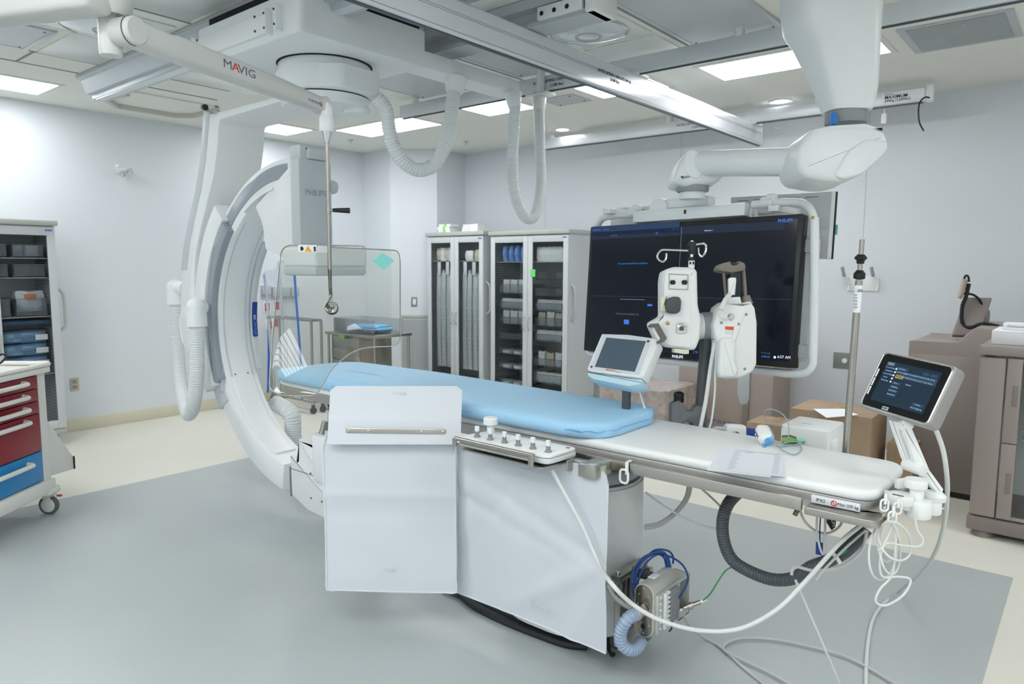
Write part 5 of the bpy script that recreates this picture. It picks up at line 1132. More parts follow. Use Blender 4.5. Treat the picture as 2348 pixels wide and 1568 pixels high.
def bin_(M, x0, x1, z, h, label, y0=.045, y1=.42):
    o = M @ V((x0+x1)/2, (y0+y1)/2, z); t = thing('storage_bin', label, 'storage bin', o, 'clear bins in the cabinets'); b = MB(M); th_ = .004; dr = .015
    b.b2((x0, y0, z), (x1, y1, z+th_)); b.b2((x0, y0, z), (x0+th_, y1, z+h)); b.b2((x1-th_, y0, z), (x1, y1, z+h)); b.b2((x0, y0, z), (x1, y0+th_, z+h)); b.b2((x0, y1-th_, z), (x1, y1, z+h))
    b.b2((x0-.006, y0-.006, z+h-.006), (x1+.006, y0, z+h)); b.build('tub', clear_bin, t)
    MB(M).b2((x0-.01, y0+.02, z-.006), (x1+.01, y1, z-.001)).build('support_tray', mat('tray_dark', '56595c', .5, var=0), t); return t
def row(M, x0, x1, z, protos, y, label, cat, group, dx=.07, zoff=0, rz0=0):
    n_ = max(1, int((x1-x0)/dx)); k = 0
    for i in range(n_):
        p = protos[i % len(protos)]; q = M @ V(x0+(i+.5)*(x1-x0)/n_, y, z+zoff)
        p.put(q, label, cat, group, rz=M.to_euler().z+rz0+.12*math.sin(i*2.1))
def shelf(M, x0, x1, z, label, y0=.05, y1=.48):
    o = MB(M).b2((x0, y0, z-.008), (x1, y1, z), .002).build('cabinet_shelf', cabt); tag(o, label, 'shelf', 'shelves in the cabinets')
# cabinet 2 : z from photo rows (door columns x .09-.47 and .59-.97 in cabinet space)
A = (.10, .45); B_ = (.60, .96)
def zr(py, x): return P(x, py, y=6.1).z
zr1 = lambda py: zr(py, 1175); zr2 = lambda py: zr(py, 1262)
shelf(Mb2, .03, 1.03, zr1(600), 'top shelf inside the wider cabinet, carrying blue packs')
row(Mb2, *A, zr1(600), [P_b], .12, 'blue pack standing on the top shelf behind the first door of the wider cabinet', 'package', 'blue packs', .075, .09)
row(Mb2, *B_, zr2(600), [P_w], .10, 'white pack standing on the top shelf behind the second door of the wider cabinet', 'package', 'white packs on the top shelf', .07, .08)
L1_ = [(672, .10, [P_w, P_w], 'second'), (706, .075, [P_w2], 'third'), (742, .08, [P_w], 'fourth'), (776, .07, [], 'fifth'), (810, .07, [P_s], 'sixth'), (843, .06, [P_s], 'seventh'), (880, .07, [P_s], 'lowest')]
for py, h, pr, nm in L1_:
    z = zr1(py); bin_(Mb2, *A, z, h, 'clear bin on the %s level behind the first door of the wider cabinet' % nm)
    if pr: row(Mb2, A[0]+.01, A[1]-.01, z, pr, .10, 'white pack in the %s bin behind the first door of the wider cabinet' % nm, 'package', 'packs in the %s bin of the first door' % nm, .085 if pr[0] is not P_s else .13, .075 if pr[0] is P_w else .05 if pr[0] is P_w2 else .025)
L2_ = [(640, .075, [], 'second'), (678, .08, [], 'third'), (710, .075, [P_w2], 'fourth'), (747, .09, [P_c, P_w], 'fifth'), (780, .07, [P_w2], 'sixth'), (838, .08, [P_w, P_c], 'seventh'), (876, .09, [P_w2], 'lowest')]
for py, h, pr, nm in L2_:
    z = zr2(py); bin_(Mb2, *B_, z, h, 'clear bin on the %s level behind the second door of the wider cabinet' % nm)
    if pr: row(Mb2, B_[0]+.01, B_[1]-.01, z, pr, .10, ('cream or white' if P_c in pr else 'white')+' pack in the %s bin behind the second door of the wider cabinet' % nm, 'package', 'packs in the %s bin of the second door' % nm, .085, .075 if pr[0] is not P_w2 else .05)
gn = P(1222, 626, y=5.978); tag(MB().b2((gn.x-.032, 5.976, gn.z-.04), (gn.x+.032, 5.978, gn.z+.04)).build('sticky_note', mat('green_note', '6fe07a', .7, var=0)), 'bright green sticky note on the door frame of the wider cabinet', 'sticky note')
# cabinet 1 : hanging long packs
shelf(Mb1, .03, .88, zr(598, 1040), 'top shelf inside the cabinet with long hanging packs')
row(Mb1, .09, .40, zr(598, 1010), [P_c, P_w], .11, 'upright cream or white pack on the top shelf above the long hanging packs', 'package', 'packs on the top shelf of the narrower cabinet', .06, .08)
row(Mb1, .55, .82, zr(598, 1070), [P_w2, P_c], .11, 'pack leaning on the top shelf behind the second door of the narrower cabinet', 'package', 'leaning packs in the narrower cabinet', .1, .06)
for k, x in enumerate((.12, .20, .29, .37, .55, .63, .72, .80)):
    q = Mb1 @ V(x, .09, zr(625, 1010)-.55); P_l.put(q, 'long clear hanging pack in the narrower cabinet', 'package', 'long hanging packs', .05*math.sin(k))
for k, x in enumerate((.15, .29, .58, .72)):
    q = Mb1 @ V(x, .055, zr(615, 1010)); tag(MB().box(q, (.055, .004, .15), .001).build('hanger_label', paper), 'blank white hanger card above the long packs in the narrower cabinet', 'label card', 'white hanger cards')
# boxes on cabinet 1
for k in range(3):
    a = P(1012, 525, y=6.12); z = 1.9455+k*.033
    t = thing('supply_box', ('bottom', 'middle', 'top')[k]+' flat white box with a green stripe, stacked on the narrower cabinet', 'box', (a.x+.15, 6.15, z), 'white boxes on the cabinet')
    dx_ = (.0, -.01, .015)[k]; MB().b2((a.x+dx_, 6.06, z), (a.x+dx_+.20, 6.20, z+.032), .002).build('carton', paper, t)
    MB().b2((a.x+dx_+.095, 6.0585, z), (a.x+dx_+.13, 6.0605, z+.0325)).build('green_stripe', mat('green_stripe', '8ede4b', .6, var=0), t)
for k in range(3):
    a = P(1055, 525, y=6.12); tag(MB().b2((a.x+.045, 6.10+.01*k, 1.9455+k*.03), (a.x+.30-.01*k, 6.26, 1.9745+k*.03), .002).build('supply_box', pkw), ('lowest', 'middle', 'uppermost')[k]+' plain white carton in the pile behind the green-striped boxes', 'box', 'plain cartons on the cabinet')
# left cabinet contents
zl = lambda py: P(50, py, x=-6.85).z
for k, (py, h) in enumerate(((590, .10), (635, .10), (725, .14))):
    shelf(MLc, .03, .93, zl(py)-.003, ('upper', 'second', 'third')[k]+' shelf inside the cabinet behind the red cart')
    for j, (x0, x1) in enumerate(((.40, .62), (.66, .88))):
        bin_(MLc, x0, x1, zl(py)+.006, h, 'clear bin on the %s shelf of the cabinet behind the cart, %s the handle' % (('upper', 'second', 'third')[k], ('away from', 'near')[j]))
navy_m = mat('navy_pack', '2f4a6a', .5, var=.05, vscale=20)
for j, x in enumerate((.45, .57, .72, .84)):
    tag(MB(MLc).b2((x-.05, .16, zl(590)+.012), (x+.04, .3, zl(590)+.10), .003).build('supply_box', lgrey if j % 2 else mat('pale_box', '9aa4b4', .6, var=0)), 'grey box in the upper bins of the cabinet behind the cart', 'box', 'grey boxes behind the cart')
P_o = Proto(lambda: pouch(.2, .12, .17, pk_tint, 'p', 9, .1).build('wrapped_package', pk_tint))
P_o.put(MLc @ V(.80, .22, zl(725)+.12), 'clear bag with an orange label in the cabinet behind the cart', 'package', 'clear bags behind the cart', PI/2)
MBm = MB(MLc); tag(MBm.b2((.74, .12, zl(680)-.02), (.83, .125, zl(680)+.02), .002).build('bag_label', mat('label_orange2', 'd98055', .6, var=0)), 'orange label strip on the clear bag in the cabinet behind the cart', 'label')
P_bb = Proto(lambda: pouch(.36, .3, .1, mat('light_blue_drape_pack', '86a9c8', .35, var=.08, vscale=25, bump=.4, bscale=40), 'p', 11, .1).build('wrapped_package', mat('light_blue_drape_pack')))
for k, py in enumerate((773, 803, 833)):
    P_bb.put(MLc @ V(.70, .22, zl(py)), ('upper', 'middle', 'lowest')[k]+' bagged light blue pack in the cabinet behind the cart', 'package', 'bagged blue packs', PI/2)
    MBm = MB(MLc); tag(MBm.box((.83, .06, zl(py)-.005), (.09, .004, .045)).build('pack_label', paper), 'white paper label on the %s bagged blue pack' % ('upper', 'middle', 'lowest')[k], 'label')
tag(MB(MLc).b2((.35, .06, zl(745)), (.92, .4, zl(745)+.035), .01).build('folded_towel', navy_m), 'folded navy towel above the bagged blue packs', 'towel')
shelf(MLc, .03, .93, zl(860), 'low shelf inside the cabinet behind the red cart')
# ================================================================ RED CART
a_ = -CFh; O_ = V(-4.99, 1.42, 0)+CR_h*.085; MCt = frame(O_, a_, CR_h, (0, 0, 1))
ct = thing('medication_cart', 'white rolling cart with red drawers above one blue drawer', 'cart', (O_.x+a_.x*.35-CR_h.x*.25, O_.y+a_.y*.35-CR_h.y*.25, 0))
redm = mat('red_drawer', '8a1c2c', .35, var=.01); blum = mat('blue_drawer', '1f83c0', .35, var=.01)
W_, Dp = .74, .5
b = MB(MCt); b.b2((0, -Dp, .20), (.075, -.0, .90), .012); b.build('corner_post', warm, ct)
b = MB(MCt); b.b2((W_-.075, -Dp, .20), (W_, 0, .90), .012); b.build('corner_post', warm, ct)
b = MB(MCt); b.b2((.07, -Dp, .20), (W_-.07, -.03, .90)); b.build('body', cabi, ct)
b = MB(MCt); b.b2((-.01, -Dp, .15), (W_+.01, .02, .235), .012); b.build('base_frame', warm, ct)
for z0_, z1_, m in ((.812, .885, redm), (.737, .806, redm), (.662, .731, redm), (.43, .656, redm), (.245, .424, blum)):
    b = MB(MCt); b.b2((.08, -.03, z0_), (W_-.08, .004, z1_), .003); d = b.build('drawer', m, ct)
    zz_ = z1_-.028 if z1_ > .45 else z1_-.05
    MB(MCt).tube([V(.215, .004, zz_+.004), V(.218, .036, zz_), V(.25, .042, zz_-.002), V(.48, .042, zz_-.002), V(.512, .036, zz_), V(.515, .004, zz_)], .013, 10, 4, sx=1).build('handle', warm, d)
b = MB(MCt); b.prism(rrect(W_+.06, Dp+.06, .04, 5, W_/2, -Dp/2), .895, .93, bev=.008); b.build('top_body', warm, ct)
b = MB(MCt)
rim = [V(x, y, .945) for x, y in rrect(W_+.05, Dp+.05, .04, 5, W_/2, -Dp/2)]; b.tube(rim+[rim[0]], .014, 8, 1); b.build('tray_rim', warm, ct)
b = MB(MCt); b.b2((-.005, -.28, .27), (.0, -.02, .85)); pz = [(-.28, .25), (-.28, .55), (-.30, .60), (-.56, .42), (-.60, .38), (-.60, .31)]
MB(MCt).prism([(.01, .24), (.01, .58), (-.03, .58), (-.25, .30), (-.25, .215)], .02, .04, frame((0, 0, 0), (1, 0, 0), (0, 0, 1), (0, -1, 0)), .003).build('side_panel', warm, ct)
MB(MCt).b2((-.262, -.045, .215), (-.25, -.015, .30), .002).build('panel_edge_strip', black, ct)
for kx_, ky_ in ((.0, -.03), (W_, -.03), (0, -Dp+.03), (W_, -Dp+.03)):
    b = MB(MCt); b.prism(rrect(.15, .11, .04, 5, kx_+.01, ky_+.0), .135, .175, bev=.012); b.build('caster_bumper', warm, ct)
    b = MB(MCt); b.cyl((kx_, ky_, .09), (kx_, ky_, .14), .016); b.prism([(ky_-.03, .1), (ky_+.045, .12), (ky_+.045, .135), (ky_-.03, .135)], kx_-.02, kx_+.02, frame((0, 0, 0), (0, 1, 0), (0, 0, 1), (1, 0, 0)), .003); b.b2((kx_-.021, ky_-.02, .05), (kx_-.015, ky_+.02, .12)); b.b2((kx_+.015, ky_-.02, .05), (kx_+.021, ky_+.02, .12)); b.build('caster_fork', cream, ct)
    b = MB(MCt); b.cyl((kx_-.0125, ky_, .06), (kx_+.0125, ky_, .06), .06, n=32, bev=.006); wl = b.build('caster_wheel', rubber, ct)
    b = MB(MCt); b.cyl((kx_-.0145, ky_, .06), (kx_+.0145, ky_, .06), .044, n=28, bev=.003); b.build('wheel_hub', cream, wl)
MB(MCt).b2((.0, .03, .118), (.02, .06, .128), .004).build('red_brake_pedal', mat('red_pedal', 'a5382c', .5, var=0), ct)
tag(MB().tube([P(0, 815, d=4.1), P(4, 812, d=4.1), P(14, 816, d=4.1), P(8, 826, d=4.1), P(-2, 834, d=4.08)], .006, 8).build('cable', black), 'black cable end lying on top of the red drawer cart', 'cable')
# ================================================================ WALL ITEMS
def outlet(x, y, z, ax, label, m=mat('beige_plate', 'b8b09a', .5, var=0)):
    t = thing('power_outlet', label, 'outlet', (x, y, z)); M = frame((x, y, z), ax, (0, 0, 1), Vector(ax).cross(V(0, 0, 1)))
    MB(M).prism(rrect(.075, .12, .006, 3), 0, .006, bev=.002).build('cover_plate', m, t)
    for s in (.025, -.025): MB(M).prism(rrect(.034, .03, .008, 3, 0, s), .005, .008, bev=.001).build('socket', mat('grey_socket', '8c8d86', .5, var=0), t)
outlet(XL, 2.41, .44, (0, 1, 0), 'beige double power outlet low on the wall near the cabinet')
t = thing('light_switch', 'grey framed light switch on the angled column face by the cabinets', 'switch', P(950, 692, y=5.99))
q = P(950, 692, x=-6.55); cdir = V(.42, .38, 0).normalized(); cn = V(.38, -.42, 0).normalized()
q = CC+ (CF+CR*((950-1174)/FPX)-CU*((692-784)/FPX))*(((V(-6.75, 5.8, 0)-CC).dot(cn))/((CF+CR*((950-1174)/FPX)-CU*((692-784)/FPX)).dot(cn)))
M = frame(q, cdir, (0, 0, 1), cn)
MB(M).prism(rrect(.075, .12, .004, 3), 0, .005, bev=.001).build('cover_plate', mat('steel_plate', '9b9c98', .4, metal=.6, var=0), t); MB(M).prism(rrect(.036, .07, .003, 3), .005, .008, bev=.001).build('rocker', white, t)
def on_chamfer(px, py): r = CF+CR*((px-1174)/FPX)-CU*((py-784)/FPX); return CC+r*((V(-6.75, 5.8, 0)-CC).dot(cn)/r.dot(cn))
g0 = on_chamfer(920, 722); g1 = on_chamfer(976, 865)
t = thing('wall_grille', 'grey louvred wall grille beside the narrower cabinet, under the light switch', 'grille', (g0+g1)/2)
M = frame((g0.x, g0.y, 0), cdir, (0, 0, 1), cn); gw = (V(g1.x, g1.y, 0)-V(g0.x, g0.y, 0)).length+.05; gz1 = g0.z; gz0 = .12
b = MB(M); b.b2((0, gz0, 0), (gw, gz1, .006)); b.b2((0, gz1-.03, .006), (gw, gz1, .014), .002); b.b2((0, gz0, .006), (.02, gz1-.03, .014)); b.b2((gw-.02, gz0, .006), (gw, gz1-.03, .014)); b.b2((gw*.5-.006, gz0, .006), (gw*.5+.006, gz1-.03, .013)); b.build('frame', cabt, t)
b = MB(M)
for k in range(int((gz1-gz0-.05)/.017)): b.b2((.02, gz0+.01+k*.017, .004), (gw-.02, gz0+.019+k*.017, .011))
b.build('louvres', lgrey, t, kind='stuff')
t = thing('blank_plate', 'grey square wall plate with a round white port behind the steel pole', 'wall plate', P(1930, 826, y=6.68))
a = P(1912, 807, y=YB); c = P(1950, 846, y=YB); MB().b2((a.x, YB-.006, c.z), (c.x, YB, a.z), .001).build('plate', mat('plate_grey_green', '8f958f', .45, metal=.4, var=0), t)
q = P(1937, 827, y=YB); MB().lathe([(.001, .012), (.02, .012), (.024, .005), (.024, 0)], (q.x, YB-.004, q.z), (0, -1, 0), 24).build('port', white, t)
t = thing('wall_bracket', 'white wall bracket with two grey upright prongs behind the steel pole', 'bracket', P(1975, 640, y=YB))
def wq(px, py, o=.0): v = P(px, py, y=YB); return V(v.x, YB-o, v.z)
a = wq(1948, 632); c = wq(2012, 668); MB().b2((a.x, YB-.01, c.z), (c.x, YB, a.z), .003).build('back_plate', white, t)
for px in (1940, 2006):
    MB().cyl(wq(px-3, 612, .08), wq(px+2, 634, .08), .014, n=14, bev=.004).build('prong', grey, t)
    MB().tube([wq(px+2, 634, .08), wq(px+12, 638, .06), wq(px+10, 655, .03), wq(px+6, 666, .03)], .008, 8).build('arm', white, t)
t = thing('wall_camera_mount', 'small white swivel bracket with clips high on the wall, no camera on it', 'bracket', (XL, 2.93, 2.44))
def lw(px, py, o=0): v = P(px, py, x=XL+o); return v
MB().box(lw(283, 392, .01), (.02, .10, .05), .006).build('base_plate', white, t)
MB().tube([lw(268, 379, .09), lw(274, 392, .06), lw(286, 398, .03)], .016, 10).build('arm', white, t); MB().tube([lw(290, 394, .04), lw(298, 388, .09), lw(304, 400, .1)], .015, 10).build('arm', lgrey, t); MB().sph(lw(282, 400, .05), .022).build('swivel_ball', lgrey, t)
tag(MB().tube([P(2131, 224, y=6.189), P(2121, 223, y=6.16), P(2110, 233, y=6.13), P(2106, 252, y=6.12), P(2108, 280, y=6.12), P(2118, 300, y=6.12)], .0055, 8).build('cable', black), 'loose black cable dangling in front of the rail label near the ceiling', 'cable')
t = thing('rail_hook', 'small white fitting hanging under the wall rail beside the boom', 'hook', P(2026, 278, y=6.2)); q = P(2027, 272, y=6.27); MB().box(q, (.04, .03, .08), .008).build('body', white, t); MB().cyl(q+V(0, 0, .03), (q.x, q.y, 2.80), .006).build('stem', white, t)
# gas outlets on the left wall
for k, (px, py) in enumerate(((608, 664), (630, 668), (652, 668), (672, 668))):
    v = P(px, py, x=XL); MB_ = MB().b2((XL, v.y-.05, v.z-.06), (XL+.05, v.y+.05, v.z+.05), .006); tag(MB_.build('glove_dispenser', lgrey), 'grey wall box in the row seen past the machine, above the red squares', 'wall box', 'grey wall boxes')
for k, (px, py) in enumerate(((612, 704), (634, 701), (634, 740), (617, 745))):
    v = P(px, py, x=XL); t = thing('red_wall_outlet', 'red emergency power outlet in a white plate, seen past the machine', 'outlet', v, 'red wall outlets'); MB().b2((XL, v.y-.05, v.z-.065), (XL+.006, v.y+.05, v.z+.065), .002).build('cover_plate', white, t); MB().b2((XL+.006, v.y-.03, v.z-.045), (XL+.01, v.y+.03, v.z+.045), .001).build('red_insert', mat('outlet_red', 'b8404a', .5, var=0), t)
# ================================================================ STEEL TROLLEYS IN THE CORNER
def trolley(x0, y0, x1, y1, H, label, drawers=False, top=True):
    t = thing('steel_trolley', label, 'trolley', ((x0+x1)/2, (y0+y1)/2, 0), 'stainless trolleys')
    for x in (x0, x1):
        for y in (y0, y1):
            MB().cyl((x, y, .09), (x, y, H), .014, n=14).build('leg', steel, t)
            b = MB(); b.cyl((x-.012, y, .035), (x+.012, y, .035), .035, n=18); b.b2((x-.02, y-.01, .04), (x+.02, y+.01, .095)); b.build('caster', rubber, t)
    if top: MB().b2((x0-.03, y0-.03, H-.03), (x1+.03, y1+.03, H), .006).build('table_top', steel, t)
    b = MB()
    for z in ((H, .12) if not top else (.12,)):
        b.tube([V(x0, y0, z), V(x1, y0, z), V(x1, y1, z), V(x0, y1, z), V(x0, y0, z)], .012, 10, 1, smooth=False)
    b.build('tube_frame', steel, t)
    if drawers:
        MB().b2((x0+.03, y0+.02, H-.55), (x0+.52, y1-.02, H-.03), .004).build('drawer_cabinet', steel, t)
        for k in range(4):
            d = MB().b2((x0+.04, y0+.008, H-.54+k*.127), (x0+.51, y0+.02, H-.425+k*.127), .003).build('drawer', steel, t)
            MB().b2((x0+.25, y0-.004, H-.46+k*.127), (x0+.29, y0+.008, H-.445+k*.127), .002).build('handle', chrome, d)
    return t
trolley(-7.05, 4.30, -6.27, 4.42, .98, 'open stainless frame trolley seen through the glass shield', top=False)
trolley(-6.42, 4.62, -5.65, 5.08, .84, 'stainless trolley with drawers, blue drape on top, behind the glass shield', True)
bl_m = mat('blue_drape', '6fb3e0', .6, var=.05, vscale=12, bump=.4, bscale=20)
b = pouch(.48, .32, .07, bl_m, 'p', 21, .1); o = b.build('folded_drape', bl_m); o.location = (-6.0, 4.85, .885); tag(o, 'folded light blue drape on the stainless trolley with drawers', 'drape')
t = thing('acrylic_tray', 'clear plastic tray standing on the stainless trolley around the blue drape', 'tray', (-6.05, 4.85, .845)); b = MB(); b.b2((-6.38, 4.66, .842), (-5.7, 4.665, .99)); b.b2((-6.38, 5.04, .842), (-5.7, 5.045, .99)); b.b2((-6.385, 4.66, .842), (-6.38, 5.045, .99)); b.build('walls', clear_bin, t)
tag(MB().box((-6.15, 4.588, .80), (.09, .003, .03)).build('green_tag', mat('green_tag', '7fd04a', .6, var=0)), 'green tag on the edge of the stainless trolley', 'tag')
film = thin_glass('plastic_film', 'f4f6fa', 1.25, .15, haze=.14, hcol='e8edf4')
t = thing('plastic_drape', 'clear plastic drape with blue edges hanging on the open steel frame', 'plastic cover', (-6.6, 4.25, 1.3))
def fl2(u, v): return V(-7.0+.62*u, 4.22+.03*math.sin(u*14+v*3)+.02*math.sin(u*31), .15+1.55*v-.25*(1-u)*v)
MB().grid(fl2, 40, 20).build('film', film, t)
for u in (0, 1): MB().tube([fl2(u, k/8) for k in range(9)], .014, 6, 2, sx=.3).build('blue_edge', mat('drape_edge_blue', '2f74d8', .5, var=0), t)
# ================================================================ RIGHT SIDE EQUIPMENT
tau = mat('taupe_enamel', '9a8f8a', .45, var=.008); tau2 = mat('taupe_enamel_dark', '857b77', .45, var=.008)
t = thing('glass_door_refrigerator', 'taupe under-counter refrigerator with glass door and wire baskets, at the photo edge', 'refrigerator', (.1, 5.1, 0))
fx0, fx1, fy0, fy1, fH = -.505, .35, 4.80, 5.38, 1.06
b = MB(); b.b2((fx0, fy0+.02, .12), (fx0+.02, fy1, fH)); b.b2((fx1-.02, fy0+.02, .12), (fx1, fy1, fH)); b.b2((fx0+.02, fy1-.02, .12), (fx1-.02, fy1, fH)); b.b2((fx0+.02, fy0+.02, .12), (fx1-.02, fy1-.02, .14)); b.build('cabinet_body', tau, t)
MB().b2((fx0+.02, fy1-.03, .14), (fx1-.02, fy1-.02, fH)).build('inner_back', white, t)
MB().prism(rrect(fx1-fx0+.02, fy1-fy0+.03, .02, 4, (fx0+fx1)/2, (fy0+fy1)/2), fH, fH+.055, bev=.012).build('top_cover', tau, t)
MB().b2((fx0-.01, fy0-.012, .035), (fx1+.01, fy1, .12), .012).build('plinth', tau2, t)
MB().cyl((fx0+.07, fy0+.05, 0), (fx0+.07, fy0+.05, .035), .06, .045, 24).build('foot', tau2, t)
MB().cyl((fx1-.07, fy0+.05, 0), (fx1-.07, fy0+.05, .035), .06, .045, 24).build('foot', tau2, t)
MB().b2((fx0, fy0-.008, .125), (fx0+.125, fy0+.02, fH-.01), .012).build('side_pillar', tau, t)
b = MB(); b.b2((fx0+.13, fy0-.01, .13), (fx0+.20, fy0+.015, .565), .004); b.b2((fx0+.13, fy0-.01, .572), (fx0+.20, fy0+.015, fH-.01), .004); b.b2((fx0+.2, fy0-.004, fH-.03), (fx1, fy0+.015, fH-.01)); b.b2((fx0+.2, fy0-.004, .13), (fx1, fy0+.015, .15)); d = b.build('door_frame', tau, t)
for z in (.28, .78): MB().b2((fx0+.162, fy0-.012, z), (fx0+.188, fy0-.004, z+.12), .002).build('recessed_handle', tau2, d)
MB().b2((fx0+.20, fy0, .15), (fx1-.02, fy0+.006, fH-.03)).build('door_glass', door_gl, d)
for z in (.62, .83):
    b = MB(); m_w = .0022
    for k in range(14): x = fx0+.23+k*.045; b.cyl((x, fy0+.05, z-.03), (x, fy0+.05, z+.02), m_w, n=6); b.cyl((x, fy0+.05, z-.03), (x, fy1-.06, z-.03), m_w, n=6)
    for zz_ in (z-.03, z+.02): b.tube([V(fx0+.22, fy1-.06, zz_), V(fx0+.22, fy0+.05, zz_), V(fx1-.04, fy0+.05, zz_)], m_w*1.5, 6, 1, smooth=False)
    b.build('wire_basket', chrome, t)
    nm = 'upper' if z > .7 else 'lower'
    bt = thing('plastic_bin', 'grey plastic bin with a white label in the %s refrigerator basket' % nm, 'bin', (fx0+.4, fy0+.2, z-.02), 'bins in the refrigerator')
    MB().b2((fx0+.25, fy0+.07, z-.02), (fx0+.62, fy1-.1, z+.09), .006).build('tub', clear_bin, bt)
    MB().b2((fx0+.335, fy0+.066, z+.035), (fx0+.40, fy0+.069, z+.055)).build('label', paper, bt)
    text('POCKET', .012, (fx0+.367, fy0+.0655, z+.045), (1, 0, 0), (0, 0, 1), ink, bt)
t = thing('flat_carton', 'long white carton lying on the taupe refrigerator', 'box', (-.2, 5, fH+.055)); q = P(2262, 800, y=4.9)
MB().b2((q.x+.02, 4.9, fH+.056), (.3, 5.25, fH+.135), .003).build('carton', paper, t); MB().b2((q.x+.018, 4.93, fH+.08), (q.x+.021, 4.96, fH+.11)).build('tab', mat('label_yellow'), t)
t = thing('small_carton', 'small white printed box on top of the long white carton', 'box', (-.1, 5, fH+.14)); q = P(2298, 768, y=4.98); MB().b2((q.x, 4.98, fH+.136), (q.x+.14, 5.10, fH+.175), .003).build('carton', paper, t); text('Pharmaceutical', .016, (q.x+.07, 4.979, fH+.157), (1, 0, 0), (0, 0, 1), ink_lt, t)
# medication station behind it
t = thing('medication_station', 'taupe low cabinet with a stepped top, screen and scanner, against the wall', 'medication cabinet', (-.5, 5.8, 0))
yb_ = 5.5
pr = [P(x, y, y=yb_) for x, y in ((2083, 800), (2084, 784), (2196, 784), (2228, 756), (2240, 750), (2420, 765))]
poly = [(pr[0].x, .04), (pr[0].x, pr[1].z)]+[(p.x, p.z) for p in pr[1:]]+[(.75, pr[-1].z), (.75, .04)]
b = MB(); pxz(b, poly, yb_, 6.25, .012); b.build('cabinet_body', tau, t)
b = MB(); b.b2((pr[0].x+.02, yb_-.006, .08), (.7, yb_+.004, pr[0].z-.03), .003); b.build('front_panel', tau, t)
MB().b2((pr[0].x+.03, yb_+.03, 0), (.7, 6.2, .05)).build('plinth', black, t)
a = P(2120, 776, y=5.7); MB().b2((a.x, 5.62, pr[1].z+.0005), (a.x+.22, 5.78, pr[1].z+.002)).build('label_sheet', paper, t)
c0_ = P(2215, 772, y=5.7); c1_ = P(2228, 682, y=5.85)
def tilt_box(p, q, w_, th_, m, name): 
    ax_ = (q-p); L = ax_.length; M = frame((p+q)/2, V(1, .35, 0).normalized(), ax_.normalized(), V(1, .35, 0).normalized().cross(ax_.normalized())); b = MB(M); b.box((0, 0, 0), (w_, L, th_), .012, 3); return b.build(name, m, t)
tilt_box(P(2213, 772, y=5.72), P(2243, 684, y=5.86), .16, .05, tau2, 'screen_back')
MB().box(P(2248, 735, y=5.85), (.1, .1, .16), .02, 3).build('screen_stand', tau2, t)
sc = thing('barcode_scanner', 'cream hand scanner on a bent black stand with coiled cord', 'scanner', P(2205, 665, y=5.75))
MB().tube([P(2213, 640, y=5.75), P(2209, 655, y=5.75), P(2203, 675, y=5.75), P(2198, 682, y=5.75)], .03, 12, sx=.6).build('grip', mat('scanner_cream', 'b8a898', .5, var=0), sc)
MB().tube([P(2210, 642, y=5.76), P(2214, 632, y=5.76), P(2220, 634, y=5.76), P(2222, 646, y=5.76)], .007, 8).build('cord_end', black, sc)
MB().tube([P(2212, 673, y=5.76), P(2232, 676, y=5.8), P(2248, 690, y=5.82), P(2253, 712, y=5.84), P(2252, 738, y=5.85)], .008, 8).build('gooseneck', black, sc)
MB().tube([P(2222, 650, y=5.75), P(2215, 680, y=5.75), P(2207, 700, y=5.74), P(2205, 730, y=5.73), P(2212, 748, y=5.73), P(2228, 750, y=5.73), P(2255, 742, y=5.74), P(2290, 748, y=5.76)], .012, 10, 8, .25, .014).build('coiled_cord', black, sc)
# cardboard boxes
card = mat('cardboard', 'a9927a', .8, var=.06, vscale=5, bump=.1, bscale=30); tape = mat('parcel_tape', 'a88b62', .35, var=.03)
def carton(x0, y0, x1, y1, z0, z1, label, tp=True):
    t = thing('cardboard_box', label, 'box', ((x0+x1)/2, (y0+y1)/2, z0), 'cardboard boxes by the wall'); MB().b2((x0, y0, z0), (x1, y1, z1), .006).build('carton', card, t)
    if tp: MB().b2(((x0+x1)/2-.03, y0-.002, z1-.12), ((x0+x1)/2+.03, y1+.002, z1+.002), .001).build('tape', tape, t)
carton(-1.60, 4.95, -1.08, 5.38, 0, .585, 'large worn cardboard box behind the table with a paper sheet on top')
carton(-1.02, 5.12, -.86, 5.35, 0, .40, 'small brown box beside the large cardboard box, behind the tablet arm')
carton(-1.98, 5.15, -1.66, 5.45, 0, .40, 'brown box partly hidden behind the white device and blue label')
pg_ = [P(1865, 938, z=.59), P(1935, 938, z=.59), P(1968, 952, z=.59), P(1895, 958, z=.59)]
m = MB(); m.add(pg_+[p+V(0, 0, .003) for p in pg_], [[0, 1, 2, 3], [7, 6, 5, 4], [0, 4, 5, 1], [1, 5, 6, 2], [2, 6, 7, 3], [3, 7, 4, 0]], False); tag(m.build('paper_sheet', paper), 'white papers lying on the large cardboard box', 'paper')
wrapm = mat('shrink_wrap', 'b5aaa4', .25, var=.12, vscale=14, bump=.6, bscale=25)
t = thing('wrapped_carton', 'taupe carton in shiny shrink wrap standing behind the injector display', 'box', (-3.0, 5.6, 0))
b = bmesh.new(); bmesh.ops.create_cube(b, size=1); bmesh.ops.subdivide_edges(b, edges=b.edges[:], cuts=9, use_grid_fill=True)
for v in b.verts:
    x, y, z = v.co; n1 = math.sin(x*31+y*17)*math.sin(z*29+y*11)*.012; v.co = V(-3.12+x*.66*(1+n1), 5.72+y*.62*(1+n1), .245+z*.49+(.012*math.sin(x*40)*math.sin(y*33) if z > .45 else 0))
MB().bm(b).build('wrapped_body', wrapm, t)
t = thing('equipment_carton', 'tall taupe carton with blue printed words, standing by the wall behind the injector', 'box', (-2.5, 6.3, 0))
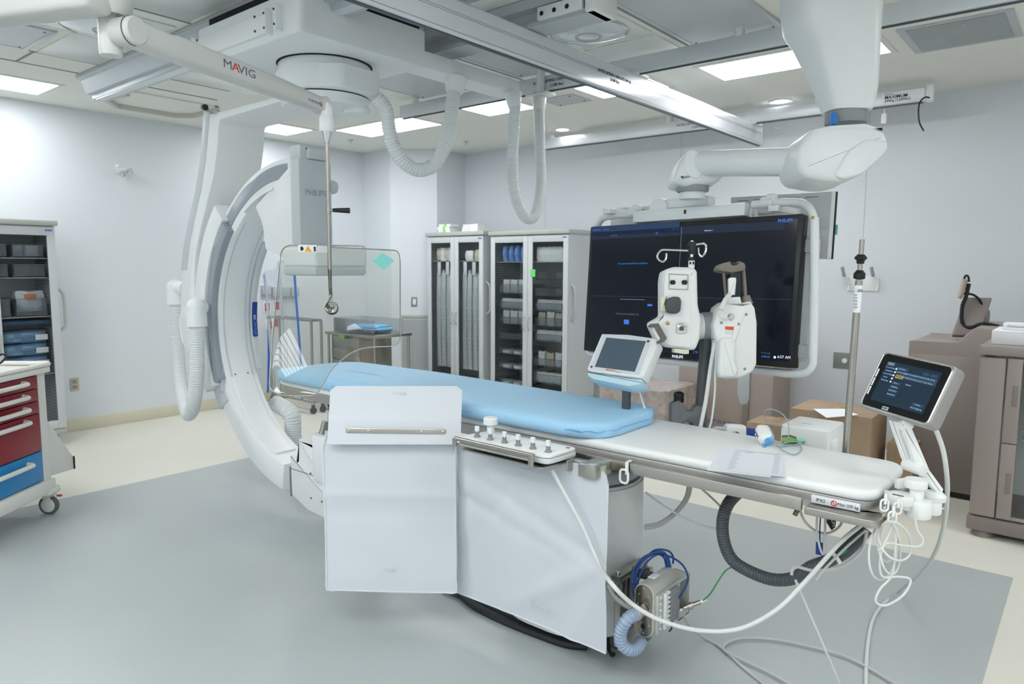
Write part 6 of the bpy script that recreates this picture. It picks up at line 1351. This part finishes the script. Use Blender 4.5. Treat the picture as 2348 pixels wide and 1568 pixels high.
MB().b2((-2.99, 6.05, 0), (-2.11, 6.5, 1.05), .006).build('carton', mat('taupe_carton', 'a79a93', .7, var=.02), t)
text('BD Pyxis\u2122 ES Refrigerator', .045, P(1652, 968, y=6.046), (1, 0, 0), (0, 0, 1), mat('print_blue', '5a62a8', .6, var=0), t)
a = P(1706, 900, y=6.02); MB().b2((a.x-.012, 6.03, .0), (a.x+.04, 6.05, 1.05), .002).build('corner_strip', tau2, t)
b = MB(); vprism(b, [(1694, 855), (1720, 855), (1718, 915), (1712, 927), (1700, 927), (1693, 900)], 5.4, .03, .004, 2); b.build('strap_end', lgrey, t)
# devices behind the table rail
t = thing('patient_monitor_module', 'white boxy module with a side latch behind the far table edge', 'medical device', P(1860, 1000, y=2.95))
a = P(1790, 975, y=2.9); c = P(1898, 1040, y=2.9); zt_ = P(1790, 972, y=2.9).z
b = MB(); b.b2((a.x, 2.9, zt_-.16), (c.x, 3.12, zt_), .01, 3); b.build('housing', white, t)
MB().b2((a.x+.06, 2.97, zt_-.001), (a.x+.10, 2.978, zt_+.0015)).build('top_slot', lgrey, t); MB().b2((c.x-.002, 2.93, zt_-.09), (c.x+.02, 3.0, zt_-.045), .005).build('side_latch', white, t)
MB().cyl(((a.x+c.x)/2, 2.893, zt_-.06), ((a.x+c.x)/2, 2.9, zt_-.06), .005).build('screw', grey, t)
MB().b2((a.x+.02, 2.80, zt_-.14), (c.x-.02, 2.91, zt_-.11), .004).build('rail_bracket', steel, t)
t = thing('foot_clamp_device', 'small white rounded device with a chrome ring behind the far table edge', 'medical device', P(1690, 985, y=2.85))
a = P(1667, 978, y=2.86); b = MB(); vprism(b, [(1667, 976), (1672, 973), (1708, 975), (1713, 980), (1714, 1010), (1666, 1004)], dpt(a), .05, .006, 3, .004); b.build('housing', white, t)
b = MB(); b.tube([P(1673, 1002, d=dpt(a)-.006), P(1678, 994, d=dpt(a)-.01), P(1690, 992, d=dpt(a)-.01), P(1700, 1001, d=dpt(a)-.006)], .005, 8); b.build('chrome_ring', chrome, t)
b = MB(); b.cyl(P(1668, 984, d=dpt(a)+.02), P(1656, 983, d=dpt(a)+.02), .012); b.tube([P(1658, 983, d=dpt(a)+.02), P(1640, 982, d=dpt(a)+.02), P(1630, 988, d=dpt(a)+.02)], .009, 8); b.build('plug', lgrey, t)
MB().b2((a.x+.0, 2.80, .80), (a.x+.06, 2.9, .84), .004).build('rail_bracket', steel, t)
t = thing('blue_connector_block', 'dark blue plastic block with a white mark between two white devices', 'connector', P(1740, 995, y=2.86)); b = MB(); vprism(b, [(1716, 981), (1765, 990), (1766, 1012), (1716, 1006)], dpt(P(1740, 995, y=2.86)), .03, .003); b.build('block', blue_pl, t)
q = P(1733, 996, d=dpt(P(1740, 995, y=2.86))-.001); MB().cyl(q, q-CF*.002, .005, n=12).build('white_mark', white, t)
# ================================================================ CABLES
def wire(pts, r, m, label, cat='cable', n=8, group=None, name='cable', rib=0, pitch=None):
    o = MB().tube(pts, r, n, 8, rib, pitch).build(name, m); return tag(o, label, cat, group)
def at(L, d0, d1=None):
    d1 = d0 if d1 is None else d1; k = len(L)-1; return [P(x, y, d=d0+(d1-d0)*i/k) for i, (x, y) in enumerate(L)]
def fl(L, z=.008): return [P(x, y, z=z) for x, y in L]
dh_ = mat('dark_ribbed_hose', '4b5157', .4, var=0)
t = thing('cable_sleeve', 'thick dark grey ribbed cable sleeve looping under the table foot', 'cable hose', P(1780, 1300, d=2.45))
L = [(1715, 1115), (1690, 1132), (1668, 1158), (1657, 1195), (1660, 1240), (1678, 1282), (1715, 1308), (1770, 1328), (1820, 1325), (1860, 1300), (1900, 1285), (1935, 1266), (1965, 1238), (1990, 1205), (2002, 1180)]
MB().tube(at(L, 2.62, 2.30), .0215, 14, 8, .10, .009).build('sleeve', dh_, t, sharp=60)
for x, y, x2, y2, d in ((1683, 1293, 1691, 1287, 2.55), (1985, 1212, 1992, 1203, 2.31), (1912, 1280, 1918, 1276, 2.37)):
    MB().cyl(P(x, y, d=d), P(x2, y2, d=d), .0245, n=18).build('cable_tie', white, t)
wire(at([(1994, 1196), (1998, 1180), (2004, 1168)], 2.28), .022, black, 'black hose end under the rounded table foot', 'hose')
# long white cable in front of the curtain
L1 = [P(1266, 1078, y=2.06), P(1300, 1140, y=2.07), P(1335, 1205, y=2.07), P(1372, 1290, y=2.06)]+at([(1400, 1335), (1450, 1385), (1520, 1424), (1610, 1446), (1700, 1440), (1780, 1398), (1840, 1340), (1885, 1290), (1930, 1240), (1975, 1203), (2003, 1178)], 2.2, 2.26)
wire(L1, .0072, cable_white, 'long thick white cable sagging from the control panel across to the table foot', n=12)
# cable from the tablet to the floor
L2 = [P(x, y, d=d) for x, y, d in ((2146, 985, 2.16), (2162, 1030, 2.18), (2170, 1080, 2.22), (2172, 1130, 2.3), (2165, 1200, 2.48), (2145, 1265, 2.75), (2110, 1315, 3.05))]+fl([(2060, 1356), (2022, 1388), (2001, 1422), (1990, 1475), (1986, 1540), (1988, 1620), (2010, 1850)])
wire(L2, .0072, cable_white, 'thick white cable curving from the back of the tablet down to the floor', n=12)
# coiled white cord hanging at the table foot
def loop(cx_, cy_, rx, ry, d, tilt=0, n=14): return [P(cx_+rx*math.cos(a)*math.cos(tilt)-ry*math.sin(a)*math.sin(tilt), cy_+rx*math.cos(a)*math.sin(tilt)+ry*math.sin(a)*math.cos(tilt), d=d+.02*math.sin(a*2)) for a in [2*PI*i/n-PI/2 for i in range(n+1)]]
cc = thing('coiled_cord', 'white thin cord hanging in loose loops from the clips at the table foot', 'cord', P(2045, 1200, d=2.08))
for k, (cx_, cy_, rx, ry, d, tl) in enumerate(((2025, 1262, 32, 68, 2.08, .12), (2040, 1255, 24, 62, 2.07, -.08), (2052, 1240, 34, 48, 2.06, -.5), (2035, 1238, 22, 50, 2.09, .05))):
    MB().tube(loop(cx_, cy_, rx, ry, d, tl), .0032, 8, 3).build('cord_loop', cable_white, cc)
MB().tube(at([(2052, 1190), (2040, 1220), (2020, 1270), (2022, 1320), (2060, 1322), (2088, 1330), (2070, 1365), (2030, 1388), (2008, 1378), (2018, 1350), (2045, 1318), (2053, 1260), (2055, 1205)], 2.06), .0034, 8, 6).build('cord_tail', cable_white, cc)
MB().tube(at([(2098, 1185), (2103, 1215), (2116, 1235), (2108, 1252), (2070, 1250), (2035, 1245), (2015, 1262)], 2.06), .003, 8, 6).build('cord_tail', cable_white, cc)
wire(at([(1988, 1215), (1975, 1262), (1930, 1298), (1870, 1308), (1830, 1300), (1818, 1305), (1815, 1318)], 2.3), .0052, cable_grey, 'grey cable bowing from the table foot across the dark ribbed sleeve')
wire(at([(1985, 1215), (1940, 1255), (1895, 1300), (1870, 1330)], 2.28), .004, cable_grey, 'pale thin cable running down beside the dark ribbed sleeve')
wire(at([(1824, 1330), (1850, 1392), (1880, 1462), (1905, 1520), (1928, 1575), (1945, 1620)], 2.33, 2.52), .0042, cable_white, 'pale cable running straight down from the ribbed sleeve to the floor')
# floor cables
wire([P(1562, 1398, d=2.62), P(1575, 1425, d=2.76), P(1592, 1446, d=2.93)]+fl([(1622, 1466), (1650, 1482), (1672, 1500), (1702, 1528), (1760, 1575), (1900, 1680)]), .0055, cable_grey, 'grey floor cable leading from the steel amplifier box to the photo bottom')
wire(fl([(2250, 1690), (2040, 1560), (1950, 1510), (1880, 1488), (1800, 1470), (1740, 1463), (1690, 1465), (1662, 1478), (1662, 1492), (1700, 1512), (1760, 1540), (1830, 1580), (1990, 1680)], .012), .0055, cable_grey, 'grey floor cable folding back in a long narrow loop')
gw_ = mat('green_wire', '3f8f5a', .5, var=0)
wire(at([(1684, 1298), (1664, 1308), (1645, 1335), (1628, 1362), (1610, 1378)], 2.52, 2.62), .0028, gw_, 'thin green earth wire from the ribbed sleeve to the metal connector')
wire(at([(1925, 1272), (1935, 1266), (1942, 1262)], 2.32), .0035, gw_, 'short green wire piece tucked against the ribbed sleeve')
t = thing('metal_connector', 'steel plug connector at the lower end of the green wire', 'connector', P(1590, 1388, d=2.62))
b = MB(); b.cyl(P(1568, 1394, d=2.62), P(1606, 1380, d=2.62), .008, n=14); b.cyl(P(1578, 1391, d=2.62), P(1586, 1388, d=2.62), .014, n=14); b.cyl(P(1584, 1381, d=2.62), P(1588, 1394, d=2.62), .007, n=12); b.build('plug_body', steel, t); MB().cyl(P(1600, 1383, d=2.62), P(1620, 1374, d=2.62), .006, n=12).build('plug_boot', white, t)
# cables under the table near the column
wire(at([(1480, 1128), (1520, 1158), (1570, 1188), (1620, 1208), (1652, 1212)], 2.7, 2.62), .0042, cable_grey, 'thin grey cable sagging from the column to the ribbed sleeve')
wire(at([(1590, 1105), (1625, 1135), (1655, 1165), (1669, 1190), (1666, 1208)], 2.7, 2.58), .0042, cable_grey, 'thin grey cable curling around the top of the ribbed sleeve')
for k, dx in enumerate((0, 5)):
    wire(at([(1580+dx, 1104), (1573+dx, 1140), (1550+dx, 1172), (1515, 1198+dx), (1478, 1206+dx)], 2.95), .008, cable_grey, ('outer' if k else 'inner')+' of the two parallel grey cables bending behind the floor column')
wire(at([(1600, 1112), (1630, 1120), (1650, 1126)], 2.75), .008, black, 'black cable plug lying under the table edge'); wire(at([(1650, 1126), (1690, 1131), (1720, 1132)], 2.75), .004, cable_grey, 'grey lead of the black plug under the table edge')
# things hanging under the foot end
wire(at([(1834, 1168), (1845, 1195), (1870, 1217), (1900, 1222), (1925, 1207), (1936, 1180)], 2.32), .0042, cable_grey, 'grey cable loop hanging below the rating label')
wire(at([(1874, 1175), (1873, 1215), (1880, 1255), (1888, 1270), (1891, 1240), (1893, 1178)], 2.3), .004, cable_grey, 'narrow U-shaped grey cable hanging beside the blue tag')
t = thing('brass_connector', 'small brownish plug on the end of the grey loop below the table edge', 'connector', P(1826, 1175, d=2.32)); MB().cyl(P(1830, 1166, d=2.32), P(1822, 1182, d=2.32), .008, n=12, bev=.001).build('plug', mat('brass_dull', '7a6f62', .4, metal=.7, var=0), t)
t = thing('blue_tag', 'dark blue rectangular tag hanging on a cord under the table foot', 'tag', P(1880, 1260, d=2.31)); b = MB(); vprism(b, [(1873, 1243), (1887, 1245), (1887, 1274), (1872, 1271)], 2.31, .008, .001); b.build('tag_body', blue_pl, t); MB().tube(at([(1882, 1172), (1880, 1210), (1880, 1244)], 2.31), .0022, 6).build('cord', blue_pl, t)
t = thing('black_pouch', 'black triangular fabric flap with white lettering under the table foot', 'pouch', P(1905, 1190, d=2.33)); b = MB(); vprism(b, [(1880, 1170), (1920, 1173), (1916, 1208), (1908, 1216), (1902, 1206)], 2.34, .01, .001); b.build('flap', black, t)
text('PHILIPS', .014, P(1909, 1192, d=2.338)-CF*.001, -CU+CR*.15, CR, white, t)
# ================================================================ AMPLIFIER AT THE COLUMN FOOT
t = thing('amplifier_box', 'steel rounded amplifier box with side comb on a stand at the column foot', 'medical device', P(1500, 1470, z=0))
ya = 2.25; cA = P(1476, 1400, y=ya); hw_, hh_ = .040, .104
def stadium(w2, h2, n=12): return [(cA.x+w2*math.cos(PI*i/n), cA.z+h2-w2+w2*math.sin(PI*i/n)) for i in range(n+1)]+[(cA.x-w2*math.cos(PI*i/n), cA.z-h2+w2-w2*math.sin(PI*i/n)) for i in range(n+1)]
shell = mat('shell_cream_metal', 'c6c8c2', .35, metal=.3, var=.01)
b = MB(); pxz(b, stadium(hw_, hh_), ya, ya+.20, .003); b.build('shell', shell, t)
b = MB(); pxz(b, stadium(hw_-.005, hh_-.005), ya-.003, ya+.004, .001); fp = b.build('front_plate', mat('plate_nickel', '9c9285', .25, metal=1, var=.03), t)
for dx, dz_ in ((-.02, .06), (.018, .06), (-.026, .02), (.026, .01), (0, -.088), (.024, -.05), (0, .09), (-.024, -.02)): MB().cyl((cA.x+dx, ya-.006, cA.z+dz_), (cA.x+dx, ya-.003, cA.z+dz_), .0028, n=8).build('screw', chrome, fp)
MB().cyl((cA.x-.012, ya-.05, cA.z-.004), (cA.x-.0, ya, cA.z+.006), .024, n=28, bev=.002).build('hose_flange', steel, t)
b = MB(); b.cyl((cA.x, ya-.0045, cA.z-.06), (cA.x, ya-.003, cA.z-.06), .009, n=20); b.build('port_hole', black, t)
bh = mat('blue_grey_hose', '9aacc4', .2, var=0, coat=.4)
hs = [V(cA.x-.012, ya-.045, cA.z-.002), P(1440, 1418, y=2.16), P(1424, 1445, y=2.15), P(1424, 1472, y=2.16), P(1440, 1488, y=2.18), P(1458, 1487, y=2.22), P(1470, 1470, y=2.27)]
MB().tube(hs, .0225, 16, 8, .2, .0135).build('ribbed_hose', bh, t, sharp=60)
b = MB(); b.cyl(hs[0]+V(.003, .01, .002), hs[0]-V(.004, .004, .006), .0265, n=24); b.build('hose_clamp', chrome, t)
xs = cA.x+hw_
b = MB(); b.b2((xs-.002, ya+.012, cA.z-.085), (xs+.012, ya+.19, cA.z+.068), .003); b.build('side_panel', shell, t)
b = MB(); b.b2((xs+.012, ya+.05, cA.z-.075), (xs+.024, ya+.072, cA.z+.065), .003)
for k in range(8): b.b2((xs+.012, ya+.07, cA.z-.070+k*.018), (xs+.026, ya+.085, cA.z-.060+k*.018), .002)
b.build('white_comb', white, t)
MB().b2((xs+.012, ya+.088, cA.z-.065), (xs+.028, ya+.155, cA.z+.062), .004).build('grey_filter_block', grey, t)
for k in range(6): MB().cyl((xs+.012, ya+.03, cA.z-.065+k*.024), (xs+.017, ya+.03, cA.z-.065+k*.024), .004, n=10).build('peg', white, t)
b = MB(); b.b2((cA.x-.02, ya+.19, cA.z+.055), (xs+.01, ya+.28, cA.z+.065), .001); b.b2((cA.x-.02, ya+.275, cA.z-.10), (xs+.01, ya+.28, cA.z+.065), .001); b.b2((cA.x-.02, ya+.19, cA.z-.10), (xs+.01, ya+.28, cA.z-.094), .001); b.b2((xs+.006, ya+.19, cA.z-.10), (xs+.01, ya+.28, cA.z-.06), .001); b.build('open_rear_frame', shell, t)
MB().b2((cA.x-.02, ya+.06, cA.z+hh_-.002), (cA.x+.008, ya+.11, cA.z+hh_+.001), .0005).build('serial_label', paper, t)
# stand
rp = P(1413, 1479, y=2.315); ry = 2.315; zf = max(.0, rp.z-.02)
b = MB(); b.cyl((rp.x, ry, zf+.012), (rp.x, ry, P(1418, 1328, y=ry).z), .0115, n=20); b.build('stand_rod', steel, t); b = MB(); b.cyl((rp.x, ry, zf), (rp.x, ry, zf+.014), .02, n=20); b.build('rod_foot', rubber, t)
zt_ = P(1418, 1325, y=ry).z
b = MB(); b.b2((rp.x-.018, ry-.02, zt_-.01), (rp.x+.022, ry+.20, zt_+.014), .002); b.build('top_bar', steel, t); MB().cyl((rp.x, ry, zt_+.012), (rp.x, ry, zt_+.026), .012, n=18, bev=.002).build('bolt_head', chrome, t)
b = MB(); b.b2((rp.x+.022, ry+.07, zt_-.04), (rp.x+.034, ry+.18, zt_+.03), .004); b.build('clamp_plate', steel, t); MB().b2((rp.x+.034, ry+.09, zt_-.02), (cA.x-.02, ry+.14, zt_+.0), .003).build('clamp_block', dgrey, t)
b = MB(); b.b2((rp.x+.03, ry+.17, .02), (rp.x+.048, ry+.20, zt_-.008), .002); b.build('rear_post', steel, t)
MB().b2((-1.402, 2.40, .06), (-1.397, 2.52, .34), .002).build('mirror_plate', mat('dark_mirror_plate', '6c6762', .15, metal=.9, var=0), t)
bc = mat('blue_cable_sheath', '1c4488', .35, var=0)
for k, L in enumerate(([(1462, 1385), (1448, 1345), (1452, 1310), (1475, 1278), (1510, 1265), (1530, 1275), (1538, 1300)], [(1466, 1370), (1455, 1335), (1468, 1292), (1500, 1268), (1525, 1270), (1534, 1300)], [(1470, 1375), (1462, 1340), (1478, 1296), (1505, 1272), (1522, 1278), (1528, 1300)],
                       [(1455, 1350), (1460, 1300), (1490, 1272), (1530, 1274), (1562, 1292), (1577, 1320), (1572, 1345), (1556, 1372)], [(1470, 1290), (1500, 1262), (1530, 1262), (1543, 1275), (1543, 1292)])):
    wire(at(L, 2.68+.008*k), .0038 if k != 1 else .006, bc, 'dark blue cable looped over the steel amplifier stand', group='blue cables on the amplifier stand')
wire(at([(1392, 1340), (1405, 1365), (1430, 1385), (1455, 1398)], 2.7), .01, cable_grey, 'grey cable behind the steel stand rod, beside the column')
wire(fl([(1405, 1500), (1392, 1470), (1396, 1440)], .02), .012, black, 'black cable end on the floor behind the curtain corner')
wire([P(1541, 1424, d=2.62), P(1540, 1440, d=2.62), P(1534, 1448, d=2.62)], .003, black, 'tiny black lead with cap hanging below the amplifier box')
# black cover ring around the table foot on the floor
wire(fl([(1055, 1363), (1090, 1390), (1150, 1420), (1230, 1452), (1300, 1476), (1345, 1480)], .018), .018, mat('black_rubber', '24272a', .5, var=0), 'black rubber cable cover along the floor under the curtains', 'cable cover', name='cable_cover')
